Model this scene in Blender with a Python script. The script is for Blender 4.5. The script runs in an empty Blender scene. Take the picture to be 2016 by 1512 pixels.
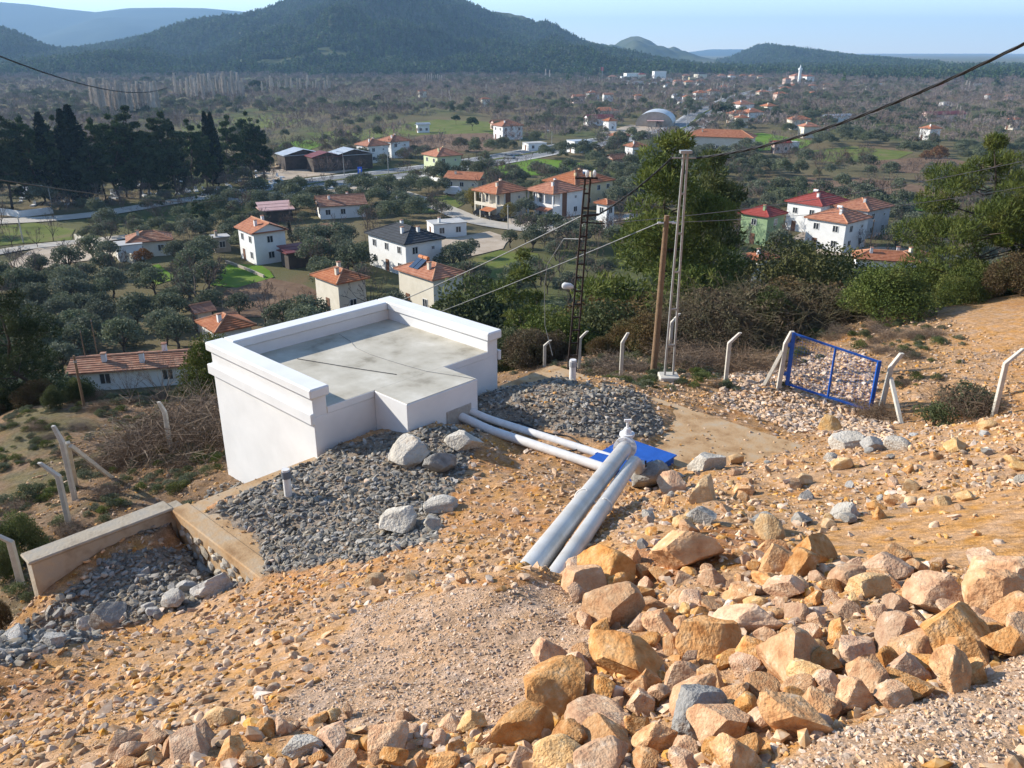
import bpy, math, random
import numpy as np
from mathutils import Vector, Matrix

# ---------------------------------------------------------------- camera, sky, sun, exposure
S = bpy.context.scene
C = S.collection
FPX = 1640.0
PITCH = math.atan(0.40)
HC = 36.0                                   # camera height over the plain
cam_d = bpy.data.cameras.new('camera')
cam = bpy.data.objects.new('camera', cam_d)
C.objects.link(cam)
cam.location = (0, 0, HC)
cam.rotation_euler = (math.pi / 2 - PITCH, 0, 0)
cam_d.sensor_width = 36.0
cam_d.lens = 36.0 * FPX / 2016.0
cam_d.clip_start = 0.1
cam_d.clip_end = 60000
S.camera = cam

SUN_EL = math.radians(26)
SUN_DIR = Vector((-0.955, 0.30, 0)).normalized()     # horizontal direction towards the sun
w = bpy.data.worlds.new('World')
S.world = w
w.use_nodes = True
nt = w.node_tree
bg = nt.nodes['Background']
sky = nt.nodes.new('ShaderNodeTexSky')
sky.sky_type = 'NISHITA'
sky.sun_disc = False
sky.sun_elevation = SUN_EL
sky.sun_rotation = math.atan2(SUN_DIR.x, SUN_DIR.y)
sky.altitude = 1200
sky.air_density = 1.0
sky.dust_density = 0.0
sky.ozone_density = 1.6
nt.links.new(sky.outputs[0], bg.inputs[0])
bg.inputs[1].default_value = 0.15
sd = bpy.data.lights.new('sun', 'SUN')
sd.energy = 5.0
sd.angle = math.radians(0.5)
sd.color = (1.0, 0.93, 0.82)
sun = bpy.data.objects.new('sun', sd)
C.objects.link(sun)
sv = Vector((SUN_DIR.x * math.cos(SUN_EL), SUN_DIR.y * math.cos(SUN_EL), math.sin(SUN_EL)))
sun.rotation_euler = sv.to_track_quat('Z', 'Y').to_euler()
sun.location = (-20, 10, 60)
S.view_settings.view_transform = 'Standard'
S.view_settings.look = 'None'
S.view_settings.gamma = 1.0
S.view_settings.use_curve_mapping = False
S.view_settings.exposure = 0.80
S.cycles.use_denoising = True
try:
    S.cycles.denoiser = 'OPENIMAGEDENOISE'
except Exception:
    pass
S.cycles.max_bounces = 6
S.cycles.diffuse_bounces = 3
S.cycles.transparent_max_bounces = 6
S.cycles.volume_bounces = 0

rng = np.random.default_rng(7)
random.seed(7)

# ---------------------------------------------------------------- helpers
cp, sp = math.cos(PITCH), math.sin(PITCH)
def ray(px, py):
    a = (px - 1008) / FPX
    b = -(py - 756) / FPX
    return np.array([a, cp + b * sp, -sp + b * cp])
def hit_z(px, py, z):
    d = ray(px, py)
    t = (z - HC) / d[2]
    return np.array([d[0] * t, d[1] * t, z])
def at_y(px, py, Y):
    d = ray(px, py)
    t = Y / d[1]
    return np.array([d[0] * t, Y, HC + d[2] * t])
def project(P):
    P = np.asarray(P, float)
    x, y, z = P[..., 0], P[..., 1], P[..., 2] - HC
    D = y * cp - z * sp
    U = y * sp + z * cp
    D = np.where(D < 0.05, 0.05, D)
    return 1008 + FPX * x / D, 756 - FPX * U / D, D

def smooth(a, b, x):
    t = np.clip((x - a) / (b - a), 0, 1)
    return t * t * (3 - 2 * t)
def _hash(ix, iy, s):
    h = (ix.astype(np.int64) * 374761393 + iy.astype(np.int64) * 668265263 + s * 974711) & 0xffffffff
    h = ((h ^ (h >> 13)) * 1274126177) & 0xffffffff
    return ((h ^ (h >> 16)) & 0xffff) / 65535.0
def vnoise(x, y, s=0):
    ix, iy = np.floor(x), np.floor(y)
    fx, fy = x - ix, y - iy
    fx = fx * fx * (3 - 2 * fx); fy = fy * fy * (3 - 2 * fy)
    a = _hash(ix, iy, s); b = _hash(ix + 1, iy, s); c = _hash(ix, iy + 1, s); d = _hash(ix + 1, iy + 1, s)
    return (a * (1 - fx) + b * fx) * (1 - fy) + (c * (1 - fx) + d * fx) * fy - 0.5
def fbm(x, y, o=4, s=0):
    r = 0; a = 1.0
    for k in range(o):
        r = r + a * vnoise(x, y, s + k)
        x = x * 2.03 + 11.3; y = y * 2.03 - 7.7; a *= 0.5
    return r
def inpoly(x, y, poly):
    x = np.asarray(x, float); y = np.asarray(y, float)
    r = np.zeros(x.shape, bool)
    n = len(poly); j = n - 1
    for i in range(n):
        xi, yi = poly[i]; xj, yj = poly[j]
        c = ((yi > y) != (yj > y)) & (x < (xj - xi) * (y - yi) / (yj - yi + 1e-12) + xi)
        r ^= c
        j = i
    return r

STOPW = {'the','a','an','and','in','of','at','with','by','on','to','from','beside','behind','under','below','left','right','over','near','its','just','between','next','half'}
def short(lab, n=8):
    w_ = lab.split()[:n]
    while w_ and w_[-1] in STOPW: w_.pop()
    return ' '.join(w_)
def put(o, parent=None):
    C.objects.link(o)
    if parent is not None:
        o.parent = parent
    return o
def tag(o, label=None, cat=None, group=None, kind=None):
    if label: o['label'] = label
    if cat: o['category'] = cat
    if group: o['group'] = group
    if kind: o['kind'] = kind
    return o
def empty(name, loc=(0, 0, 0), rz=0.0, label=None, cat=None, group=None):
    o = bpy.data.objects.new(name, None)
    o.empty_display_size = 0.3
    o.location = [float(c) for c in loc]
    o.rotation_euler = (0, 0, rz)
    put(o)
    return tag(o, label, cat, group)
def np_mesh(name, V, faces, mat=None, sm=False):
    """V (n,3); faces: list of int arrays (m,k) of equal k each"""
    me = bpy.data.meshes.new(name)
    V = np.asarray(V, np.float32)
    me.vertices.add(len(V))
    me.vertices.foreach_set('co', V.ravel())
    fl = [np.asarray(f, np.int32) for f in faces if len(f)]
    if fl:
        idx = np.concatenate([f.ravel() for f in fl])
        tot = np.concatenate([np.full(len(f), f.shape[1], np.int32) for f in fl])
        st = np.concatenate([[0], np.cumsum(tot)[:-1]]).astype(np.int32)
        me.loops.add(len(idx)); me.loops.foreach_set('vertex_index', idx)
        me.polygons.add(len(tot)); me.polygons.foreach_set('loop_start', st)
        me.polygons.foreach_set('use_smooth', np.full(len(tot), bool(sm)))
    me.update(calc_edges=True)
    if mat is not None:
        me.materials.append(mat)
    return me
def ob(name, me, parent=None, loc=None, rot=None, scale=None):
    o = bpy.data.objects.new(name, me)
    if loc is not None: o.location = [float(c) for c in loc]
    if rot is not None: o.rotation_euler = rot
    if scale is not None: o.scale = scale if hasattr(scale, '__len__') else (scale,) * 3
    return put(o, parent)

class MB:
    """collects simple solids into one mesh"""
    def __init__(s): s.v = []; s.q = []; s.t = []; s.n = 0
    def add(s, V, quads=(), tris=()):
        V = np.asarray(V, float)
        for q in quads: s.q.append([i + s.n for i in q])
        for t in tris: s.t.append([i + s.n for i in t])
        s.v.append(V); s.n += len(V)
        return s
    def box(s, x0, x1, y0, y1, z0, z1):
        return s.add([(x0,y0,z0),(x1,y0,z0),(x1,y1,z0),(x0,y1,z0),(x0,y0,z1),(x1,y0,z1),(x1,y1,z1),(x0,y1,z1)],
                     [(0,3,2,1),(4,5,6,7),(0,1,5,4),(1,2,6,5),(2,3,7,6),(3,0,4,7)])
    def prism(s, poly, z0, z1):
        n = len(poly)
        b = s.n
        V = [(p[0], p[1], z0) for p in poly] + [(p[0], p[1], z1) for p in poly]
        s.add(V, [(i, (i + 1) % n, n + (i + 1) % n, n + i) for i in range(n)])
        for i in range(1, n - 1):
            s.t.append([b + n, b + n + i, b + n + i + 1]); s.t.append([b, b + i + 1, b + i])
        return s
    def bar(s, a, b, w, h=None, up=(0, 0, 1)):
        """box beam from a to b, section w x h"""
        h = h or w
        a = Vector(a); b = Vector(b); d = (b - a).normalized()
        upv = Vector(up)
        if abs(d.dot(upv)) > 0.98: upv = Vector((0, 1, 0))
        r = d.cross(upv).normalized(); u = r.cross(d).normalized()
        V = []
        for p in (a, b):
            for i, j in ((-1,-1),(1,-1),(1,1),(-1,1)):
                V.append(p + r * (w / 2 * i) + u * (h / 2 * j))
        return s.add([tuple(q) for q in V], [(3,2,1,0),(4,5,6,7),(0,1,5,4),(1,2,6,5),(2,3,7,6),(3,0,4,7)])
    def tube(s, pts, r, n=10, cap=True):
        pts = [Vector(p) for p in pts]
        rr = r if hasattr(r, '__len__') else [r] * len(pts)
        V = []; prev = None
        for i, p in enumerate(pts):
            d = (pts[min(i + 1, len(pts) - 1)] - pts[max(i - 1, 0)]).normalized()
            if prev is None:
                upv = Vector((0, 0, 1)) if abs(d.z) < 0.95 else Vector((1, 0, 0))
                a = d.cross(upv).normalized()
            else:
                a = (prev - d * prev.dot(d)).normalized()
            prev = a
            b = d.cross(a)
            for k in range(n):
                t = 2 * math.pi * k / n
                V.append(tuple(p + a * (rr[i] * math.cos(t)) + b * (rr[i] * math.sin(t))))
        Q = []
        for i in range(len(pts) - 1):
            for k in range(n):
                Q.append((i * n + k, i * n + (k + 1) % n, (i + 1) * n + (k + 1) % n, (i + 1) * n + k))
        base = s.n
        s.add(V, Q)
        if cap:
            for k in range(1, n - 1):
                s.t.append([base, base + k + 1, base + k])
                e = base + (len(pts) - 1) * n
                s.t.append([e, e + k, e + k + 1])
        return s
    def mesh(s, name, mat=None, sm=False, bevel=0):
        me = np_mesh(name, np.concatenate(s.v) if s.v else np.zeros((0, 3)), [np.array(s.q).reshape(-1, 4), np.array(s.t).reshape(-1, 3)], mat, sm)
        if bevel:
            import bmesh
            bm = bmesh.new(); bm.from_mesh(me)
            bmesh.ops.bevel(bm, geom=bm.edges[:], offset=bevel, segments=1, affect='EDGES', clamp_overlap=True)
            bm.to_mesh(me); bm.free()
        return me
    def build(s, name, mat, parent=None, loc=None, rot=None, sm=False, bevel=0):
        return ob(name, s.mesh(name, mat, sm, bevel), parent, loc, rot)

def autosmooth(o, ang=40):
    me = o.data
    me.polygons.foreach_set('use_smooth', np.ones(len(me.polygons), bool))
    me.set_sharp_from_angle(angle=math.radians(ang))

# ---------------------------------------------------------------- materials
MATS = {}
def mat(name, cols, rough=0.8, metal=0.0, scale=4.0, detail=5.0, bump=0.0, bscale=None, rnd=0.0, coord='Object', spec=0.3, trans=0.0, stripe=None, contrast=0.35, dist=0.02):
    """procedural material: noise between colours, fine bump, per-object value shift"""
    if name in MATS: return MATS[name]
    m = bpy.data.materials.new(name); m.use_nodes = True
    N = m.node_tree.nodes; L = m.node_tree.links
    b = N['Principled BSDF']
    b.inputs['Roughness'].default_value = rough
    b.inputs['Metallic'].default_value = metal
    b.inputs['Specular IOR Level'].default_value = spec
    tc = N.new('ShaderNodeTexCoord')
    co = tc.outputs[coord]
    oi = N.new('ShaderNodeObjectInfo')
    if rnd:
        ad = N.new('ShaderNodeVectorMath'); ad.operation = 'MULTIPLY_ADD'
        cx = N.new('ShaderNodeCombineXYZ')
        L.new(oi.outputs['Random'], cx.inputs[0]); L.new(oi.outputs['Random'], cx.inputs[1])
        L.new(cx.outputs[0], ad.inputs[0]); ad.inputs[1].default_value = (57, 91, 0); L.new(co, ad.inputs[2])
        co = ad.outputs[0]
    nz = N.new('ShaderNodeTexNoise'); nz.inputs['Scale'].default_value = scale
    nz.inputs['Detail'].default_value = detail; nz.inputs['Roughness'].default_value = 0.6
    L.new(co, nz.inputs['Vector'])
    cr = N.new('ShaderNodeValToRGB')
    e = cr.color_ramp.elements
    n = len(cols)
    lo, hi = 0.5 - contrast / 2, 0.5 + contrast / 2
    while len(e) < n: e.new(0.5)
    for i, c in enumerate(cols):
        e[i].position = lo + (hi - lo) * (i / max(1, n - 1)) if n > 1 else 0.5
        e[i].color = (*c, 1)
    if n == 1:
        e[0].color = (*cols[0], 1); e[-1].color = (*cols[0], 1)
    L.new(nz.outputs['Fac'], cr.inputs[0])
    col = cr.outputs[0]
    if rnd:
        hs = N.new('ShaderNodeHueSaturation')
        mr = N.new('ShaderNodeMapRange'); mr.inputs[3].default_value = 1 - rnd; mr.inputs[4].default_value = 1 + rnd
        L.new(oi.outputs['Random'], mr.inputs[0]); L.new(mr.outputs[0], hs.inputs['Value'])
        m2 = N.new('ShaderNodeMath'); m2.operation = 'MULTIPLY'; m2.inputs[1].default_value = 7.31
        m3 = N.new('ShaderNodeMath'); m3.operation = 'FRACT'
        m4 = N.new('ShaderNodeMapRange'); m4.inputs[3].default_value = 1 - rnd * 1.1; m4.inputs[4].default_value = 1 + rnd * 0.5
        L.new(oi.outputs['Random'], m2.inputs[0]); L.new(m2.outputs[0], m3.inputs[0]); L.new(m3.outputs[0], m4.inputs[0])
        L.new(m4.outputs[0], hs.inputs['Saturation'])
        L.new(col, hs.inputs['Color']); col = hs.outputs[0]
    L.new(col, b.inputs['Base Color'])
    hsrc = None
    if bump:
        n2 = N.new('ShaderNodeTexNoise'); n2.inputs['Scale'].default_value = bscale or scale * 4
        n2.inputs['Detail'].default_value = 6; L.new(co, n2.inputs['Vector'])
        hsrc = n2.outputs['Fac']
    if stripe:
        wv = N.new('ShaderNodeTexWave'); wv.bands_direction = stripe[0]; wv.inputs['Scale'].default_value = stripe[1]
        wv.inputs['Distortion'].default_value = 0.3
        L.new(tc.outputs[coord], wv.inputs['Vector'])
        if hsrc is None: hsrc = wv.outputs['Fac']
        else:
            mx = N.new('ShaderNodeMath'); mx.operation = 'MULTIPLY_ADD'; mx.inputs[1].default_value = stripe[2]
            L.new(wv.outputs['Fac'], mx.inputs[0]); L.new(hsrc, mx.inputs[2]); hsrc = mx.outputs[0]
    if hsrc is not None:
        bp = N.new('ShaderNodeBump'); bp.inputs['Strength'].default_value = bump or 0.5
        bp.inputs['Distance'].default_value = dist
        L.new(hsrc, bp.inputs['Height']); L.new(bp.outputs[0], b.inputs['Normal'])
    if trans:
        tr = N.new('ShaderNodeBsdfTranslucent'); L.new(col, tr.inputs[0])
        mxs = N.new('ShaderNodeMixShader'); mxs.inputs[0].default_value = trans
        out = N['Material Output']
        L.new(b.outputs[0], mxs.inputs[1]); L.new(tr.outputs[0], mxs.inputs[2]); L.new(mxs.outputs[0], out.inputs['Surface'])
    MATS[name] = m
    return m
# ---------------------------------------------------------------- terrain
TANK_Z = HC - 8.0
c1 = hit_z(340, 1005, TANK_Z); c2 = hit_z(1090, 718, TANK_Z)
EB = (c2 - c1)[:2]; EB = EB / np.linalg.norm(EB)          # along the tank's valley edge, right and away
EA = np.array([EB[1], -EB[0]])                             # uphill, right and towards the camera
TANK_V = float(np.linalg.norm((c2 - c1)[:2]))
TANK_U = 9.0
def UV(u, v, z=None):
    p = c1[:2] + EA * u + EB * v
    return np.array([p[0], p[1], 0 if z is None else z])
def to_uv(x, y):
    dx, dy = x - c1[0], y - c1[1]
    return dx * EA[0] + dy * EA[1], dx * EB[0] + dy * EB[1]

class TPS:
    def __init__(s, P, lam=0.02):
        P = np.array(P, float); s.c = P[:, :2]; n = len(P)
        K = s.k(s.c[:, None], s.c[None]) + lam * np.eye(n)
        Q = np.hstack([np.ones((n, 1)), s.c])
        A = np.block([[K, Q], [Q.T, np.zeros((3, 3))]])
        s.w = np.linalg.solve(A, np.concatenate([P[:, 2], np.zeros(3)]))
    @staticmethod
    def k(a, b):
        r2 = ((a - b) ** 2).sum(-1)
        return 0.5 * r2 * np.log(r2 + 1e-9)
    def __call__(s, x, y):
        sh = x.shape; P = np.stack([x.ravel(), y.ravel()], 1)
        out = np.empty(len(P))
        for i in range(0, len(P), 20000):
            q = P[i:i + 20000]
            out[i:i + 20000] = s.k(q[:, None], s.c[None]) @ s.w[:-3] + s.w[-3] + q @ s.w[-2:]
        return out.reshape(sh)
def px_pts(L): return [(*hit_z(a, b, HC - d)[:2], d) for a, b, d in L]
def uv_pts(L): return [(*UV(u, v)[:2], d) for u, v, d in L]

UP = [(0,0,2.3),(-3,0,2.7),(3,0,2.1),(0,-3,1.7),(-6,-2,3.4),(7,-1,1.6),(-10,2,5.6),(12,4,2.6)]
UP += px_pts([(1008,1512,3.85),(600,1512,4.1),(200,1512,4.5),(0,1512,4.9),(0,1400,6.2),(0,1300,7.4),(300,1300,6.3),(500,1300,5.4),
  (750,1300,4.75),(1008,1300,4.5),(1250,1300,4.2),(1500,1300,3.95),(1800,1300,3.6),(2016,1300,3.35),(1500,1500,3.15),(1850,1500,2.9),
  (500,1210,6.9),(750,1180,5.95),(900,1150,5.6),(1040,1135,5.32),(1150,1160,5.0),(1150,1050,6.1),(1000,1060,6.5),(1000,980,7.25),(1100,960,7.2),
  (1250,1060,5.35),(1350,1060,5.0),(1600,1060,5.1),(1850,1060,4.7),(2016,1060,4.4),(1320,980,6.35),(1500,980,6.2),(1750,960,5.9),(2016,930,5.3),
  (1420,930,7.5),(1600,905,7.3),(1750,880,7.15),(1900,845,6.9),(2016,815,6.5),(800,1080,7.0),(650,1100,7.55),(530,1140,7.9)])
UP += uv_pts([(.5,.6,8.0),(.6,2.2,7.88),(.5,9.5,7.97),(.5,10.5,8.05),(1.6,4.0,7.62),(1.8,5.6,7.52),(1.6,7.6,7.6),(2,2,7.8),(2.5,.7,7.9),(3.5,2,7.65),
  (3.4,4.5,7.55),(3.0,8.3,7.5),(2.2,9.6,7.65),(4.2,9.6,7.9),(5.4,10.2,8.13),(6.4,9.8,8.13),(5.5,8.6,8.13),(4.8,7.4,7.85),(4.0,10.7,8.05),
  (0.3,-.6,8.1),(1.0,-1.0,8.35),(2.0,-1.2,8.4),(0.3,-2.2,8.5),(1.5,-2.4,8.8),(3.0,-1.0,8.2),(2.5,-3.5,9.3)])
UP += px_pts([(1548,762,8.75),(1712,815,9.0),(1780,838,8.75),(1955,818,8.35),(1620,800,8.95),(1500,790,8.8),(1400,770,8.9),(1320,745,8.85),(1250,750,9.0),(1450,830,8.35),
  (1560,850,8.4),(1650,840,8.6),(1700,700,8.9),(1800,690,8.6),(1930,640,8.25),(2016,620,8.1),(2016,700,8.1),(1900,740,8.3),(1600,700,9.3),(1430,735,9.3),(1220,735,9.4),(2100,760,7.8)])
LO = px_pts([(433,930,9.95),(335,892,10.4),(148,985,10.3),(135,1035,10.05),(0,850,11.2),(0,930,10.9),(200,830,11.1),(400,830,11.0),(60,1120,9.6),(90,1215,9.05),(20,1260,9.2),(-80,1200,10.2),
  (-150,950,12.0),(0,1100,10.3)])
LO += uv_pts([(-.5,-1.5,9.8),(-.5,1,9.8),(-.4,3,9.75),(-4.4,3,10.0),(-4.4,8.6,10.9),(-.5,9,10.0),(-.5,10.8,9.6),(-2,12,10.4),(-3,-1,10.2)])
LO += px_pts([(1548,745,9.0),(1430,735,9.35),(1220,735,9.5),(1320,735,9.05),(1700,690,8.95),(2016,620,8.1),(1930,640,8.3),(1080,700,10.3)])
UP += px_pts([(930,835,7.86),(1000,870,7.92),(1080,898,7.96),(1150,922,7.98),(1000,845,7.85),(1100,880,7.9),(1200,935,7.98),(1240,960,7.9)])
_bt, _bb = at_y(1229, 884, 14.6), at_y(1008, 1150, 7.25)
for _k, _o in ((.2,.75),(.4,.55),(.55,.42),(.7,.32),(.85,.22),(.97,-.12),(1.1,-.3)):
    _q = _bt + (_bb - _bt) * _k
    UP += [(_q[0] + .1, _q[1], HC - _q[2] + _o)]
UP = [p for p in UP if not (6.9 < p[2] < 7.7 and abs(p[0] - .2) < .4 and abs(p[1] - 13.5) < .5)]
T_UP, T_LO = TPS(UP), TPS(LO)

def far_drop(x, y):
    r = y - 0.10 * np.maximum(0, x) + 0.22 * np.maximum(0, -x)
    lin = 10.2 + 0.43 * (r - 22) + 1.6 * fbm(x / 22., y / 22., 3, 40)
    k = 5.0
    return -k * np.log(np.exp(-np.clip(lin, -50, 200) / k) + math.exp(-36.0 / k)) 
def Hd(x, y):
    """drop below the camera"""
    x = np.asarray(x, float); y = np.asarray(y, float)
    out = far_drop(x, y)
    near = (np.abs(x) < 48) & (y < 52) & (y > -12)
    if near.any():
        xn, yn = x[near], y[near]
        u, v = to_uv(xn, yn)
        up = T_UP(xn, yn); lo = T_LO(xn, yn)
        st = np.interp(u, [-.3, 0, .4, .9, 1.6, 2.4, 3.1], [.05, .25, .6, .8, .75, .4, 0]) * np.exp(np.minimum(v, 0) / .7) * (u > -.5)
        up = up + st * (1 - smooth(.04, .34, v))
        wd = np.maximum(0, np.maximum(-2.6 - v, v - TANK_V))
        a = np.where(v < 0, -.32, .03) - wd * 0.7
        b = np.where(v < 0, -.06, .34) + wd * 0.9
        T = smooth(a, b, u)
        nd = lo * (1 - T) + up * T
        hole = (u > -4.3) & (u < .1) & (v > 3.0) & (v < 8.6)
        # hand over to the hillside
        q = smooth(26, 36, yn + 0.30 * np.maximum(0, xn - 6) * 0 - 0.18 * np.maximum(0, xn)) 
        q = np.maximum(q, smooth(16, 30, -xn)); q = np.maximum(q, smooth(22, 40, xn) * smooth(-5, 25, yn))
        behind = smooth(-2, -10, yn)
        nd = nd * (1 - behind) + (1.7 - 0.12 * np.maximum(0, -xn) * -1) * behind
        out[near] = nd * (1 - q) + out[near] * q
    b2 = (y <= -12) | ((y < 20) & (np.abs(x) >= 48))
    out = np.where((y < -6), np.minimum(out, 30), out)
    return out
def Hz(x, y):
    x = np.atleast_1d(np.asarray(x, float)); y = np.atleast_1d(np.asarray(y, float))
    return HC - Hd(x, y)
def hz(x, y): return float(Hz([x], [y])[0])
_ts = np.geomspace(2.5, 9000, 2600)
def ground(px, py):
    """where the sight line through a photo pixel meets the terrain"""
    d = ray(px, py)
    P = d[None] * _ts[:, None]
    below = (P[:, 2] + HC) < Hz(P[:, 0], P[:, 1])
    k = int(np.argmax(below))
    if not below.any(): return at_y(px, py, 4000)
    a, b = _ts[max(k - 1, 0)], _ts[k]
    for _ in range(18):
        m = (a + b) / 2
        q = d * m
        if q[2] + HC < hz(q[0], q[1]): b = m
        else: a = m
    q = d * b
    return np.array([q[0], q[1], hz(q[0], q[1])])

def axis(lo, hi, step, far_lo, far_hi, g=1.07):
    c = list(np.arange(lo, hi + 1e-6, step))
    a = []; s = step; p = lo
    while p > far_lo: s *= g; p -= s; a.append(p)
    b = []; s = step; p = c[-1]
    while p < far_hi: s *= g; p += s; b.append(p)
    return np.array(a[::-1] + c + b)
gx = axis(-11, 13, .085, -9000, 9000)
gy = axis(2.2, 25, .085, -300, 12000)
X, Y = np.meshgrid(gx, gy)
Z = Hz(X, Y)
ZBASE = Z.copy()
def Hz(x, y):
    x = np.atleast_1d(np.asarray(x, float)); y = np.atleast_1d(np.asarray(y, float))
    i = np.clip(np.searchsorted(gx, x) - 1, 0, len(gx) - 2); j = np.clip(np.searchsorted(gy, y) - 1, 0, len(gy) - 2)
    fx = np.clip((x - gx[i]) / (gx[i + 1] - gx[i]), 0, 1); fy = np.clip((y - gy[j]) / (gy[j + 1] - gy[j]), 0, 1)
    return (ZBASE[j, i] * (1 - fx) + ZBASE[j, i + 1] * fx) * (1 - fy) + (ZBASE[j + 1, i] * (1 - fx) + ZBASE[j + 1, i + 1] * fx) * fy

# soil zones, outlined on the photograph and laid on the ground there
Z_GREY = [[(410,1015),(560,905),(640,885),(800,845),(960,850),(900,960),(860,1080),(640,1120),(520,1135)],
          [(935,770),(1080,735),(1260,775),(1320,850),(1190,880),(1100,850),(940,835)],
          [(90,1195),(200,1110),(330,1080),(500,1140),(330,1200),(60,1300),(-60,1330),(-60,1290)],
          [(230,1040),(440,950),(640,885),(640,905),(420,985),(290,1060)]]
Z_PINK = [[(520,1420),(640,1330),(700,1190),(960,1145),(1190,1150),(1210,1250),(1130,1400),(960,1430),(700,1440)],
          [(1480,1520),(1740,1400),(1960,1320),(2030,1240),(2030,1520)]]
Z_SAND = [[(1540,1070),(1750,1010),(2030,955),(2030,1110),(1700,1120)], [(1840,690),(1930,640),(2030,615),(2030,690)]]
Z_RED = [[(1230,1080),(1420,1040),(1560,1060),(1480,1130),(1300,1140)]]
Z_CONC = [[(1280,920),(1395,815),(1560,868),(1480,890)]]
def zone(px, py, polys):
    r = np.zeros(np.shape(px), bool)
    for p in polys: r |= inpoly(px, py, p)
    return r

PX, PY, PD = project(np.stack([X, Y, Z], -1))
nearw = np.clip(1 - (PD - 20) / 20, 0, 1) * (np.abs(X) < 20)
sandm = zone(PX, PY, Z_SAND) & (PD < 40)
rough = np.where(sandm, .25, 1.0)
Z += nearw * rough * (0.10 * fbm(X / .9, Y / .9, 3, 1) + 0.05 * fbm(X / .22, Y / .22, 3, 5))

nx, ny = len(gx), len(gy)
I = np.arange(nx * ny).reshape(ny, nx)
quads = np.stack([I[:-1, :-1], I[:-1, 1:], I[1:, 1:], I[1:, :-1]], -1).reshape(-1, 4)

def col(c): return np.array(c)
ORANGE, PINK, GREY, SAND, BROWN, GRASS, RED, DRY = (col(c) for c in (
    (.42,.235,.105), (.42,.27,.165), (.24,.185,.135), (.46,.25,.105), (.20,.125,.07), (.085,.10,.032), (.36,.16,.06), (.14,.115,.058)))
soil = np.empty(X.shape + (3,))
n1 = fbm(X / 1.6, Y / 1.6, 4, 21); n2 = fbm(X / 40., Y / 40., 4, 25); n3 = fbm(X / 9., Y / 9., 3, 29)
def mixc(a, b, t): return a + (b - a) * t[..., None]
u_, v_ = to_uv(X, Y)
soil[:] = ORANGE
soil = mixc(soil, np.broadcast_to(RED, soil.shape), smooth(.05, .45, n1) * .6)
soil = mixc(soil, np.broadcast_to(PINK, soil.shape), smooth(.05, .4, -n1) * .5)
jx, jy = PX + 26 * n1, PY + 22 * fbm(X / .7, Y / .7, 3, 33)
for zs, cc in ((Z_GREY, GREY), (Z_PINK, PINK), (Z_SAND, SAND), (Z_RED, RED)):
    mk = zone(jx, jy, zs) & (PD < 40)
    soil[mk] = cc
low = smooth(.3, -.3, u_) * (PD < 60)
lowc = mixc(np.broadcast_to(BROWN, soil.shape), np.broadcast_to(DRY, soil.shape), smooth(-.1, .3, n1))
lowc = mixc(lowc, np.broadcast_to(ORANGE * .75, soil.shape), smooth(.12, .5, n3))
soil = mixc(soil, lowc, low * (X < 6))
brownr = smooth(820, 700, PY) * (X > 2) * (PD > 17) * (PD < 40) * (PX < 1560)
soil = mixc(soil, lowc, brownr * .8)
br2 = smooth(770, 700, PY + 40 * n1) * smooth(1500, 1560, PX) * smooth(1900, 1830, PX + 60 * n1) * (PD > 17) * (PD < 45) * smooth(.5, -.2, n1)
soil = mixc(soil, lowc * 1.25, br2 * .85)
# hillside and plain
plain = mixc(np.broadcast_to(GRASS, soil.shape), np.broadcast_to(DRY, soil.shape), smooth(-.35, .25, n2))
plain = mixc(plain, np.broadcast_to(BROWN * .8, soil.shape), smooth(.05, .5, n3) * .7)
soil = mixc(soil, plain, smooth(28, 42, Y + .15 * np.abs(X)))
me = np_mesh('ground', np.stack([X, Y, Z], -1).reshape(-1, 3), [quads], None, True)
at = me.color_attributes.new('soil', 'FLOAT_COLOR', 'POINT')
at.data.foreach_set('color', np.concatenate([soil, np.ones(X.shape + (1,))], -1).astype(np.float32).ravel())

gm = bpy.data.materials.new('ground_soil'); gm.use_nodes = True
N = gm.node_tree.nodes; L = gm.node_tree.links
b = N['Principled BSDF']; b.inputs['Roughness'].default_value = .95; b.inputs['Specular IOR Level'].default_value = .1
an = N.new('ShaderNodeAttribute'); an.attribute_name = 'soil'
geo = N.new('ShaderNodeNewGeometry')
def gnoise(sc, det=6):
    q = N.new('ShaderNodeTexNoise'); q.inputs['Scale'].default_value = sc; q.inputs['Detail'].default_value = min(det, 4)
    q.inputs['Roughness'].default_value = .65; L.new(geo.outputs['Position'], q.inputs['Vector']); return q.outputs['Fac']
def mrange(src, a, b_, c_, d_):
    q = N.new('ShaderNodeMapRange'); L.new(src, q.inputs[0])
    for i, vv in enumerate((a, b_, c_, d_)): q.inputs[1 + i].default_value = vv
    return q.outputs[0]
m1 = N.new('ShaderNodeMath'); m1.operation = 'MULTIPLY'
L.new(mrange(gnoise(9), .3, .7, .62, 1.38), m1.inputs[0]); L.new(mrange(gnoise(45, 3), .3, .7, .7, 1.3), m1.inputs[1])
hs = N.new('ShaderNodeHueSaturation'); L.new(an.outputs['Color'], hs.inputs['Color']); L.new(m1.outputs[0], hs.inputs['Value'])
L.new(mrange(gnoise(3), .3, .7, .8, 1.15), hs.inputs['Saturation'])
L.new(hs.outputs[0], b.inputs['Base Color'])
bp = N.new('ShaderNodeBump'); bp.inputs['Strength'].default_value = .8; bp.inputs['Distance'].default_value = .03
L.new(gnoise(38, 8), bp.inputs['Height']); L.new(bp.outputs[0], b.inputs['Normal'])
me.materials.append(gm)
g = ob('ground', me); tag(g, kind='structure')
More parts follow.
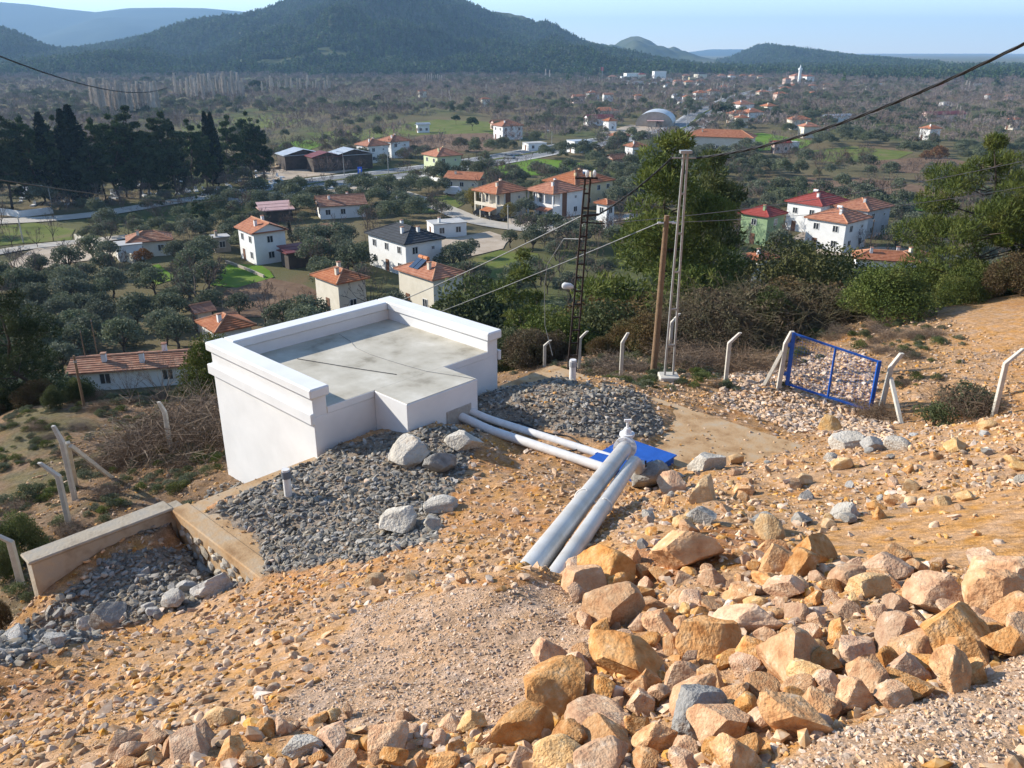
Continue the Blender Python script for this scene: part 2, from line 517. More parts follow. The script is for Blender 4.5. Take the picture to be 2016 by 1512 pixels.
# ---------------------------------------------------------------- the valve house, tank and pipes
M_WHITE = mat('white_paint', [(.66,.66,.65),(.74,.74,.73)], .7, scale=1.2, bump=.12, bscale=30, dist=.01)
M_CONC = mat('roof_concrete', [(.25,.225,.17),(.42,.385,.31),(.49,.455,.375),(.58,.545,.465)], .9, scale=1.1, detail=11, contrast=.42, bump=.25, bscale=25, dist=.008)
M_TANK = mat('stained_concrete', [(.30,.17,.075),(.45,.29,.15),(.43,.34,.235)], .9, scale=2.2, detail=8, bump=.4, bscale=22)
M_POST = mat('post_concrete', [(.42,.39,.33),(.55,.51,.44)], .9, scale=6, bump=.3)
M_STONE = mat('wall_stone', [(.33,.29,.23),(.5,.45,.37),(.42,.33,.22)], .9, scale=5, bump=.5, rnd=.25)
M_STEEL = mat('galvanised_steel', [(.48,.44,.39),(.55,.52,.48),(.60,.58,.55)], .38, .2, scale=2, bump=.05)
M_PIPEW = mat('whitewashed_pipe', [(.62,.60,.57),(.74,.72,.69)], .5, .0, scale=6, bump=.1)
M_BLUE = mat('blue_paint', [(.012,.075,.33),(.018,.10,.42)], .45, scale=5, bump=.1)
M_DARK = mat('black_rubber', [(.02,.02,.02),(.035,.035,.035)], .6)
ZP = HC - 6.40           # parapet top
ZR = HC - 6.90           # roof
U0, U1, V0, V1 = -4.1, .15, 3.1, 8.5
ROTL = math.atan2(EA[1], EA[0])       # local x = u, local y = v
def site_empty(name, u, v, z, **k):
    p = UV(u, v)
    return empty(name, (p[0], p[1], z), ROTL, **k)

vh = site_empty('valve_house', 0, 0, 0, label='white painted flat roofed concrete valve house set into the rubble slope', cat='building')
def vh_part(name, mb, m, bevel=.012, parent=vh):
    return mb.build(name, m, parent, bevel=bevel)
# walls: solid block below roof level
vh_part('wall', MB().box(U0, U1, V0, V1, HC - 11.4, ZR - .16), M_WHITE, .01)
# bands and parapets run round three sides; 0.2 m thick
t = .34; o1 = .085
def ring(z0, z1, out, inn):
    mb = MB()
    mb.box(U0 - out, U1 + out, V0 - out, V0 + t + inn, z0, z1)            # left wall side
    mb.box(U0 - out, U0 + t + inn, V0 + t + inn, V1 - t - inn, z0, z1)   # valley side
    mb.box(U0 - out, U1 + out, V1 - t - inn, V1 + out, z0, z1)
    return mb
vh_part('parapet', ring(ZR - .16 + .16 * 0, ZP - .22, -.003, -.003), M_WHITE, .008)
vh_part('parapet_cap', ring(ZP - .22, ZP, o1, .05), M_WHITE, .03)
def outer_band(z0, z1, out):
    mb = MB()
    mb.box(U0 - out, U1 + .045, V0 - out, V0 - .0035, z0, z1)
    mb.box(U0 - out, U0 - .0035, V0 - .0035, V1 + .0035, z0, z1)
    mb.box(U0 - out, U1 + .045, V1 + .0035, V1 + out, z0, z1)
    return mb
vh_part('cornice_band', outer_band(ZP - .80, ZP - .55, .095), M_WHITE, .015)
# roof slab with its stepped-out bay on the uphill side
rs = MB()
rs.box(U0 + t - .01, U1 - .004, V0 + t - .01, V1 - t + .01, ZR - .15, ZR)
roof = vh_part('roof', rs, M_CONC, .006)
vh_part('bay_wall', MB().box(U1 + .003, 1.28, 4.66, 6.72, HC - 8.6, ZR - .012), M_WHITE, .012)
vh_part('bay_roof', MB().box(U1 - .002, 1.262, 4.68, 6.70, ZR - .010, ZR + .002), M_CONC, .004)
vh_part('roof_edge', MB().box(U1 - .003, U1 + .012, V0 + t, 4.655, ZR - .155, ZR - .004), M_WHITE, .003)
vh_part('roof_edge', MB().box(U1 - .003, U1 + .012, 6.725, V1 - t, ZR - .155, ZR - .004), M_WHITE, .003)
# repaired patch of render round the pipes
vh_part('wall_patch', MB().box(1.275, 1.30, 5.75, 6.50, HC - 7.85, HC - 7.42), mat('raw_render', [(.3,.28,.25),(.42,.40,.36)], .95, scale=8, bump=.6), .01)

# covered water tank
tk = site_empty('water_tank', 0, 0, 0, label='buried concrete water tank, stained slab edges showing through the rubble', cat='water tank')
MB().box(0, TANK_U, 0.02, TANK_V, HC - 10.6, TANK_Z).build('slab', M_TANK, tk, bevel=.02)
def facing_stones(parent, v_face, u0, u1, z0, z1, n, seed):
    r = random.Random(seed); placed = []
    base = []
    for k in range(6):
        import bmesh
        bm = bmesh.new(); bmesh.ops.create_icosphere(bm, subdivisions=1, radius=1)
        for vv in bm.verts:
            vv.co *= r.uniform(.82, 1.1)
            for ax in range(3): vv.co[ax] = max(-.85, min(.85, vv.co[ax]))
        m_ = bpy.data.meshes.new('stone'); bm.to_mesh(m_); bm.free(); m_.materials.append(M_STONE); base.append(m_)
    tries = 0
    while len(placed) < n and tries < 4000:
        tries += 1
        u = r.uniform(u0, u1); z = r.uniform(z0, z1); s = r.uniform(.09, .19)
        if any((u - a) ** 2 + ((z - b_) * 1.25) ** 2 < (s + c_) ** 2 * .8 for a, b_, c_ in placed): continue
        placed.append((u, z, s))
        o = ob('stone', r.choice(base), parent, (u, v_face - .005, z), (r.uniform(-.3, .3), r.uniform(-.6, .6), r.uniform(-.3, .3)), (s * 1.05, .05, s * .85))
facing_stones(tk, 0.02, .25, 3.1, TANK_Z - 1.15, TANK_Z - .22, 48, 3)
MB().box(-.03, 3.9, -.03, .33, TANK_Z - .16, TANK_Z + .035).build('coping', M_TANK, tk, bevel=.02)

ww = site_empty('retaining_wall', 0, 0, 0, label='grey concrete wing wall running left from the buried tank corner', cat='wall')
M_WING = mat('weathered_concrete', [(.27,.22,.16),(.38,.32,.24),(.33,.30,.25)], .95, scale=2.5, detail=9, bump=.6, bscale=18)
MB().box(-.36, -.02, -2.45, .25, HC - 10.6, TANK_Z - .005).build('wall', M_WING, ww, bevel=.025)
MB().box(-.40, .02, -2.5, .02, TANK_Z - .004, TANK_Z + .055).build('coping', M_WING, ww, bevel=.02)

# grey vent pipes with mushroom caps
def vent(px, py, drop, hgt, r, cap_mat, lab, stem_mat):
    p = hit_z(px, py, HC - drop)
    z0 = hz(p[0], p[1]) - .15
    e = empty('vent_pipe', (p[0], p[1], z0), 0, label=lab, cat='vent pipe', group=None)
    h_ = hgt + .15
    MB().tube([(0, 0, 0), (0, 0, h_ - .12)], r, 16).build('stem', stem_mat, e, sm=False)
    autosmooth(e.children[0])
    prof = [(0, .0), (1.45, .0), (1.62, .10), (1.62, .2), (1.3, .34), (.7, .42), (.02, .45)]
    mb = MB()
    mb.tube([(0, 0, h_ - .16 + b_ * .55) for a, b_ in prof], [max(a * r, .004) for a, b_ in prof], 16)
    q = mb.build('cap', cap_mat, e); autosmooth(q, 60)
    MB().tube([(0, 0, h_ - .30), (0, 0, h_ - .16)], r * 1.18, 16).build('collar', cap_mat, e)
    return e
vent(567, 968, 7.80, .68, .075, mat('blue_grey_cap', [(.09,.11,.14),(.15,.17,.2)], .5, scale=8), 'vent pipe with shiny dark blue grey cap rising from the dark rubble', M_PIPEW)
vent(1127, 748, 7.85, .66, .085, mat('zinc_cap', [(.33,.33,.33),(.42,.42,.42)], .6, scale=8), 'white vent pipe with pale grey mushroom cap by the black lattice pole', M_PIPEW)

# water pipes
def pipe(name, pts, r, m, lab, n=18):
    e = empty(name, pts[0], 0, label=lab, cat='pipe')
    o = Vector(pts[0])
    # soften the corners
    P = [Vector(p) - o for p in pts]
    path = [P[0]]
    for i in range(1, len(P) - 1):
        a = (P[i - 1] - P[i]).normalized(); b_ = (P[i + 1] - P[i]).normalized(); d = min(r * 2.4, (P[i - 1] - P[i]).length * .4, (P[i + 1] - P[i]).length * .4)
        for k in range(7):
            s = k / 6
            path.append((P[i] + a * d) * (1 - s) ** 2 + P[i] * 2 * s * (1 - s) + (P[i] + b_ * d) * s ** 2)
    path.append(P[-1])
    q = MB().tube(path, r, n).build('pipe', m, e); autosmooth(q, 50)
    return e
zt = TANK_Z
face = UV(1.29, 6.0); jn = hit_z(1196, 918, zt + .28)
pa = hit_z(885, 812, zt + .32); pb = hit_z(908, 803, zt + .42)
endL = hit_z(1225, 868, zt + .75)
def px_z(a, b_, d): return tuple(hit_z(a, b_, HC - d))
big_top = at_y(1229, 884, 14.6); big_bot = at_y(1008, 1150, 7.25)
sm_top = at_y(1250, 905, 14.2); sm_bot = at_y(1072, 1150, 7.1)
big_bot[2] -= .12; sm_bot[2] -= .12
d_ = (big_bot - big_top); big_bot2 = big_bot + d_ * .12
e1 = pipe('steel_water_pipe', [tuple(big_top), tuple(big_bot2)], .15, M_STEEL, 'thick steel water pipe ending at the white flanged valve')
d_ = (sm_bot - sm_top)
low_ = sm_top + np.array([.32, .30, -.75])
e2 = pipe('steel_water_pipe', [tuple(low_), tuple(sm_top), tuple(sm_bot + d_ * .12)], .115, M_STEEL, 'thinner steel water pipe elbowing down beside the blue hatch')
bt = Vector(big_top)
ax = Vector(big_top - big_bot).normalized()
# flange and valve on the thick pipe
va = empty('gate_valve', tuple(bt + ax * .02), 0, label='white flanged gate valve on the end of the thick pipe', cat='valve')
M_VALVE = mat('white_valve_paint', [(.62,.60,.58),(.78,.77,.75)], .5, scale=14, bump=.3, bscale=40)
fl = MB().tube([(0,0,0), tuple(ax * .05)], .225, 20).tube([tuple(ax * .07), tuple(ax * .12)], .225, 20); q = fl.build('flange', M_VALVE, va); autosmooth(q, 40)
for k in range(8):
    a = 2 * math.pi * k / 8
    r_ = ax.cross(Vector((0, 0, 1))).normalized(); u_ = r_.cross(ax)
    c_ = (r_ * math.cos(a) + u_ * math.sin(a)) * .19
    MB().tube([tuple(c_ - ax * .02), tuple(c_ + ax * .14)], .017, 6).build('bolt', M_STEEL, va)
bd = MB().tube([tuple(ax * .12), tuple(ax * .2), tuple(ax * .33), tuple(ax * .42)], [.15, .185, .185, .13], 18)
q = bd.build('valve_body', M_VALVE, va); autosmooth(q, 50)
cz = ax * .27
bn = MB().tube([tuple(cz), tuple(cz + Vector((0,0,.24)))], .11, 14).tube([tuple(cz + Vector((0,0,.24))), tuple(cz + Vector((0,0,.29)))], .15, 14).tube([tuple(cz + Vector((0,0,.29))), tuple(cz + Vector((0,0,.40)))], [.10, .06], 12).tube([tuple(cz + Vector((0,0,.38))), tuple(cz + Vector((0,0,.56)))], .028, 8)
q = bn.build('bonnet', M_VALVE, va); autosmooth(q, 40)
MB().bar(tuple(cz + Vector((-.07,0,.56))), tuple(cz + Vector((.07,0,.56))), .045).build('spindle_cap', M_VALVE, va)
# thin steel rod between the pipes
# whitewashed pipes from the valve house to the junction
jA = hit_z(1200, 925, zt + .14); jB = hit_z(1215, 905, zt + .14)
pipe('white_water_pipe', [tuple(hit_z(878, 806, zt + .40)), tuple(hit_z(962, 846, zt + .2)), tuple(jA)], .10, M_PIPEW, 'white water pipe from the valve house, lower of the pair, with boulders beside it')
pipe('white_water_pipe', [tuple(hit_z(899, 797, zt + .46)), tuple(hit_z(960, 824, zt + .24)), tuple(jB)], .085, M_PIPEW, 'slimmer white water pipe from the valve house alongside a black hose')
# welded cross piece with bracket
br = empty('pipe_bracket', tuple(big_top + np.array([.16,-.3,-.28])), 0, label='small grey steel bracket and valve block joining the two sloping pipes', cat='bracket')
MB().box(-.02, .26, -.05, .05, -.05, .05).build('bridge_pipe', M_STEEL, br)
MB().box(.02, .2, -.09, .09, .05, .15).build('clamp', M_STEEL, br, bevel=.01)
MB().tube([(.22,0,-.45), (.22,0,.18)], .018, 6).build('rod', M_DARK, br)
# cord ties round the pipes
tie_m = mat('white_cord', [(.7,.68,.63),(.8,.78,.72)], .9)
def tie(tfrac):
    ce = Vector(big_top + (big_bot - big_top) * tfrac); ce2 = Vector(sm_top + (sm_bot - sm_top) * tfrac)
    r_ = ax.cross(Vector((0,0,1))).normalized(); u_ = r_.cross(ax)
    pts = []
    for k in range(15):
        a = -math.pi / 2 + math.pi * k / 14 + math.pi
        pts.append(ce + r_ * math.cos(a) * .162 + u_ * math.sin(a) * .162)
    for k in range(15):
        a = math.pi / 2 - math.pi * k / 14
        pts.append(ce2 + r_ * math.cos(a) * .127 + u_ * math.sin(a) * .127)
    pts.append(pts[0])
    o = pts[0].copy()
    q = MB().tube([tuple(p - o) for p in pts], .009, 5, cap=False).build('cord_tie', tie_m, None, tuple(o))
    return q
tag(tie(.50), 'white cord tied round both sloping steel pipes', 'cord')
# blue hatch
hp = hit_z(1247, 898, zt + .22)
hb = empty('access_hatch', (hp[0], hp[1], zt - .02), ROTL + .04, label='bright blue painted steel access hatch behind the flanged valve', cat='hatch')
MB().box(-.6, .6, -.62, .62, 0, .19).build('frame', M_BLUE, hb, bevel=.008)
MB().box(-.65, .64, -.66, -.012, .205, .235).build('lid', M_BLUE, hb, bevel=.006)
MB().box(-.65, .64, .012, .66, .205, .235).build('lid', M_BLUE, hb, bevel=.006)
for vv in (-.35, .35):
    MB().tube([(-.665, vv - .06, .22), (-.665, vv + .06, .22)], .018, 8).build('hinge', M_BLUE, hb)
MB().bar((.40, -.08, .26), (.40, .08, .26), .02).bar((.40,-.08,.23),(.40,-.08,.265),.02).bar((.40,.08,.23),(.40,.08,.265),.02).build('handle', M_BLUE, hb)
# black hose
def hose(name, pix, m, r, lab, cat='hose', lift=.03):
    P = []
    for a, b_ in pix:
        q = ground(a, b_); P.append(Vector((q[0], q[1], q[2] + lift + r)))
    pts = []
    for i in range(len(P) - 1):
        p0 = P[max(i-1,0)]; p1 = P[i]; p2 = P[i+1]; p3 = P[min(i+2,len(P)-1)]
        for k in range(6):
            s = k / 6
            pts.append(.5*((2*p1)+(p2-p0)*s+(2*p0-5*p1+4*p2-p3)*s*s+(3*p1-p0-3*p2+p3)*s**3))
    pts.append(P[-1]); o = pts[0].copy()
    q = MB().tube([tuple(p - o) for p in pts], r, 6).build(name, m, None, tuple(o)); autosmooth(q, 60)
    return tag(q, lab, cat)
hose('hose', [(1000,833),(1030,838),(1075,856),(1115,862),(1135,872),(1144,884),(1120,892),(1080,880)], M_DARK, .018, 'black hose looping over the rubble beside the slim white pipe')
# thin cables lying on the roof
def roof_cable(pix, r, lab, m):
    P = [hit_z(a, b_, ZR + r + .006) for a, b_ in pix]; o = P[0]
    q = MB().tube([tuple(p - o) for p in P], r, 5).build('roof_cable', m, None, tuple(o)); tag(q, lab, 'cable')
M_CABLE = mat('cable_grey', [(.16,.16,.16),(.24,.24,.24)], .6)
roof_cable([(585,706),(640,715),(700,725),(760,734),(781,737)], .008, 'straight dark cable lying across the concrete roof', M_DARK)
roof_cable([(668,658),(690,672),(700,684),(730,698),(780,714),(840,731),(900,740),(934,746)], .005, 'thin curled wire lying across the concrete roof to its far edge', M_CABLE)

# concrete fence posts with bent tops
def post(px, py, drop, h, lean=(0, 0), arm=(0.25, 0), lab='', brace=None, on_ground=True, w=.105):
    p = hit_z(px, py, HC - drop); z = hz(p[0], p[1])
    p = ground(px, py) if on_ground else p
    z = p[2]
    e = empty('fence_post', (p[0], p[1], z - .1), 0, label=lab, cat='fence post', group='concrete fence posts')
    top = Vector((lean[0], lean[1], h * .8 + .1)); tip = top + Vector((arm[0], arm[1], h * .2))
    mb = MB()
    pts = [Vector((0, 0, -.15)), top, tip]
    V = []
    for i, q in enumerate(pts):
        ww_ = w if i < 2 else w * .8
        for a, b_ in ((-1,-1),(1,-1),(1,1),(-1,1)): V.append((q.x + a * ww_ / 2, q.y + b_ * ww_ / 2, q.z))
    Q = [(3,2,1,0),(8,9,10,11)]
    for i in (0, 1):
        for k in range(4): Q.append((i*4+k, i*4+(k+1)%4, i*4+4+(k+1)%4, i*4+4+k))
    mb.add(V, Q); mb.build('shaft', M_POST, e, bevel=.008)
    for f in (.3, .6, .85):
        c_ = top * f
        MB().tube([(c_.x, c_.y - w * .56, c_.z), (c_.x, c_.y + w * .56, c_.z)], .007, 5).build('wire_eye', M_STEEL, e)
    return e
def brace(a, b_, lab):
    a = Vector(a); b_ = Vector(b_)
    q = MB().bar((0,0,0), tuple(b_ - a), .095, .095).build('brace_post', M_POST, None, tuple(a), bevel=.008)
    return tag(q, lab, 'brace post')
post(338, 892, 10.4, 1.55, arm=(-.12, .0), lab='bent topped concrete fence post beside the white wall and dry brush')
P1 = post(148, 985, 10.3, 2.0, arm=(-.16, .05), lab='tall concrete fence post with two leaning braces left of the white wall')
P2 = post(137, 1036, 10.05, 1.62, arm=(-.35, .0), lab='concrete fence post with sharply bent top by the end of the wing wall')
b0 = ground(148, 960); b1 = ground(288, 966)
brace((P1.location.x + .12, P1.location.y + .1, P1.location.z + 1.55), tuple(ground(226, 940) - np.array([0,0,.1])), 'concrete brace leaning from the tall post toward the white wall')
brace((P1.location.x + .05, P1.location.y + .14, P1.location.z + 1.62), tuple(ground(150, 958) - np.array([0,0,.15])), 'short upright concrete brace standing behind the tall post')
post(42, 1150, 9.5, 1.2, arm=(-.3, -.05), lab='low concrete fence post leaning out over the green shrub below the wall')
for (a, b_, d, h, ar, lb) in [(1072,722,10.2,1.0,(.2,0),'short concrete fence post just right of the white building'),
        (1140,726,10.0,1.35,(.24,.0),'concrete fence post between the pale vent cap and the wooden pole'),
        (1222,745,9.4,1.45,(.16,.05),'concrete fence post standing alone left of the wooden pole'),
        (1318,700,9.2,1.5,(.25,.05),'concrete fence post half hidden behind the galvanised lattice pole'),
        (1428,755,9.2,1.55,(.28,.0),'concrete fence post between the lattice pole and the blue gate'),
        (1956,820,8.35,1.75,(.38,.06),'concrete fence post with bent top at the edge of the right rubble bank')]:
    post(a, b_, d, h, arm=ar, lab=lb)
# blue gate
def gz(px, py, d): return Vector(hit_z(px, py, HC - d))
gl = gz(1549, 762, 8.72); gr = gz(1712, 814, 9.02)
ghl = Vector((0.02, 0, 1.55)); 
gt = empty('gate', tuple(gl), 0, label='blue metal gate with wire mesh, tilted between two concrete posts', cat='gate')
a0 = Vector((0,0,.06)); a1 = Vector((.0,0,1.60)); b0_ = gr - gl + Vector((0,0,.06)); b1_ = gr - gl + Vector((0.02,0,1.50))
up_ = (b0_ - a0).cross(Vector((0,0,1)))
MB().bar(a0, a1, .10, .07).build('stile', M_BLUE, gt, bevel=.006)
MB().bar(b0_, b1_, .10, .07).build('stile', M_BLUE, gt, bevel=.006)
MB().bar(a1 - Vector((0,0,.03)), b1_ - Vector((0,0,.03)), .05, .055).build('top_rail', M_BLUE, gt, bevel=.005)
MB().bar(a0 + Vector((0,0,.03)), b0_ + Vector((0,0,.03)), .05, .055).build('bottom_rail', M_BLUE, gt, bevel=.005)
mid0 = (a0 + b0_) / 2; mid1 = (a1 + b1_) / 2
MB().bar(mid0, mid1, .05, .05).build('mullion', M_BLUE, gt, bevel=.005)
mb = MB()
nW = 26
for k in range(1, nW):
    s = k / nW
    p = a0.lerp(b0_, s); q = a1.lerp(b1_, s)
    mb.bar(p, q, .0038, .0038)
for k in range(1, 17):
    s = k / 17
    mb.bar(a0.lerp(a1, s), b0_.lerp(b1_, s), .0038, .0038)
mb.build('wire_mesh', M_BLUE, gt)
for z_ in (.35, 1.2):
    MB().box(-.12, -.03, -.03, .03, z_, z_ + .1).build('hinge', M_BLUE, gt)
def post_at(P, h, arm, lab, lean=(0,0)):
    e = empty('fence_post', tuple(P - Vector((0,0,.1))), 0, label=lab, cat='fence post', group='concrete fence posts')
    pts = [Vector((0,0,-.3)), Vector((lean[0],lean[1],h*.78+.1)), Vector((lean[0]+arm[0],lean[1]+arm[1],h+.1))]
    V = []
    for i, q in enumerate(pts):
        for a, b_ in ((-1,-1),(1,-1),(1,1),(-1,1)): V.append((q.x+a*.055, q.y+b_*.055, q.z))
    Q = [(3,2,1,0),(8,9,10,11)]
    for i in (0,1):
        for k in range(4): Q.append((i*4+k, i*4+(k+1)%4, i*4+4+(k+1)%4, i*4+4+k))
    MB().add(V, Q).build('shaft', M_POST, e, bevel=.008)
    for f in (.35, .65):
        c_ = pts[1] * f
        MB().tube([(c_.x, c_.y - .06, c_.z), (c_.x, c_.y + .06, c_.z)], .007, 5).build('wire_eye', M_STEEL, e)
    return e
pl = gl + Vector((-.22, .05, 0)); pr = gr + Vector((.24, -.02, 0))
post_at(pl, 1.62, (.14, 0), 'concrete post that carries the hinged left stile of the blue gate', (.05, 0))
post_at(pr, 1.72, (.22, 0), 'concrete post at the latch end of the blue gate', (.10, 0))
brace(tuple(pl + Vector((.0,0,1.05))), tuple(Vector(ground(1503, 758)) - Vector((0,0,.08))), 'concrete brace propping the hinge post of the blue gate')
brace(tuple(pr + Vector((.12,-.05,1.05))), tuple(Vector(ground(1777, 836)) - Vector((0,0,.08))), 'concrete brace propping the latch post of the blue gate')
# ---------------------------------------------------------------- rocks and rubble
def ico(sub):
    import bmesh
    bm = bmesh.new(); bmesh.ops.create_icosphere(bm, subdivisions=sub, radius=1)
    V = np.array([v.co[:] for v in bm.verts]); Fc = np.array([[v.index for v in f.verts] for f in bm.faces]); bm.free()
    return V, Fc
ICO = {k: ico(k) for k in (1, 2, 4)}
def noise3(V, f, s):
    return (fbm(V[:, 0] * f + V[:, 2] * 1.7 * f + s, V[:, 1] * f - V[:, 2] * f * .8 + s, 3, int(s)) + fbm(V[:, 1] * f + 3.1 + s, V[:, 2] * f + s, 3, int(s) + 9)) * .5
def rock_mesh(name, sub, seed, m, cuts=11, flat=.72, rough=.05, squash=(1, .8, .68)):
    r = np.random.default_rng(seed)
    V, Fc = ICO[sub]; V = V.copy()
    if sub > 2: V *= (1 + .16 * noise3(V, 1.3, seed % 50))[:, None]
    for _ in range(cuts):
        n = r.normal(size=3); n /= np.linalg.norm(n)
        d = r.uniform(.42, .80) if sub > 2 else r.uniform(.28, .62)
        over = np.maximum(0, V @ n - d)
        V -= n * (over * .96)[:, None]
    if sub > 2:
        q = noise3(V, 2.6, seed % 37) * rough * 1.8 + noise3(V, 8, seed % 31) * rough * .7
        V *= (1 + q)[:, None]
    V = V * np.array(squash) * r.uniform(.85, 1.15, 3)
    V /= np.abs(V).max()
    me = np_mesh(name, V, [Fc], m, sub > 2)
    if sub > 2: me.set_sharp_from_angle(angle=math.radians(28))
    return me
M_ROCK = mat('tan_limestone', [(.26,.095,.032),(.45,.22,.085),(.53,.31,.145),(.66,.50,.34)], .9, scale=2.2, detail=8, bump=.5, bscale=9, rnd=.22, dist=.05, contrast=.5)
M_ROCKP = mat('pale_limestone', [(.27,.235,.19),(.39,.35,.29),(.48,.44,.375),(.37,.27,.17)], .9, scale=1.2, detail=8, bump=.7, bscale=8, rnd=.12, dist=.06, contrast=.5)
M_ROCKG = mat('grey_limestone', [(.17,.155,.135),(.27,.25,.22),(.37,.345,.305),(.33,.22,.13)], .9, scale=2.5, detail=8, bump=.6, bscale=9, rnd=.3, dist=.05, contrast=.5)
M_ROCKY = mat('yellow_limestone', [(.44,.235,.085),(.54,.335,.145),(.62,.47,.27)], .9, scale=2.2, detail=8, bump=.5, bscale=9, rnd=.15, dist=.05, contrast=.45)
M_PEB_O = mat('ochre_gravel', [(.34,.15,.045),(.48,.27,.105),(.57,.40,.23)], .95, scale=1.1, detail=4, rnd=.34)
M_PEB_P = mat('pinkish_gravel', [(.38,.22,.115),(.49,.33,.205),(.60,.47,.34)], .95, scale=1.1, detail=4, rnd=.3)
M_PEB_G = mat('grey_gravel', [(.14,.125,.105),(.23,.21,.175),(.33,.26,.175)], .95, scale=1.1, detail=4, rnd=.50)
RM = {}
for key, m in (('t', M_ROCK), ('p', M_ROCKP), ('g', M_ROCKG), ('y', M_ROCKY)):
    RM[key] = [rock_mesh('rock', 4, 100 + 17 * k + ord(key), m, cuts=8 + k % 4, rough=.09 if key in 'pg' else .07) for k in range(9 if key == 't' else 4)]
rocks = []
def place_rock(p, s, key, lab, group, sink=.28, name='rock', rs=None, rot=None, mesh=None, cat='rock'):
    r = rs or random
    me = mesh or r.choice(RM[key])
    o = ob(name, me, None, (p[0], p[1], p[2] + s * (.55 - sink)), rot or (r.uniform(-.5, .5), r.uniform(-.5, .5), r.uniform(0, 6.28)), (s * r.uniform(.85, 1.15), s * r.uniform(.85, 1.15), s * r.uniform(.8, 1.05)))
    tag(o, lab, cat, group)
    rocks.append((p[0], p[1], s))
    return o
R = random.Random(11)
BOULD = []
TONE = {'t': 'tan', 'y': 'yellowish', 'p': 'pale', 'g': 'grey'}
def rock_label(P, s, k):
    d, l = min(((P[0] - x) ** 2 + (P[1] - y) ** 2, l) for x, y, l in BOULD)
    sz = 'large' if s > .2 else 'middling' if s > .14 else 'small'
    return f'{sz} {TONE[k]} angular rock lying near the {short(l, 8)}'
# boulders one can pick out, by where they lie: pixel x, pixel y of the centre, half width in pixels
for (a, b_, hw, key, lab) in [
    (812, 890, 44, 'p', 'large pale grey pitted boulder in front of the white bay wall'),
    (868, 915, 35, 'g', 'rounded grey brown boulder wedged against the large pale boulder'),
    (914, 868, 34, 'p', 'grey tan boulder lying just below the white pipe'),
    (783, 1025, 43, 'p', 'broad whitish boulder alone at the edge of the dark rubble'),
    (866, 998, 32, 'p', 'knobbly whitish boulder standing on end in the rubble'),
    (850, 1030, 22, 'p', 'low white stone at the foot of the knobbly whitish boulder'),
    (1282, 938, 44, 'g', 'dark grey flat sided block beside the blue hatch'),
    (1390, 912, 40, 'p', 'pale grey boulder at the edge of the exposed concrete slab'),
    (1664, 872, 38, 'p', 'largest grey white boulder below the blue gate'),
    (1720, 876, 23, 'g', 'middle grey boulder of three below the blue gate brace'),
    (1764, 876, 23, 'p', 'small pale boulder under the brace of the blue gate'),
    (1386, 972, 38, 'y', 'squarish yellow stone right of the steel pipes'),
    (1322, 960, 34, 't', 'rusty orange rock beside the dark flat sided block'),
    (1630, 840, 26, 'y', 'ochre rock lying behind the largest grey white boulder'),
    (428, 1148, 42, 'g', 'dark grey boulder at the end of the tank wall coping'),
    (215, 1212, 36, 'g', 'angular dark grey rock in the strip below the wing wall'),
    (345, 1180, 26, 'g', 'flat grey rock in the strip of dark stones'),
    (110, 1260, 28, 'g', 'low pale grey rock at the lower end of the dark stone strip'),
    (738, 1148, 24, 'y', 'bright yellow stone lying left of the pipe ends'),
    (812, 1140, 16, 'y', 'small golden stone near the bright yellow stone'),
    (915, 1140, 20, 't', 'rusty stone just left of the buried pipe end'),
    (440, 1412, 38, 'y', 'tan slab shaped stone alone on the left gravel'),
    (655, 1446, 52, 't', 'dark brown pointed rock standing upright in the gravel'),
    (760, 1452, 46, 't', 'lumpy red brown rock beside the pointed upright rock'),
    (590, 1470, 40, 'p', 'pale faced rock left of the pointed upright rock'),
    (262, 1480, 42, 't', 'dark rusty boulder in the loose gravel at the left'),
    (1082, 1290, 44, 't', 'smooth tan rock half sunk in the pink gravel mound'),
    (1130, 1212, 20, 't', 'small red brown rock on the pink gravel mound'),
    (1240, 1290, 96, 't', 'biggest flat tan boulder of the heap, with a broken pale edge'),
    (1160, 1402, 68, 't', 'pale tan boulder at the front of the heap'),
    (1195, 1130, 60, 't', 'rusty round boulder right of the buried pipe ends'),
    (1575, 1118, 48, 't', 'tan boulder streaked with white in the middle of the heap'),
    (1672, 1140, 46, 't', 'long tan slab leaning beside the white streaked boulder'),
    (1718, 1160, 42, 'y', 'pale yellow boulder with a dark side in the heap'),
    (1592, 1325, 48, 'y', 'golden angular boulder low in the heap'),
    (1770, 1250, 56, 't', 'wide tan boulder with a grey patch in the heap'),
    (1900, 1280, 50, 't', 'brown lumpy boulder at the right edge of the heap'),
    (1960, 1175, 74, 't', 'very large cream veined boulder at the right end of the heap'),
    (1392, 1262, 60, 't', 'blocky tan boulder left of the golden boulder'),
    (1480, 1220, 70, 't', 'long sloping tan boulder in the upper heap'),
    (1370, 1400, 64, 'g', 'grey faced slab jutting from the lower heap'),
    (1295, 1448, 50, 't', 'pointed tan boulder below the grey faced slab'),
    (1580, 1410, 78, 't', 'broad tan boulder at the lower edge of the heap'),
    (1680, 1372, 44, 't', 'wedge shaped tan boulder beside the fine gravel'),
    (1340, 1085, 74, 't', 'big crumbling red orange boulder above the heap'),
    (1770, 1095, 30, 't', 'thin brown slab standing on edge at the top of the heap')]:
    P = ground(a, b_ + hw * .35); BOULD.append((P[0], P[1], lab))
    D = project(P)[2]
    s = hw * D / FPX
    place_rock(P, s * 1.08, key, lab, 'boulders on the site', sink=.2, rs=R, name='boulder', cat='boulder')
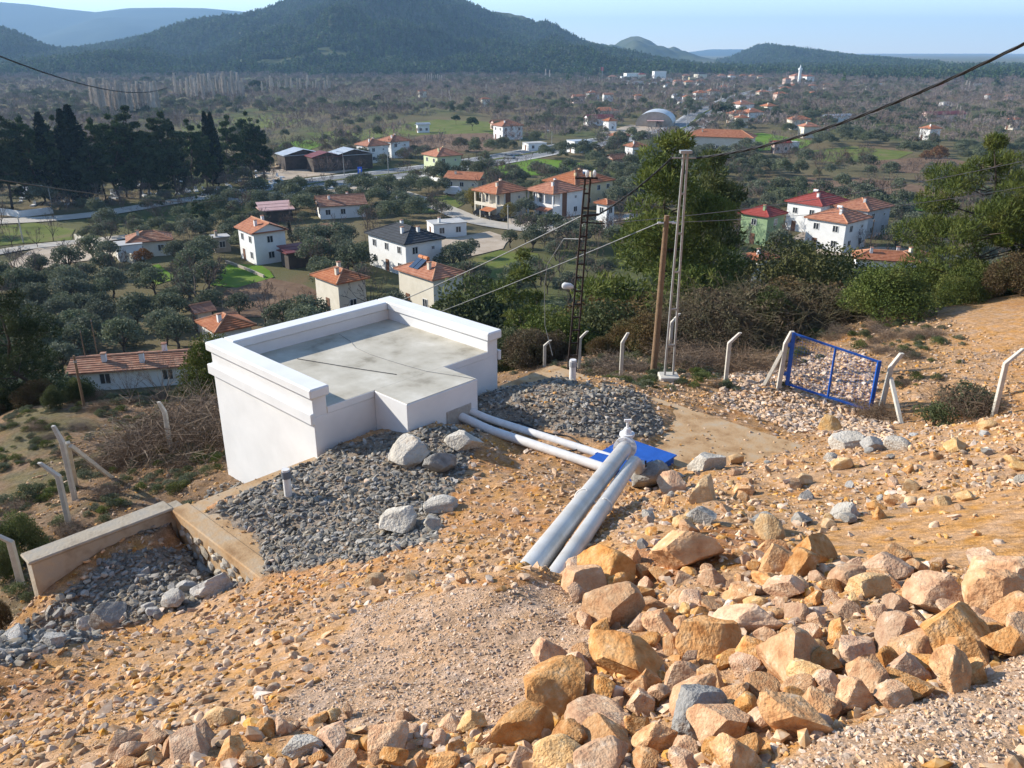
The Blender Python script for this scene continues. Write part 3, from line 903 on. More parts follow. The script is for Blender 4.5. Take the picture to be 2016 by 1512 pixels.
# the heap: angular rocks packed into three zones
HEAP = [[(1105,1120),(1330,1085),(1500,1080),(1650,1105),(2030,1130),(2030,1250),(1950,1320),(1750,1400),(1500,1450),(1490,1520),(960,1520),(1080,1420),(1160,1250)]]
FRONT = [[(220,1470),(500,1450),(640,1405),(960,1425),(1110,1520),(220,1520)]]
MIDR = [[(1250,960),(1400,905),(1700,885),(2030,805),(2030,960),(1600,1050),(1250,1090)]]
LEFTD = [[(90,1195),(330,1085),(500,1140),(330,1200),(60,1290),(0,1310),(0,1280)]]
GREYB = [[(430,1010),(560,920),(800,860),(900,900),(880,1080),(640,1115)]]
BEHIND = [[(1450,720),(1700,690),(1740,800),(1760,870),(1560,850),(1400,790)]]
def scatter(zone_, n, rmin, rmax, key, lab, group, packing=.72, seed=0, mul=None, pw=2.0, sub=None):
    r = random.Random(seed); xs = [p[0] for z in zone_ for p in z]; ys = [p[1] for z in zone_ for p in z]
    made = 0; tries = 0
    while made < n and tries < n * 14:
        tries += 1
        a, b_ = r.uniform(min(xs), max(xs)), r.uniform(min(ys), max(ys))
        if not any(inpoly(a, b_, z) for z in zone_): continue
        d = ray(a, b_)
        P = ground(a, b_)
        s = rmin + (rmax - rmin) * r.random() ** pw
        if any((P[0] - x) ** 2 + (P[1] - y) ** 2 < (packing * (s + q)) ** 2 for x, y, q in rocks): continue
        k = key if isinstance(key, str) and len(key) == 1 else r.choice(key)
        place_rock(P, s, k, rock_label(P, s, k), 'loose rocks on the rubble slope', sink=r.uniform(.05, .3), rs=r, mesh=None if sub is None else r.choice(sub[k]))
        made += 1
    return made
LT = {'t': 'angular tan limestone rock in the foreground heap', 'y': 'yellowish angular rock in the foreground heap', 'p': 'pale cream angular rock in the foreground heap'}
n_ = scatter(HEAP, 175, .10, .29, 'tttttttttttty', LT, 'rocks of the foreground heap', .62, 1)
LF = {'y': 'yellowish rock in the row along the near gravel edge', 't': 'rusty angular rock in the row along the near gravel edge', 'p': 'pale rock in the row along the near gravel edge'}
n_ += scatter(FRONT, 34, .07, .15, 'ttttty', LF, 'rocks along the near gravel edge', .62, 2)
LM = {'t': 'rusty rock strewn over the right rubble bank', 'y': 'ochre rock strewn over the right rubble bank', 'p': 'pale rock strewn over the right rubble bank', 'g': 'grey rock strewn over the right rubble bank'}
n_ += scatter(MIDR, 70, .09, .22, 'tttyypg', LM, 'rocks of the right rubble bank', .8, 3)
LG = {'g': 'dark grey rock in the strip below the wing wall'}
n_ += scatter(LEFTD, 26, .08, .2, 'g', LG, 'dark rocks below the wing wall', .75, 4)

# low-poly stones that also serve the loose rubble as its grains
pebs = {}
for key, m, lab, zz in (('o', M_PEB_O, 'small ochre stone lying on the orange slope', (560,1250)), ('g', M_PEB_G, 'small grey stone lying among the dark rubble', (700,1010)), ('p', M_PEB_P, 'small pinkish pebble lying on the fine gravel mound', (900,1250))):
    pebs[key] = []
    for k in range(7):
        me_ = rock_mesh('stone', 2 if k < 3 else 1, 300 + k * 5 + ord(key), m, cuts=7, squash=(1, .72, .5))
        P = ground(zz[0] + R.uniform(-130, 130), zz[1] + R.uniform(-45, 45))
        o = place_rock(P, {'o': .045, 'g': .08, 'p': .03}[key], key, lab, 'small loose stones', sink=.1, name='stone', mesh=me_, rs=R, cat='stone')
        pebs[key].append(o)

def gn_scatter(name, pts, rots, scls, idx, protos, lab=None, cat=None, realise_mat=None):
    """one object of kind stuff: instances of real scene objects on stored points"""
    me = bpy.data.meshes.new(name)
    n = len(pts)
    me.vertices.add(n); me.vertices.foreach_set('co', np.asarray(pts, np.float32).ravel())
    for nm, ty, arr in (('rot', 'FLOAT_VECTOR', rots), ('scl', 'FLOAT_VECTOR', scls)):
        a = me.attributes.new(nm, ty, 'POINT'); a.data.foreach_set('vector', np.asarray(arr, np.float32).ravel())
    a = me.attributes.new('idx', 'INT', 'POINT'); a.data.foreach_set('value', np.asarray(idx, np.int32))
    o = ob(name, me)
    tree = bpy.data.node_groups.new(name, 'GeometryNodeTree')
    tree.interface.new_socket('Geometry', in_out='INPUT', socket_type='NodeSocketGeometry')
    tree.interface.new_socket('Geometry', in_out='OUTPUT', socket_type='NodeSocketGeometry')
    Nn = tree.nodes; Ll = tree.links
    gi = Nn.new('NodeGroupInput'); go = Nn.new('NodeGroupOutput')
    jn_ = Nn.new('GeometryNodeJoinGeometry')
    for p_ in protos:
        oi_ = Nn.new('GeometryNodeObjectInfo'); oi_.transform_space = 'ORIGINAL'
        oi_.inputs['Object'].default_value = p_; oi_.inputs['As Instance'].default_value = True
        Ll.new(oi_.outputs['Geometry'], jn_.inputs[0])
    ip = Nn.new('GeometryNodeInstanceOnPoints')
    def attr(nm, dt):
        q = Nn.new('GeometryNodeInputNamedAttribute'); q.data_type = dt; q.inputs[0].default_value = nm
        return q.outputs[0]
    Ll.new(gi.outputs[0], ip.inputs['Points']); Ll.new(jn_.outputs[0], ip.inputs['Instance'])
    ip.inputs['Pick Instance'].default_value = True
    Ll.new(attr('idx', 'INT'), ip.inputs['Instance Index'])
    er = Nn.new('FunctionNodeEulerToRotation'); Ll.new(attr('rot', 'FLOAT_VECTOR'), er.inputs[0])
    Ll.new(er.outputs[0], ip.inputs['Rotation'])
    Ll.new(attr('scl', 'FLOAT_VECTOR'), ip.inputs['Scale'])
    Ll.new(ip.outputs[0], go.inputs[0])
    md = o.modifiers.new('scatter', 'NODES'); md.node_group = tree
    return tag(o, lab, cat, None, 'stuff')

def ground_samples(n, x0, x1, y0, y1, seed):
    r = np.random.default_rng(seed)
    # denser towards the camera, evenly over the picture
    y = y0 * (y1 / y0) ** r.random(n)
    x = (r.random(n) * (x1 - x0) + x0)
    z = Hz(x, y) 
    a, b_, D = project(np.stack([x, y, z], 1))
    nw = np.clip(1 - (D - 20) / 20, 0, 1)
    sm_ = np.where(zone(a, b_, Z_SAND) & (D < 40), .25, 1.0)
    z = z + nw * sm_ * (0.10 * fbm(x / .9, y / .9, 3, 1) + 0.05 * fbm(x / .22, y / .22, 3, 5))
    ok = (a > -80) & (a < 2096) & (b_ < 1620)
    u, v = to_uv(x, y)
    bld = (u > -4.2) & (u < .2) & (v > 3) & (v < 8.6) | (u > 0) & (u < 1.35) & (v > 4.55) & (v < 6.85)
    ok &= ~bld
    return x[ok], y[ok], z[ok], a[ok], b_[ok], D[ok], u[ok], v[ok], r
def emit(name, key, sel, x, y, z, D, r, smin, smax, pw, lab, cat):
    n = int(sel.sum())
    s = smin + (smax - smin) * r.random(n) ** pw
    rot = np.stack([r.uniform(-.6, .6, n), r.uniform(-.6, .6, n), r.uniform(0, 6.28, n)], 1)
    sc = s[:, None] * r.uniform(.75, 1.3, (n, 3))
    P = np.stack([x[sel], y[sel], z[sel] + s * .12], 1)
    return gn_scatter(name, P, rot, sc, r.integers(0, len(pebs[key]), n), pebs[key], lab, cat)
x, y, z, a, b_, D, u, v, r = ground_samples(430000, -13, 15, 2.3, 30, 5)
n1 = fbm(x / 1.6, y / 1.6, 4, 21)
ja, jb = a + 30 * n1, b_ + 26 * fbm(x / .7, y / .7, 3, 33)
zg, zp, zs, zc = zone(ja, jb, Z_GREY), zone(ja, jb, Z_PINK), zone(a, b_, Z_SAND), zone(a, b_, Z_CONC)
onroof = (u > 0) & (u < TANK_U) & (v > 0) & (v < TANK_V) & (z < TANK_Z + .01)
low = (u < -.1) & (x < 2)
rnd_ = r.random(len(x))
fine_ = zp & (rnd_ < .95)
emit('fine_gravel', 'p', fine_, x, y, z, D, r, .008, .022, 2.0, 'fine pinkish gravel covering the mound and track edge', 'gravel')
big = fbm(x / 2.2, y / 2.2, 3, 77)
og = ~zg & ~zp & ~zc & ~onroof & ~low
prob = np.where(zs, .06, .50 + .6 * big)
# coarser with distance so that stones keep a visible size
sel = og & (rnd_ < prob) & (D < 26)
emit('loose_rubble', 'o', sel, x, y, z, D, r, .005, .07, 7.0, 'loose ochre rubble and chippings over the slope', 'rubble')
sel = zg & ~onroof & (rnd_ < .75)
emit('grey_rubble', 'g', sel, x, y, z, D, r, .02, .10, 2.4, 'dark grey crushed stone heaped on the buried tank', 'rubble')
sel = (og | zg) & ~zs & (r.random(len(x)) < np.where(zg, .02, .028)) & (D < 30)
emit('pale_rubble', 'p', sel, x, y, z, D, r, .03, .09, 2.2, 'paler stones mixed through the rubble', 'rubble')
sel = (low | ((D > 17) & (a > 1000) & (b_ < 800) & ~onroof)) & (rnd_ < .22)
selb = zone(a, b_, BEHIND) & (rnd_ < .8) & ~onroof
emit('pale_rubble_bank', 'p', selb, x, y, z, D, r, .02, .11, 2.0, 'pale broken stone banked behind and below the blue gate', 'rubble')
sel2 = onroof & (rnd_ < .10)
emit('slab_stones', 'o', sel2, x, y, np.maximum(z, TANK_Z), D, r, .006, .05, 4.0, 'chippings strewn on the bare slab of the tank', 'stones')
emit('scattered_stones', 'o', sel, x, y, z, D, r, .015, .07, 4.0, 'stones scattered over the brown earth beyond the tank', 'stones')
# ---------------------------------------------------------------- vegetation prototypes
def leaf_mat(name, cols, rnd=.18, trans=.25, scale=.8):
    return mat(name, cols, .75, scale=scale, detail=3, rnd=rnd, trans=trans, spec=.2, contrast=.4)
M_OLIVE = leaf_mat('olive_leaf', [(.07,.09,.045),(.12,.14,.08),(.17,.18,.115)])
M_PINE = leaf_mat('pine_needle', [(.05,.075,.014),(.10,.13,.024),(.17,.18,.04)])
M_DPINE = leaf_mat('dark_pine_needle', [(.022,.045,.02),(.045,.075,.027),(.085,.11,.038)], .15, .15)
M_CYP = leaf_mat('cypress_leaf', [(.010,.022,.012),(.02,.035,.016)], .1, .1)
M_MAQ = leaf_mat('maquis_leaf', [(.05,.07,.02),(.09,.115,.03),(.15,.155,.05)], .25)
M_MAQB = leaf_mat('brown_maquis_leaf', [(.075,.05,.025),(.125,.085,.04),(.10,.10,.04)], .2)
M_COPPER = leaf_mat('copper_leaf', [(.14,.065,.022),(.24,.12,.04)], .12)
M_WILLOW = leaf_mat('willow_leaf', [(.15,.13,.02),(.24,.19,.035)], .1)
M_BARK = mat('bark', [(.055,.042,.032),(.11,.085,.062)], .95, scale=9, bump=.6)
M_PBARK = mat('pale_bark', [(.16,.135,.11),(.26,.225,.185)], .95, scale=6)
M_TWIG = mat('bare_twig', [(.095,.066,.054),(.15,.108,.086)], .95, scale=3, rnd=.25)
M_POP = mat('poplar_twig', [(.50,.44,.38),(.62,.55,.48)], .95, scale=2, rnd=.15)
M_DRY = mat('dry_brush', [(.11,.07,.045),(.19,.13,.085),(.25,.19,.13)], .95, scale=2, rnd=.2)
M_GRASSB = leaf_mat('grass_blade', [(.06,.085,.018),(.11,.12,.035),(.19,.16,.07)], .2)

def unit(r, n):
    v = r.normal(size=(n, 3)); return v / np.linalg.norm(v, axis=1)[:, None]
def leaf_quads(P, size, r, aspect=.45, out=None, outw=.0):
    """diamond shaped leaf clumps"""
    n = len(P); a = unit(r, n)
    if out is not None: a = a + out * outw; a /= np.linalg.norm(a, axis=1)[:, None]
    b = np.cross(a, unit(r, n)); b /= np.linalg.norm(b, axis=1)[:, None] + 1e-9
    s = (size * r.uniform(.6, 1.35, n))[:, None]
    V = np.stack([P - a * s * .5, P + b * s * aspect * .5 - a * s * .05, P + a * s * .5, P - b * s * aspect * .5 - a * s * .05], 1).reshape(-1, 3)
    return V, np.arange(4 * n).reshape(n, 4)
def cluster_points(cl, n, r):
    cl = np.array(cl, float)                      # cx cy cz rx ry rz
    wgt = (cl[:, 3] * cl[:, 4] + cl[:, 3] * cl[:, 5]) ; k = r.choice(len(cl), n, p=wgt / wgt.sum())
    d = unit(r, n); rad = (.45 + .55 * r.random(n) ** .6)
    return cl[k, :3] + d * rad[:, None] * cl[k, 3:6], d
def limb(mb, a, b_, r0, r1, n=5, sag=0.0, seg=3, rr=None):
    pts = []; a = np.array(a, float); b_ = np.array(b_, float)
    for k in range(seg + 1):
        s = k / seg; p = a * (1 - s) + b_ * s
        if rr is not None and 0 < k < seg: p = p + rr.normal(size=3) * np.linalg.norm(b_ - a) * .05
        p = p + np.array([0, 0, sag * 4 * s * (1 - s)])
        pts.append(tuple(p))
    mb.tube(pts, list(np.linspace(r0, r1, seg + 1)), n, cap=False)
PROTO = {}
def proto(kind, trunk, crown):
    PROTO.setdefault(kind, []).append((trunk, crown))

def make_broad(kind, seed, h, rad, nleaf, lsize, m, bark=None, ncl=12, flat=.75, trunk_h=.3, tr=.13, aspect=.5):
    r = np.random.default_rng(seed); mb = MB(); cl = []
    th = h * trunk_h
    lean = r.normal(size=2) * .15
    limb(mb, (0, 0, -.4), (lean[0], lean[1], th), tr, tr * .75, 6, 0, 3, r)
    for k in range(ncl):
        a = 2.4 * k + r.uniform(-.5, .5); q = math.sqrt((k + .5) / ncl)
        rr_ = rad * q * .72; zz = th + (h - th) * (.30 + .62 * (1 - q ** 2) * r.uniform(.7, 1.0) + .08 * r.random())
        s = rad * r.uniform(.30, .46)
        c = (lean[0] + rr_ * math.cos(a), lean[1] + rr_ * math.sin(a), min(zz, h - s * flat * .8))
        cl.append((*c, s, s, s * flat))
        limb(mb, (lean[0], lean[1], th * r.uniform(.8, 1)), c, tr * .45, .02, 4, .1 * rad, 3, r)
    P, d = cluster_points(cl, nleaf, r)
    V, Q = leaf_quads(P, lsize, r, aspect)
    proto(kind, mb.mesh('trunk', bark or M_BARK), np_mesh('crown', V, [Q], m))
def make_pine(kind, seed, h, rad, nleaf, lsize, m, base=.2, tr=.16, layers=9, aspect=.2, top=1.0, lean=0, droop=.0):
    r = np.random.default_rng(seed); mb = MB(); cl = []
    limb(mb, (0, 0, -.6), (lean, 0, h * .93), tr, tr * .15, 7, 0, 6, r)
    for L_ in range(layers):
        s = L_ / (layers - 1); z = h * (base + (1 - base) * s * .97)
        prof = (math.sin(math.pi * min(1, (.22 + .78 * s) ** 1.0)) ** .7) if top < 1 else (1 - s) ** .75 * (.55 + .45 * min(1, s * 4)) + .07
        R_ = rad * prof
        nb = max(3, int(3 + 5 * prof))
        for k in range(nb):
            a = r.uniform(0, 6.28); q = R_ * r.uniform(.35, .95); sz = rad * r.uniform(.17, .30) * (.55 + .45 * prof)
            c = (lean * z / h + q * math.cos(a), q * math.sin(a), z + r.uniform(-.03, .03) * h - droop * q)
            cl.append((*c, sz * 1.15, sz * 1.15, sz * .62))
            limb(mb, (lean * z / h, 0, max(z - .10 * h * q / rad, .1)), c, tr * .3 * (1 - s * .6), .015, 4, 0, 2)
    P, d = cluster_points(cl, nleaf, r)
    out = d.copy(); out[:, 2] += .5
    V, Q = leaf_quads(P, lsize, r, aspect, out, .9)
    proto(kind, mb.mesh('trunk', M_BARK), np_mesh('crown', V, [Q], m))
def make_cypress(kind, seed, h, rad, nleaf, lsize, m):
    r = np.random.default_rng(seed); mb = MB(); limb(mb, (0, 0, -.4), (0, 0, h * .5), .16, .06, 6, 0, 2)
    z = r.random(nleaf) ** .85; a = r.uniform(0, 6.28, nleaf)
    lob = 1 + .22 * np.sin(a * 3 + z * 9 + seed) + .15 * np.sin(a * 5 - z * 17)
    prof = np.minimum(1, z * 9) ** .6 * (1 - z) ** .62 * lob
    q = rad * prof * (.5 + .5 * r.random(nleaf) ** .5)
    P = np.stack([q * np.cos(a), q * np.sin(a), h * (.04 + .96 * z)], 1)
    out = np.stack([np.cos(a) * .4, np.sin(a) * .4, np.full(nleaf, 1.4)], 1)
    V, Q = leaf_quads(P, lsize, r, .35, out, 1.2)
    proto(kind, mb.mesh('trunk', M_BARK), np_mesh('crown', V, [Q], m))
def ribbons(A, B, wd, r):
    d = B - A; s = np.cross(d, unit(r, len(A))); s /= np.linalg.norm(s, axis=1)[:, None] + 1e-9
    wd = wd[:, None]
    V = np.stack([A - s * wd, A + s * wd, B + s * wd * .45, B - s * wd * .45], 1).reshape(-1, 3)
    return V, np.arange(4 * len(A)).reshape(-1, 4)
def make_bare(kind, seed, h, rad, m, bark, depth=6, spread=.6, tr=.16, ntw=5, trunk_h=.22, tw=.02, first=5):
    r = np.random.default_rng(seed); mb = MB()
    th = h * trunk_h
    limb(mb, (0, 0, -.4), (0, 0, th), tr, tr * .8, 6, 0, 3, r)
    segs = []
    ends = []
    for k in range(first):
        a = 6.28 * k / first + r.uniform(-.4, .4); e = r.uniform(.55, 1.25)
        ends.append((np.array([0, 0, th * r.uniform(.75, 1)]), np.array([math.cos(a) * math.cos(e), math.sin(a) * math.cos(e), math.sin(e)]), (h - th) * .36, tr * .55))
    for lev in range(depth):
        nxt = []
        for p, d, l, w_ in ends:
            q = p + d * l
            if lev < 2: limb(mb, p, q, w_, w_ * .7, 4, 0, 2, r)
            else: segs.append((p, q, max(w_, tw)))
            for k in range(2 if lev < depth - 1 else 3):
                nd = d + unit(r, 1)[0] * spread + np.array([0, 0, .12]); nd /= np.linalg.norm(nd)
                nxt.append((q if k else p + d * l * r.uniform(.5, .95), nd, l * r.uniform(.62, .86), w_ * .62))
        ends = nxt
    A = np.array([s[0] for s in segs]); B = np.array([s[1] for s in segs]); W = np.array([s[2] for s in segs])
    top = B[:, 2].max(); lim = np.hypot(B[:, 0], B[:, 1]).max()
    V, Q = ribbons(A, B, W, r)
    k_ = np.array([rad / max(lim, .1), rad / max(lim, .1), h / max(top, .1)])
    Vt = np.concatenate(mb.v) * k_; V = V * k_
    tm = np_mesh('trunk', Vt, [np.array(mb.q).reshape(-1, 4), np.array(mb.t).reshape(-1, 3)], bark)
    proto(kind, tm, np_mesh('twigs', V, [Q], m))
def make_poplar(kind, seed, h, rad, n, m):
    r = np.random.default_rng(seed); mb = MB(); limb(mb, (0, 0, -.5), (0, 0, h * .9), .17, .03, 5, 0, 3, r)
    z = h * (.12 + .85 * r.random(n)); a = r.uniform(0, 6.28, n)
    q0 = rad * .15 * r.random(n); A = np.stack([q0 * np.cos(a), q0 * np.sin(a), z * .96], 1)
    q1 = rad * (1 - (z / h) ** 3 * .8) * r.uniform(.4, 1, n)
    B = np.stack([q1 * np.cos(a), q1 * np.sin(a), np.minimum(z + r.uniform(.08, .2, n) * h, h)], 1)
    V, Q = ribbons(A, B, np.full(n, .15), r)
    proto(kind, mb.mesh('trunk', M_PBARK), np_mesh('twigs', V, [Q], m))
def make_bush(kind, seed, h, rad, nleaf, lsize, m, ncl=11, aspect=.5):
    r = np.random.default_rng(seed); mb = MB(); cl = []
    for k in range(ncl):
        a = 2.4 * k + r.uniform(-.4, .4); q = math.sqrt((k + .4) / ncl); s = rad * r.uniform(.28, .45)
        c = (rad * q * .75 * math.cos(a), rad * q * .75 * math.sin(a), h * (.18 + .6 * (1 - q * q) * r.uniform(.6, 1)) )
        cl.append((*c, s, s, min(s * .85, h * .4))); limb(mb, (0, 0, -.3), c, .035, .012, 4, .1, 2, r)
    P, d = cluster_points(cl, nleaf, r); P = P[P[:, 2] > -.1]
    V, Q = leaf_quads(P, lsize, r, aspect)
    proto(kind, mb.mesh('stems', M_BARK), np_mesh('foliage', V, [Q], m))
def make_brush(kind, seed, h, rad, n, m, wd=.008, seglen=3, leaf=0, lf=1.0):
    """tangle of arching dry stems"""
    r = np.random.default_rng(seed)
    a = r.uniform(0, 6.28, n); q = rad * np.sqrt(r.random(n))
    p = np.stack([q * np.cos(a), q * np.sin(a), r.uniform(-.1, .15, n) * h], 1)
    d = unit(r, n); d[:, 2] = np.abs(d[:, 2]) * 1.3 + .5; d /= np.linalg.norm(d, axis=1)[:, None]
    l = h * r.uniform(.25, .55, n) * lf; Vs = []; Qs = []; off = 0
    for k in range(seglen):
        e = p + d * l[:, None]; e[:, 2] = np.minimum(e[:, 2], h * r.uniform(.7, 1.05, n))
        V, Q = ribbons(p, e, np.full(n, wd), r); Vs.append(V); Qs.append(Q + off); off += len(V)
        p = e; d = d + unit(r, n) * .6; d[:, 2] -= .35; d /= np.linalg.norm(d, axis=1)[:, None]
    if leaf:
        a = r.uniform(0, 6.28, leaf); q = np.sqrt(r.random(leaf)); bump_ = .75 + .5 * vnoise(q * np.cos(a) * 3 + seed, q * np.sin(a) * 3)
        P = np.stack([rad * q * np.cos(a), rad * q * np.sin(a), h * (1 - q ** 2.2) ** .5 * bump_ * (.5 + .5 * r.random(leaf) ** .4)], 1)
        V, Q = leaf_quads(P, .13, r, .5); Vs.append(V); Qs.append(Q + off); off += len(V)
    mb = MB()
    for k in range(5):
        x_, y_ = r.uniform(-rad, rad, 2) * .4; limb(mb, (x_, y_, -.2), (x_ * 1.6, y_ * 1.6, h * .7), .015, .006, 4, 0, 2, r)
    proto(kind, mb.mesh('stems', M_BARK), np_mesh('twigs', np.concatenate(Vs), [np.concatenate(Qs)], m))

for k in range(5): make_broad('olive', 20 + k, 4.2, 2.3, 1900, .30, M_OLIVE, ncl=12 + k % 3, tr=.17)
for k in range(4): make_bare('bare', 40 + k, 6.0, 3.2, M_TWIG, M_BARK, depth=7, spread=.55 + .05 * k, tw=.03)
for k in range(3): make_bare('farbare', 46 + k, 6.0, 3.2, mat('far_twig', [(.18,.135,.118),(.26,.20,.175)], .95, scale=3, rnd=.3), M_BARK, depth=6, spread=.6, tw=.05)
for k in range(3): make_poplar('poplar', 50 + k, 22, 1.8, 700, M_POP)
for k in range(4): make_pine('dpine', 60 + k, 20, 5.4, 9000, .72, M_DPINE, base=.16 + .05 * k, tr=.3, layers=10, aspect=.4, top=.5)
for k in range(2): make_cypress('cypress', 65 + k, 20, 1.7, 2600, .75, M_CYP)
for k in range(2): make_broad('roundpine', 70 + k, 9, 5, 1500, .9, M_DPINE, ncl=10, flat=.6, trunk_h=.35)
make_bush('maquis', 75, 3.8, 2.7, 15000, .15, M_MAQ, 20); make_bush('maquis', 76, 3.5, 2.5, 15000, .14, M_MAQ, 17)
make_bush('bmaquis', 77, 3.6, 2.6, 14000, .14, M_MAQB, 18); make_bush('bmaquis', 79, 3.4, 2.5, 14000, .14, M_MAQB, 15)
for k in range(2): make_broad('leafy', 90 + k, 6.0, 2.6, 16000, .11, leaf_mat('light_leaf', [(.07,.08,.022),(.12,.125,.035),(.17,.16,.05)]), ncl=16, flat=.9, trunk_h=.15, tr=.08)
make_bush('scrub', 78, 1.0, .8, 1500, .09, M_MAQ, 7); make_bush('scrub', 79, .9, .7, 1500, .09, M_OLIVE, 7)
for k in range(2): make_brush('brush', 80 + k, 1.1, 1.1, 900, M_DRY, .006)
for k in range(2): make_brush('tangle', 84 + k, 2.6, 2.2, 3000, mat('dark_bramble', [(.06,.045,.024),(.11,.075,.042),(.10,.09,.04),(.19,.135,.09)], .95, scale=1.2, rnd=.2, contrast=.5), .006, 5, 6500, .5)
make_bare('figtree', 88, 3.4, 2.4, M_PBARK, M_PBARK, depth=6, spread=.38, tr=.07, tw=.010, trunk_h=.06, first=9)

TREE_NAMES = {'olive': ('olive_tree', 'olive tree'), 'bare': ('bare_tree', 'bare tree'), 'poplar': ('poplar_tree', 'poplar'), 'farbare': ('bare_tree', 'bare tree'), 'leafy': ('leafy_tree', 'tree'), 'dpine': ('pine_tree', 'pine tree'),
              'cypress': ('cypress_tree', 'cypress'), 'roundpine': ('stone_pine', 'pine tree'), 'maquis': ('shrub', 'shrub'), 'bmaquis': ('shrub', 'shrub'), 'scrub': ('low_shrub', 'shrub'),
              'brush': ('dry_bush', 'bush'), 'tangle': ('dry_thicket', 'thicket'), 'figtree': ('bare_shrub', 'shrub')}
PARTS = {'farbare': ('trunk', 'twigs'), 'olive': ('trunk', 'crown'), 'bare': ('trunk', 'twigs'), 'poplar': ('trunk', 'twigs'), 'maquis': ('stems', 'foliage'), 'bmaquis': ('stems', 'foliage'), 'scrub': ('stems', 'foliage'),
         'brush': ('stems', 'twigs'), 'tangle': ('stems', 'twigs'), 'figtree': ('trunk', 'twigs')}
TREES = []        # (x, y, radius) already standing
FIRST = {}        # (kind, variant) -> (trunk object, crown object)
def tree(kind, P, scale, lab, group=None, rz=None, var=None, wid=1.0, name=None, cat=None, cmat=None, rr=random):
    var = rr.randrange(len(PROTO[kind])) if var is None else var
    tm, cm = PROTO[kind][var]
    nm, ct = TREE_NAMES.get(kind, (kind, kind))
    e = empty(name or nm, P, rr.uniform(0, 6.28) if rz is None else rz, lab, cat or ct, group)
    e.scale = (scale * wid, scale * wid, scale)
    pn = PARTS.get(kind, ('trunk', 'crown'))
    a = ob(pn[0], tm, e); c_ = ob(pn[1], cm, e)
    FIRST.setdefault((kind, var), (a, c_))
    if kind in ('brush', 'tangle', 'figtree', 'bare', 'poplar', 'farbare'): c_['kind'] = 'stuff'
    TREES.append((P[0], P[1], 2 * scale))
    return e
def tree_px(kind, px, by, ty, lab, natural, wid=1.0, group=None, Yd=None, **k):
    """stand a tree on the ground at a photo pixel, tall enough to reach pixel row ty"""
    P = ground(px, by) if Yd is None else at_y(px, by, Yd)
    if Yd is not None: P[2] = hz(P[0], P[1])
    top = at_y(px, ty, P[1])[2]
    return tree(kind, P, max(.15, (top - P[2]) / natural), lab, group, wid=wid, **k)
# ---------------------------------------------------------------- fields, roads, yards on the plain
from mathutils.geometry import delaunay_2d_cdt
M_FIELD = mat('winter_wheat', [(.075,.15,.012),(.115,.20,.02),(.15,.20,.04)], .95, scale=.09, detail=6, coord='Object', spec=.1)
M_PASTURE = mat('pasture', [(.09,.11,.028),(.12,.145,.03),(.17,.145,.065)], .95, scale=.14, detail=7, spec=.1)
M_PLOUGH = mat('ploughed_soil', [(.115,.072,.045),(.165,.105,.066),(.21,.145,.095)], .95, scale=.3, detail=7, bump=.5, bscale=2, spec=.1, dist=.2)
M_YARD = mat('packed_dirt', [(.33,.26,.19),(.42,.34,.255),(.48,.40,.31)], .95, scale=.25, detail=7, spec=.1)
M_TRACK = mat('concrete_track', [(.40,.36,.30),(.48,.44,.38)], .9, scale=.5, detail=6, spec=.2)
M_ASPH = mat('asphalt', [(.17,.17,.17),(.23,.23,.225)], .85, scale=.4, detail=6, spec=.3)
M_PAVE = mat('paving', [(.42,.41,.38),(.5,.49,.46)], .9, scale=.8)
M_LINE = mat('road_paint', [(.68,.68,.66),(.76,.76,.74)], .7)
def sheet(name, pix, m, lift, wob=1.5, seed=0, spacing=None):
    W = []
    n = len(pix)
    base = [ground(a, b_)[:2] for a, b_ in pix]
    for i in range(n):
        p, q = base[i], base[(i + 1) % n]
        l = np.linalg.norm(q - p); k = max(1, int(l / 4))
        for j in range(k):
            s = j / k; w_ = p * (1 - s) + q * s
            w_ = w_ + np.array([float(fbm(np.array([w_[0] / 7]), np.array([w_[1] / 7]), 3, seed)[0]), float(fbm(np.array([w_[0] / 7]), np.array([w_[1] / 7]), 3, seed + 50)[0])]) * wob
            W.append(w_)
    W = np.array(W); cen = W.mean(0)
    sp_ = spacing or max(4.0, math.sqrt((np.ptp(W[:, 0]) * np.ptp(W[:, 1])) / 500))
    gx_, gy_ = np.meshgrid(np.arange(W[:, 0].min(), W[:, 0].max(), sp_), np.arange(W[:, 1].min(), W[:, 1].max(), sp_))
    gp = np.stack([gx_.ravel(), gy_.ravel()], 1) + .13
    gp = gp[inpoly(gp[:, 0], gp[:, 1], W)] if len(gp) else gp
    allp = [Vector(p) for p in W] + [Vector(p) for p in gp]
    vo, ed, fa, *_ = delaunay_2d_cdt(allp, [(i, (i + 1) % len(W)) for i in range(len(W))], [list(range(len(W)))], 1, 1e-4)
    V = np.array([(v[0], v[1], hz(v[0], v[1]) + lift) for v in vo]); o = np.array([cen[0], cen[1], 0])
    me = np_mesh(name, V - o, [np.array([f for f in fa if len(f) == 3])], m, True)
    return tag(ob(name, me, None, o), kind='structure')
OPEN = []      # outlines kept free of trees, in photo pixels
def area(name, pix, m, lift, keep=True, **k):
    if keep: OPEN.append(pix)
    return sheet(name, pix, m, lift, seed=len(OPEN) * 3, **k)
area('field', [(532,298),(560,280),(610,276),(640,286),(590,300)], M_FIELD, .10)
area('field', [(360,300),(372,278),(420,270),(440,285),(420,310)], M_FIELD, .10)
area('field', [(960,332),(1050,312),(1130,318),(1175,332),(1170,350),(1060,346),(985,345)], M_FIELD, .10)
area('field', [(600,262),(720,255),(860,235),(960,240),(1000,262),(800,268),(640,280)], M_PASTURE, .08)
area('field', [(790,285),(830,266),(960,262),(1000,280),(960,300),(860,296)], M_PLOUGH, .11)
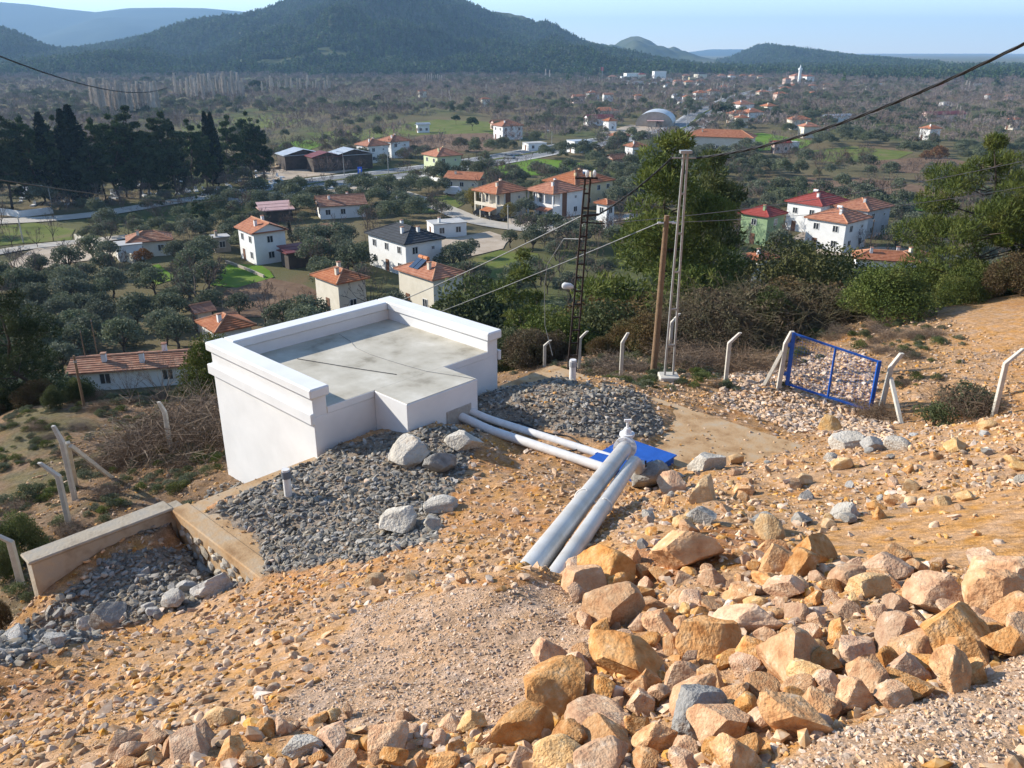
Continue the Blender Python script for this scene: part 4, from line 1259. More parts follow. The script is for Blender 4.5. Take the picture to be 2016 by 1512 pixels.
area('field', [(350,240),(520,228),(600,236),(560,250),(360,258)], M_PASTURE, .08)
area('field', [(1430,268),(1500,262),(1600,278),(1580,292),(1470,300)], M_FIELD, .10)
area('field', [(1460,362),(1560,352),(1700,350),(1860,372),(1890,392),(1760,385),(1600,375)], M_PLOUGH, .09)
area('field', [(1480,372),(1580,368),(1680,385),(1650,398),(1500,385)], M_PASTURE, .13)
area('field', [(1690,388),(1790,385),(1890,402),(1880,420),(1780,415)], M_FIELD, .12)
area('field', [(1560,300),(1680,288),(1800,300),(1760,318),(1620,320)], M_PASTURE, .08)
area('field', [(1700,318),(1850,308),(1960,330),(1880,345),(1740,338)], M_PLOUGH, .10)
area('field', [(-40,452),(60,440),(150,452),(140,472),(30,482),(-40,490)], M_PASTURE, .1)
area('field', [(395,612),(450,568),(530,548),(600,560),(660,592),(600,622),(480,626)], M_PLOUGH, .10)
area('field', [(420,560),(455,520),(520,525),(545,545),(470,568)], M_FIELD, .12)
area('field', [(575,452),(640,440),(690,452),(680,480),(600,482)], M_PLOUGH, .1)
area('field', [(270,530),(320,520),(345,548),(310,560)], M_FIELD, .1)
area('field', [(790,395),(880,385),(915,400),(880,420),(800,420)], M_PASTURE, .1)
area('field', [(900,520),(980,495),(1060,500),(1090,530),(1000,560),(930,550)], M_PASTURE, .09)
area('yard', [(825,492),(880,470),(960,455),(1010,470),(990,490),(930,505),(860,508)], M_YARD, .13)
area('yard', [(20,520),(60,492),(150,474),(240,490),(250,506),(130,520),(60,535)], M_YARD, .13)
area('yard', [(640,372),(700,362),(850,345),(870,352),(760,372),(660,382)], M_YARD, .1)
area('yard', [(500,345),(560,322),(700,325),(730,332),(600,350),(540,358)], M_YARD, .1)
area('yard', [(1180,262),(1240,246),(1340,250),(1330,262),(1250,268)], M_YARD, .1)
area('yard', [(1560,470),(1600,448),(1700,470),(1690,505),(1600,500)], M_YARD, .1)

def road(name, pix, width, m, lift, line=False, y_far=None):
    P = [Vector((*ground(a, b_)[:2], 0)) for a, b_ in pix]
    pts = []
    for i in range(len(P) - 1):
        p0 = P[max(i-1,0)]; p1 = P[i]; p2 = P[i+1]; p3 = P[min(i+2,len(P)-1)]
        k_ = max(4, int((p2 - p1).length / 6))
        for k in range(k_):
            s = k / k_
            pts.append(.5*((2*p1)+(p2-p0)*s+(2*p0-5*p1+4*p2-p3)*s*s+(3*p1-p0-3*p2+p3)*s**3))
    pts.append(P[-1])
    T = [(pts[min(i+1,len(pts)-1)] - pts[max(i-1,0)]).normalized() for i in range(len(pts))]
    def strip(nm, o0, o1, mm, lf, parent=None, dash=0):
        V = []; Q = []
        for i, (p, t) in enumerate(zip(pts, T)):
            nrm = Vector((-t.y, t.x, 0))
            for o_ in (o0, o1):
                q = p + nrm * o_; V.append((q.x, q.y, hz(q.x, q.y) + lf))
        for i in range(len(pts) - 1):
            if dash and i % dash == 0: continue
            Q.append((2*i, 2*i+2, 2*i+3, 2*i+1))
        cen = np.array([pts[0].x, pts[0].y, 0]) if parent is None else np.array(parent.location)
        me = np_mesh(nm, np.array(V) - cen, [np.array(Q)], mm)
        return ob(nm, me, parent, cen if parent is None else None)
    base = strip(name, -width / 2, width / 2, m, lift)
    tag(base, kind='structure')
    if line:
        strip('verge', -width/2 - 1.6, -width/2 - .004, M_PAVE, lift + .02, base); strip('verge', width/2 + .004, width/2 + 1.6, M_PAVE, lift + .02, base)
        strip('median', -.9, .9, M_PASTURE, lift + .15, base)
        for o_ in (-width/2 + .4, -1.4, 1.25, width/2 - .55): strip('edge_line', o_, o_ + .16, M_LINE, lift + .05, base)
        for o_ in (-width/4 - .4, width/4 + .3): strip('lane_line', o_, o_ + .15, M_LINE, lift + .05, base, 2)
    return pts
hw = road('highway', [(430,392),(560,374),(640,359),(760,345),(860,332),(975,315),(1060,300),(1130,288),(1230,272),(1310,262),(1352,250),(1368,238),(1388,222),(1420,206),(1455,192),(1500,179),(1560,168)], 17, M_ASPH, .16, True)
vr = road('village_road', [(760,372),(830,395),(885,416),(930,434),(1000,447),(1070,452),(1140,443),(1200,432),(1260,425)], 6.0, M_TRACK, .2)
road('village_road', [(-60,438),(20,436),(95,432),(180,424),(260,412),(330,400),(430,386)], 7.0, M_TRACK, .2)
road('village_road', [(-60,510),(30,492),(110,482),(190,474),(300,462)], 4.5, M_TRACK, .2)
road('dirt_track', [(1695,498),(1740,492),(1820,500),(1900,512)], 4.0, M_YARD, .2)
OPEN.append([(400,398),(640,352),(860,324),(1060,292),(1300,255),(1370,228),(1450,188),(1560,164),(1560,172),(1480,190),(1420,212),(1380,245),(1340,268),(1180,290),(980,326),(860,348),(640,374),(430,400)])
OPEN.append([(870,405),(930,424),(1000,438),(1140,432),(1220,424),(1220,436),(1140,456),(1000,462),(900,440)])
OPEN.append([(-60,425),(110,415),(110,440),(-60,450)])

# ---------------------------------------------------------------- houses
def tilemat(name, cols): return mat(name, cols, .85, scale=1.3, detail=6, bump=.25, bscale=14, rnd=.1)
RC = {'terra': tilemat('terracotta_tile', [(.27,.09,.04),(.37,.135,.06),(.42,.18,.09)]), 'red': tilemat('red_tile', [(.24,.045,.035),(.31,.06,.045)]),
      'old': tilemat('weathered_tile', [(.20,.085,.05),(.31,.14,.08),(.38,.22,.14)]), 'grey': tilemat('slate_grey_tile', [(.035,.038,.042),(.055,.058,.063)]),
      'tin': mat('tin_sheet', [(.36,.39,.42),(.46,.49,.52)], .5, .3, scale=.6), 'maroon': mat('maroon_sheet', [(.13,.03,.03),(.19,.05,.045)], .6, scale=.8),
      'pinksheet': mat('pink_sheet', [(.45,.27,.24),(.55,.36,.33)], .7, scale=.8), 'flat': mat('flat_roof', [(.38,.37,.35),(.48,.47,.45)], .9, scale=.8)}
WC = {k: mat('plaster_' + k, c, .85, scale=.9, detail=5, bump=.1) for k, c in {
      'white': [(.68,.68,.66),(.76,.76,.74)], 'cream': [(.60,.55,.44),(.68,.63,.52)], 'yellow': [(.62,.50,.28),(.70,.58,.36)], 'green': [(.22,.32,.17),(.28,.38,.21)],
      'stone': [(.34,.29,.23),(.45,.39,.32)], 'pink': [(.55,.40,.34),(.62,.48,.41)], 'grey': [(.42,.42,.42),(.5,.5,.5)], 'lime': [(.50,.55,.33),(.56,.60,.38)], 'dark': [(.05,.04,.035),(.09,.07,.055)]}.items()}
M_GLASS = mat('window_glass', [(.02,.025,.03),(.035,.04,.05)], .15, spec=.6)
M_FRAME = mat('window_frame', [(.6,.6,.58),(.7,.7,.68)], .6)
M_BROWN = mat('brown_wood', [(.13,.06,.03),(.19,.09,.05)], .7, scale=3)
M_RIDGE = mat('ridge_tile', [(.42,.19,.10),(.50,.26,.15)], .85, scale=2)
M_SOLAR = mat('solar_panel', [(.03,.05,.09),(.05,.075,.12)], .2, spec=.6)
M_ORTANK = mat('orange_tank', [(.5,.16,.04),(.6,.22,.07)], .5)
def win_mesh(w_, h_):
    f = MB(); t_ = .09
    f.box(-w_/2, w_/2, -.03, .07, -h_/2 - t_ * 0, -h_/2 + t_); f.box(-w_/2, w_/2, -.03, .07, h_/2 - t_, h_/2)
    f.box(-w_/2, -w_/2 + t_, -.03, .07, -h_/2 + t_, h_/2 - t_); f.box(w_/2 - t_, w_/2, -.03, .07, -h_/2 + t_, h_/2 - t_)
    f.box(-.035, .035, -.03, .06, -h_/2 + t_, h_/2 - t_)
    p = MB().box(-w_/2 + t_ - .01, w_/2 - t_ + .01, .0, .03, -h_/2 + t_ - .01, h_/2 - t_ + .01)
    return f.mesh('window', M_FRAME), p.mesh('pane', M_GLASS)
WIN = {k: win_mesh(*k) for k in ((1.2, 1.3), (1.0, 2.1), (.7, .7), (2.2, 1.5))}
DOORM = MB().box(-.5, .5, -.02, .06, 0, 2.1).mesh('door', M_BROWN)
def face_tf(face, w_, d_):
    """position along a face -> (x, y, rz); local +y of the window points out"""
    return {'-y': (lambda s: (s, -d_ / 2, math.pi)), '+y': (lambda s: (s, d_ / 2, 0)), '-x': (lambda s: (-w_ / 2, s, math.pi / 2)), '+x': (lambda s: (w_ / 2, s, -math.pi / 2))}[face]
def put_window(parent, face, w_, d_, s, z, k=(1.2, 1.3)):
    x_, y_, r_ = face_tf(face, w_, d_)(s)
    f, p = WIN[k]
    o = ob('window', f, parent, (x_, y_, z), (0, 0, r_)); ob('pane', p, o)
def courses(mb, eL, eR, rR, rL, n):
    eL, eR, rR, rL = (Vector(p) for p in (eL, eR, rR, rL))
    nr = (eR - eL).cross(rL - eL); nr.normalize()
    if nr.z < 0: nr = -nr
    for i in range(n):
        t0, t1 = i / n, (i + 1) / n
        a, b_, c_, d_ = eL.lerp(rL, t0) + nr * .06, eR.lerp(rR, t0) + nr * .06, eR.lerp(rR, t1), eL.lerp(rL, t1)
        a2, b2 = eL.lerp(rL, t0), eR.lerp(rR, t0)
        mb.add([tuple(a), tuple(b_), tuple(c_), tuple(d_), tuple(a2), tuple(b2)], [(0, 1, 2, 3), (4, 5, 1, 0)])
def roof_mesh(w_, d_, z, kind, oh=.55, pitch=.42, n=7):
    mb = MB(); x0, x1, y0, y1 = -w_/2 - oh, w_/2 + oh, -d_/2 - oh, d_/2 + oh
    mb.box(x0, x1, y0, y1, z, z + .14); zb = z + .145
    W_, D_ = x1 - x0, y1 - y0
    ridges = []
    if kind == 'hip':
        if W_ >= D_:
            h_ = D_ / 2 * pitch; a, b_ = (x0 + D_/2, 0, zb + h_), (x1 - D_/2, 0, zb + h_)
        else:
            h_ = W_ / 2 * pitch; a, b_ = (0, y0 + W_/2, zb + h_), (0, y1 - W_/2, zb + h_)
        A, B, Cc, Dd = (x0, y0, zb), (x1, y0, zb), (x1, y1, zb), (x0, y1, zb)
        if W_ >= D_:
            for q in ((A, B, b_, a), (Cc, Dd, a, b_), (B, Cc, b_, b_), (Dd, A, a, a)): courses(mb, *q, n)
            ridges = [(a, b_), (A, a), (Dd, a), (B, b_), (Cc, b_)]
        else:
            for q in ((B, Cc, b_, a), (Dd, A, a, b_), (A, B, a, a), (Cc, Dd, b_, b_)): courses(mb, *q, n)
            ridges = [(a, b_), (A, a), (B, a), (Cc, b_), (Dd, b_)]
        top = h_
    elif kind == 'gabley':       # ridge along y, gable ends on -y and +y
        h_ = W_ / 2 * pitch; a, b_ = (0, y0, zb + h_), (0, y1, zb + h_)
        courses(mb, (x1, y0, zb), (x1, y1, zb), b_, a, n); courses(mb, (x0, y1, zb), (x0, y0, zb), a, b_, n)
        ridges = [(a, b_)]; top = h_
    elif kind == 'gablex':
        h_ = D_ / 2 * pitch; a, b_ = (x0, 0, zb + h_), (x1, 0, zb + h_)
        courses(mb, (x0, y0, zb), (x1, y0, zb), b_, a, n); courses(mb, (x1, y1, zb), (x0, y1, zb), a, b_, n)
        ridges = [(a, b_)]; top = h_
    elif kind == 'shed':
        h_ = D_ * .16; courses(mb, (x0, y0, zb), (x1, y0, zb), (x1, y1, zb + h_), (x0, y1, zb + h_), 3); top = h_
    else:
        top = 0
    return mb, ridges, top
HOUSES = []
HLAB = []
def house(lab, cx, by, pxw, ratio, rot, st, roof, wall, rcol, near=1, chim=1, group=None, wins=None, veranda=False, loc=None, name='house', hgt=2.85, base=.0, pitch=.42, cat='house', back=.5):
    th = math.radians(rot)
    P = ground(cx, by); D = project(P)[2]
    vis = pxw * D / FPX
    d_ = vis / (abs(math.cos(th)) * ratio + abs(math.sin(th))) ; w_ = d_ * ratio
    fw = np.array([P[0], P[1]]); fw = fw / np.linalg.norm(fw)
    ext = (abs(math.sin(th)) * w_ + abs(math.cos(th)) * d_) / 2
    P = np.array([P[0] + fw[0] * ext * back * 2, P[1] + fw[1] * ext * back * 2, 0]); P[2] = hz(P[0], P[1])
    e = empty(name, P, th, lab, cat, group)
    H_ = st * hgt + base
    HOUSES.append((P[0], P[1], max(w_, d_) * .62)); HLAB.append((P[0], P[1], lab))
    wm, rm_ = WC[wall], RC[rcol]
    if veranda:
        dep = min(2.3, w_ * .28)
        MB().box(-w_/2 + dep, w_/2, -d_/2, d_/2, -1.5, H_).build('wall', wm, e)
        MB().box(-w_/2, -w_/2 + dep - .003, -d_/2, d_/2, hgt - .3, hgt).build('balcony', wm, e)
        MB().box(-w_/2 - .02, -w_/2 + .12, -d_/2, d_/2, hgt + .003, hgt + .45).build('balcony_rail', wm, e)
        for yy in (-d_/2 + .18, -d_/6, d_/6, d_/2 - .18):
            MB().box(-w_/2 + .01, -w_/2 + .33, yy - .16, yy + .16, -1.2, hgt - .3).build('column', wm, e)
            MB().box(-w_/2 + .01, -w_/2 + .33, yy - .16, yy + .16, hgt + .45, H_).build('column', wm, e)
        MB().box(-w_/2 + .02, -w_/2 + dep - .01, -d_/2, -d_/2 + .12, -.5, hgt - .3).build('side_screen', wm, e)
        for yy in (-d_/4, d_/4):
            for fl in (0, 1):
                f, p = WIN[(1.0, 2.1)]; o = ob('window', f, e, (-w_/2 + dep, yy, fl * hgt + 1.15), (0, 0, math.pi / 2)); ob('pane', p, o)
        mb = MB(); courses(mb, (-w_/2 - 2.2, -d_/2, hgt - .9), (-w_/2 - 2.2, -d_*.05, hgt - .9), (-w_/2 - .02, -d_*.05, hgt - .35), (-w_/2 - .02, -d_/2, hgt - .35), 3)
        mb.build('porch_roof', rm_, e)
        for yy in (-d_/2 + .15, -d_*.05 - .1): MB().box(-w_/2 - 2.1, -w_/2 - 1.9, yy - .09, yy + .09, -1, hgt - .85).build('column', wm, e)
        fl_ = '-y'
        MB().box(-w_*.12 - .75, -w_*.12 + .75, -d_/2 - .06, -d_/2 - .003, .1, H_ - .05).build('facade_panel', M_BROWN, e)
    else:
        MB().box(-w_/2, w_/2, -d_/2, d_/2, -1.5, H_).build('wall', wm, e)
    mb, ridges, top = roof_mesh(w_, d_, H_ + .003, roof, .55 if roof != 'flat' else .15, pitch, 7 if near else 3)
    ro = mb.build('roof', rm_, e)
    if roof.startswith('gable'):
        g_ = MB()
        if roof == 'gabley':
            for yy, s_ in ((-d_/2 + .003, 1), (d_/2 - .003, -1)):
                g_ = MB(); V = [(-w_/2, yy, H_ + .14), (w_/2, yy, H_ + .14), (0, yy, H_ + .14 + top * .88), (-w_/2, yy + .2 * s_, H_ + .14), (w_/2, yy + .2 * s_, H_ + .14), (0, yy + .2 * s_, H_ + .14 + top * .88)]
                g_.add(V, [(0,1,4,3),(1,2,5,4),(2,0,3,5)], [(0,2,1),(3,4,5)]); g_.build('gable', wm, e)
        else:
            for xx, s_ in ((-w_/2 + .003, 1), (w_/2 - .003, -1)):
                g_ = MB(); V = [(xx, -d_/2, H_ + .14), (xx, d_/2, H_ + .14), (xx, 0, H_ + .14 + top * .88), (xx + .2 * s_, -d_/2, H_ + .14), (xx + .2 * s_, d_/2, H_ + .14), (xx + .2 * s_, 0, H_ + .14 + top * .88)]
                g_.add(V, [(0,1,4,3),(1,2,5,4),(2,0,3,5)], [(0,2,1),(3,4,5)]); g_.build('gable', wm, e)
    if near and rcol in ('terra', 'red', 'old', 'grey'):
        for a, b_ in ridges:
            MB().tube([Vector(a) + Vector((0,0,.05)), Vector(b_) + Vector((0,0,.05))], .13, 5).build('ridge', M_RIDGE if rcol in ('terra','old') else rm_, ro)
    for k in range(chim):
        x_, y_ = w_ * (-.26, .2, .05)[k % 3], d_ * (-.2, .25, -.32)[k % 3]
        ch = MB().box(x_ - .24, x_ + .24, y_ - .24, y_ + .24, H_ + .2, H_ + top * .55 + 1.15).build('chimney', wm if wall != 'dark' else WC['stone'], ro)
        MB().box(x_ - .3, x_ + .3, y_ - .3, y_ + .3, H_ + top * .55 + 1.152, H_ + top * .55 + 1.25).build('chimney_cap', RC['old'], e)
    if near or wins:
        for fc in ('-y', '-x', '+x', '+y'):
            L_ = w_ if fc[1] == 'y' else d_
            if veranda and fc == '-x': continue
            nw_ = (wins or {}).get(fc, max(1, int(L_ / 3.3)))
            for fl in range(int(st)):
                for k in range(nw_):
                    s = (k + .5) / nw_ * L_ - L_ / 2
                    big_ = (k + fl) % 3 == 2
                    if veranda and fc == '-y' and abs(s + w_*.12) < 1.3: continue
                    if fl == 0 and k == nw_ // 2 and fc == '-x':
                        x_, y_, r_ = face_tf(fc, w_, d_)(s); ob('door', DOORM, e, (x_, y_, base + .02), (0, 0, r_)); continue
                    put_window(e, fc, w_, d_, s, fl * hgt + base + 1.55, (1.2, 1.3) if not big_ else (.7, .7) if fc == '-y' else (1.2, 1.3))
    e['dims'] = (w_, d_, H_, top)
    return e
def solar(e, x_, y_, n=2, tank=M_WHITE):
    w_, d_, H_, top = e['dims']
    z = H_ + top * .45
    s = empty('solar_heater', (0,0,0), 0); 
    s.parent = e
    s.location = (x_, y_, z)
    for k in range(n):
        MB().add([(-1.0, k*1.15 - .5, .0), (-1.0, k*1.15 + .5, .0), (.75, k*1.15 + .5, 1.1), (.75, k*1.15 - .5, 1.1), (-1.0, k*1.15 - .5, .1), (-1.0, k*1.15 + .5, .1), (.75, k*1.15 + .5, 1.2), (.75, k*1.15 - .5, 1.2)], [(3,2,1,0),(4,5,6,7),(0,1,5,4),(1,2,6,5),(2,3,7,6),(3,0,4,7)]).build('panel', M_SOLAR, s)
        MB().tube([(1.0, k*1.15 - .5, 1.35), (1.0, k*1.15 + .5, 1.35)], .28, 10).build('tank', tank, s)
    return s
h = house('white two storey house with dark grey tiled roof and white chimneys', 800, 546, 155, .62, 40, 2, 'hip', 'white', 'grey', chim=3)
house('white gabled house with orange tiles beside the maroon annex', 522, 522, 100, .8, 38, 2, 'gabley', 'white', 'terra', chim=2)
house('dark maroon roofed lean-to against the white gabled house', 583, 528, 56, 1.2, 38, 1, 'shed', 'dark', 'maroon', 0, 0, name='annex', cat='annex', back=.3)
h = house('cream house with orange tiled roof and twin solar water heaters', 850, 622, 132, .62, 42, 1.9, 'hip', 'cream', 'terra', chim=1)
solar(h, -1.2, .6, 2, M_ORTANK)
house('cream house with orange tiled roof left of the solar heater house', 675, 622, 105, .7, 42, 1.7, 'hip', 'cream', 'terra', chim=2)
house('low terracotta roofed cottage just behind the white valve house', 452, 694, 108, .8, 40, 1, 'hip', 'white', 'terra', chim=1)
house('small tiled outhouse beside the low terracotta cottage', 402, 655, 44, .8, 40, 1, 'gablex', 'stone', 'old', chim=0, name='outhouse', cat='shed')
house('long whitewashed house with patched tile roof below the slope', 285, 768, 245, 2.7, 12, 1, 'gablex', 'white', 'old', chim=3, pitch=.26, hgt=2.4, wins={'-x': 1, '-y': 2})
house('low old house with wide terracotta roof behind a long garden wall', 300, 508, 92, 1.3, 24, 1, 'hip', 'cream', 'old', chim=1)
house('flat grey roofed annex at the end of the long garden wall', 258, 515, 62, 1.0, 30, 1, 'flat', 'white', 'flat', 0, 0, name='annex', cat='annex')
house('open shed with pink sheet roof among the trees', 545, 440, 72, 1.2, 25, .95, 'shed', 'dark', 'pinksheet', 0, 0, name='shed', cat='shed')
house('low orange roofed house half hidden by bare trees', 672, 432, 105, 1.4, 20, 1, 'gablex', 'white', 'old', chim=2)
house('small pale concrete hut with flat roof by the dark cedar', 437, 498, 42, 1, 30, 1, 'flat', 'stone', 'flat', 1, 1, name='hut', cat='hut')
house('low white building with flat grey roof beside the dirt yard', 880, 470, 80, 1.5, 22, 1, 'flat', 'white', 'flat', 1, 1)
house('veranda house with orange roof next to the yellow willow', 985, 432, 104, 1.15, 42, 2, 'hip', 'cream', 'terra', chim=2, veranda=True)
house('veranda house with orange roof and arched porch behind the garden wall', 1092, 432, 112, 1.15, 42, 2, 'hip', 'white', 'terra', chim=2, veranda=True)
h = house('yellow walled house with wide orange roof behind the veranda houses', 1138, 412, 138, 1.3, 42, 2, 'hip', 'yellow', 'terra', chim=3)
solar(h, -.5, -1.5, 1)
house('white house corner showing beside the large pine', 1190, 456, 34, .8, 42, 2, 'hip', 'white', 'terra', chim=0)
house('low long house with orange gable roof behind the willow', 918, 376, 82, 1.6, -20, 1, 'gablex', 'cream', 'terra', chim=1)
house('pale green house with orange roof and dormer beside the highway', 872, 346, 76, 1.0, 35, 2, 'hip', 'lime', 'terra', chim=2)
house('white house with orange roof next to the timber sheds', 735, 322, 64, 1.0, 40, 2, 'hip', 'white', 'terra', chim=2)
house('taller white house with orange roof behind the timber sheds', 778, 312, 60, 1.0, 40, 2, 'hip', 'white', 'terra', chim=2)
for lab, a, b_, pw, c_ in (('open timber shed with grey tin roof nearest the stacked logs', 592, 336, 90, 'tin'), ('timber shed with maroon sheet roof between two tin roofs', 640, 340, 70, 'maroon'), ('wide timber shed with patched grey roof beside the white house', 690, 336, 92, 'tin')):
    sh = house(lab, a, b_, pw, 1.5, 32, 1.6, 'gabley', 'dark', c_, 0, 0, name='timber_shed', cat='shed', pitch=.25)
house('white house with orange roof beyond the highway bend', 1000, 276, 58, 1.2, 30, 2, 'hip', 'white', 'terra', chim=1)
house('ruined pale house with rusty roof behind the white bend house', 985, 256, 40, 1.3, 20, 1, 'gablex', 'pink', 'old', 1, 0)
house('white flat roofed shop right at the highway kerb', 1052, 298, 48, 1.4, 25, 1, 'flat', 'white', 'flat', 1, 0, name='shop', cat='shop')
house('white block house with pale overhanging tin roof', 1140, 302, 50, 1.2, 25, 1.5, 'flat', 'white', 'tin', 1, 0)
house('old stone house with orange roof among bare trees', 1218, 292, 38, 1, 30, 1.6, 'hip', 'stone', 'terra', chim=1)
house('small white house with bright orange roof left of the big pine', 1250, 314, 40, 1.1, 25, 1.5, 'hip', 'white', 'terra', chim=1)
house('ruined pink walled house with sagging orange roof', 1212, 332, 44, 1.2, 30, 1, 'gablex', 'pink', 'old', 1, 0)
h = house('long two storey lodge with wide orange roof beside the highway', 1415, 300, 142, 2.6, -22, 1.8, 'hip', 'cream', 'terra', chim=1, name='lodge', cat='building')
house('maroon roofed roadside workshop', 1178, 248, 58, 1.8, 15, 1.2, 'gablex', 'white', 'maroon', 1, 0, name='workshop', cat='building')
house('roadside hall with wide rusty orange roof behind the workshop', 1190, 232, 50, 1.8, 15, 1.3, 'hip', 'cream', 'terra', 0, 0, name='hall', cat='building')
house('small white roadside cafe with orange roof by the workshop', 1200, 258, 26, 1, 30, 1.6, 'hip', 'white', 'terra', 1, 0, name='cafe', cat='building')
# right hand cluster
house('green house with red tiled roof and white balcony', 1495, 484, 84, 1.0, 42, 2, 'hip', 'green', 'red', chim=1, veranda=False)
h = house('large white house with dark red roof and solar heaters', 1600, 462, 118, 1.25, 40, 2.1, 'hip', 'white', 'red', chim=2); solar(h, -1, .5, 1)
h = house('white house with orange roof and white dishes in front of the blue grey house', 1640, 498, 122, 1.1, 42, 2, 'hip', 'white', 'terra', chim=1); solar(h, -1.4, -.3, 1)
house('blue grey sided house with orange roof behind the others', 1690, 470, 112, 1.3, 40, 2, 'hip', 'grey', 'terra', chim=1)
house('orange roof showing over the dark thicket', 1490, 556, 62, 1.2, 30, 1.3, 'hip', 'white', 'terra', chim=1)
house('long orange roof behind the green shrubs', 1735, 556, 120, 2.2, -18, 1.2, 'hip', 'white', 'terra', chim=2)
house('small low house with orange roof at the end of the dirt track', 1790, 540, 60, 1.6, 20, 1, 'hip', 'cream', 'old', chim=1)
# scattered farm houses, far ones without small parts
FARH = [('white farmhouse with orange roof alone in the olive groves', 1828, 277, 36, 1.2, 'hip', 'white', 'terra'), ('orange roofed cottage beside the long white wall', 1590, 272, 34, 1.2, 'hip', 'cream', 'terra'),
 ('orange roofed cottage just behind its twin near the long white wall', 1570, 256, 40, 1.5, 'hip', 'cream', 'terra'), ('long white farm building in the orchards', 1645, 244, 66, 6, 'gablex', 'white', 'tin'),
 ('long maroon roofed farm sheds at the orchard edge', 1855, 240, 90, 4, 'gablex', 'pink', 'maroon'), ('small farmhouse with orange roof near the right pine', 1992, 256, 26, 1.2, 'hip', 'cream', 'terra'),
 ('white farm store with pale roof among brown trees', 1556, 300, 30, 2, 'flat', 'white', 'flat'), ('low red roofed outbuilding by the green field', 1535, 302, 36, 2.5, 'gablex', 'pink', 'red'),
 ('orange roofed house with white walls beside the dark umbrella pine', 1460, 222, 44, 1.2, 'hip', 'white', 'terra'), ('white village house with orange roof below the umbrella pine', 1478, 240, 42, 1.2, 'hip', 'white', 'terra'),
 ('low orange roofed house under the umbrella pine', 1450, 243, 40, 1.6, 'hip', 'cream', 'terra'), ('pointed orange roofed house among copper trees', 1512, 226, 28, 1, 'hip', 'cream', 'terra'),
 ('orange roof just behind the long lodge', 1458, 252, 24, 1.2, 'hip', 'cream', 'terra'), ('white orange roofed house in the row beside the highway', 1378, 196, 26, 1.2, 'hip', 'white', 'terra'),
 ('orange roofed house in the row near the poplars', 1402, 192, 30, 1.6, 'hip', 'cream', 'terra'), ('pink walled house at the far end of the highway row', 1425, 182, 20, 1.2, 'hip', 'pink', 'terra'),
 ('orange roofed house right of the highway row', 1500, 194, 24, 1.4, 'hip', 'cream', 'terra'), ('orange roofed house by the cypress near the highway', 1535, 198, 26, 1.4, 'hip', 'pink', 'terra'),
 ('orange roofed house left of the arched hall', 1352, 205, 18, 1.2, 'hip', 'white', 'terra'), ('white cube house left of the highway', 1340, 212, 14, 1, 'flat', 'white', 'flat'),
 ('long white barn left of the highway', 1333, 198, 24, 2.2, 'gablex', 'white', 'tin'), ('white house with orange roof in the middle orchards', 1166, 196, 26, 1.5, 'hip', 'white', 'terra'),
 ('small white house in the middle orchards', 1196, 200, 20, 1.4, 'gablex', 'white', 'old'), ('orange roofed barn in the middle orchards', 1138, 204, 26, 1.6, 'gablex', 'pink', 'terra'),
 ('pink house beside the slim poplar', 1256, 202, 16, 1.5, 'hip', 'pink', 'terra'), ('orange roofed hut among the grey trees', 955, 210, 20, 1.6, 'hip', 'cream', 'terra'),
 ('orange hut beside the round dark pine', 832, 192, 18, 1.6, 'hip', 'cream', 'terra'), ('blue white house with a lawn behind the poplars', 262, 168, 22, 1.8, 'hip', 'white', 'grey'),
 ('red roofed farmhouse on the left far plain', 64, 130, 20, 1.6, 'hip', 'cream', 'terra'), ('low white sheds on the left far plain', 50, 130, 14, 2.5, 'gablex', 'white', 'tin'),
 ('pale red roofed house left of the poplar wood', 210, 136, 16, 1.6, 'hip', 'pink', 'terra'), ('long white factory hall below the mountain', 612, 138, 80, 7, 'flat', 'white', 'tin'),
 ('second white factory hall beside the long one', 672, 140, 24, 3, 'flat', 'white', 'tin'), ('white greenhouse tunnel by the ploughed field', 833, 262, 26, 2.2, 'gablex', 'white', 'tin')]
for lab, a, b_, pw, ra, rf, wl, rc_ in FARH:
    D_ = project(ground(a, b_))[2]
    house(lab, a, b_, pw, ra, random.Random(a).uniform(5, 35), 1.3 if ra > 2 or rf == 'flat' else 1.7, rf, wl, rc_, 0, 1 if rf == 'hip' and pw > 20 else 0, wins={'-y': 2, '-x': 2, '+x': 0, '+y': 0} if pw > 24 else None)
# the far village in front of the forest
FV = [(1245,158,34,'white','flat',3), (1232,160,22,'white','tin',2), (1262,158,18,'cream','red',2.5), (1297,159,26,'white','flat',4), (1312,162,22,'white','tin',1.5), (1350,158,14,'cream','terra',2), (1378,160,26,'cream','grey',3), (1362,162,14,'yellow','flat',2),
      (1335,168,22,'pink','terra',1.5), (1357,170,22,'cream','terra',1.5), (1378,168,20,'white','terra',1.5), (1312,172,14,'white','terra',1.5), (1250,166,34,'white','tin',1), (1290,168,24,'grey','tin',1),
      (1420,158,16,'pink','terra',2), (1440,158,16,'white','terra',2), (1462,158,14,'pink','terra',2), (1480,158,14,'pink','terra',2), (1496,160,12,'cream','terra',2), (1206,158,18,'cream','terra',1.5),
      (1570,165,34,'pink','terra',3), (1590,166,22,'white','terra',3), (1548,166,16,'pink','terra',2), (1545,184,24,'cream','terra',1.5), (1560,178,22,'pink','terra',1.5), (1598,178,16,'cream','terra',1.5), (1628,176,16,'cream','terra',1.5), (1680,176,14,'white','tin',1.2), (1712,178,16,'white','tin',1.2), (1860,176,30,'pink','maroon',1), (1945,196,16,'white','terra',1.2), (1985,198,16,'pink','terra',1.2), (1730,168,12,'white','terra',1), (1920,170,20,'cream','tin',1), (1600,192,16,'cream','terra',1.3), (1860,210,22,'white','flat',1)]
seen = {}
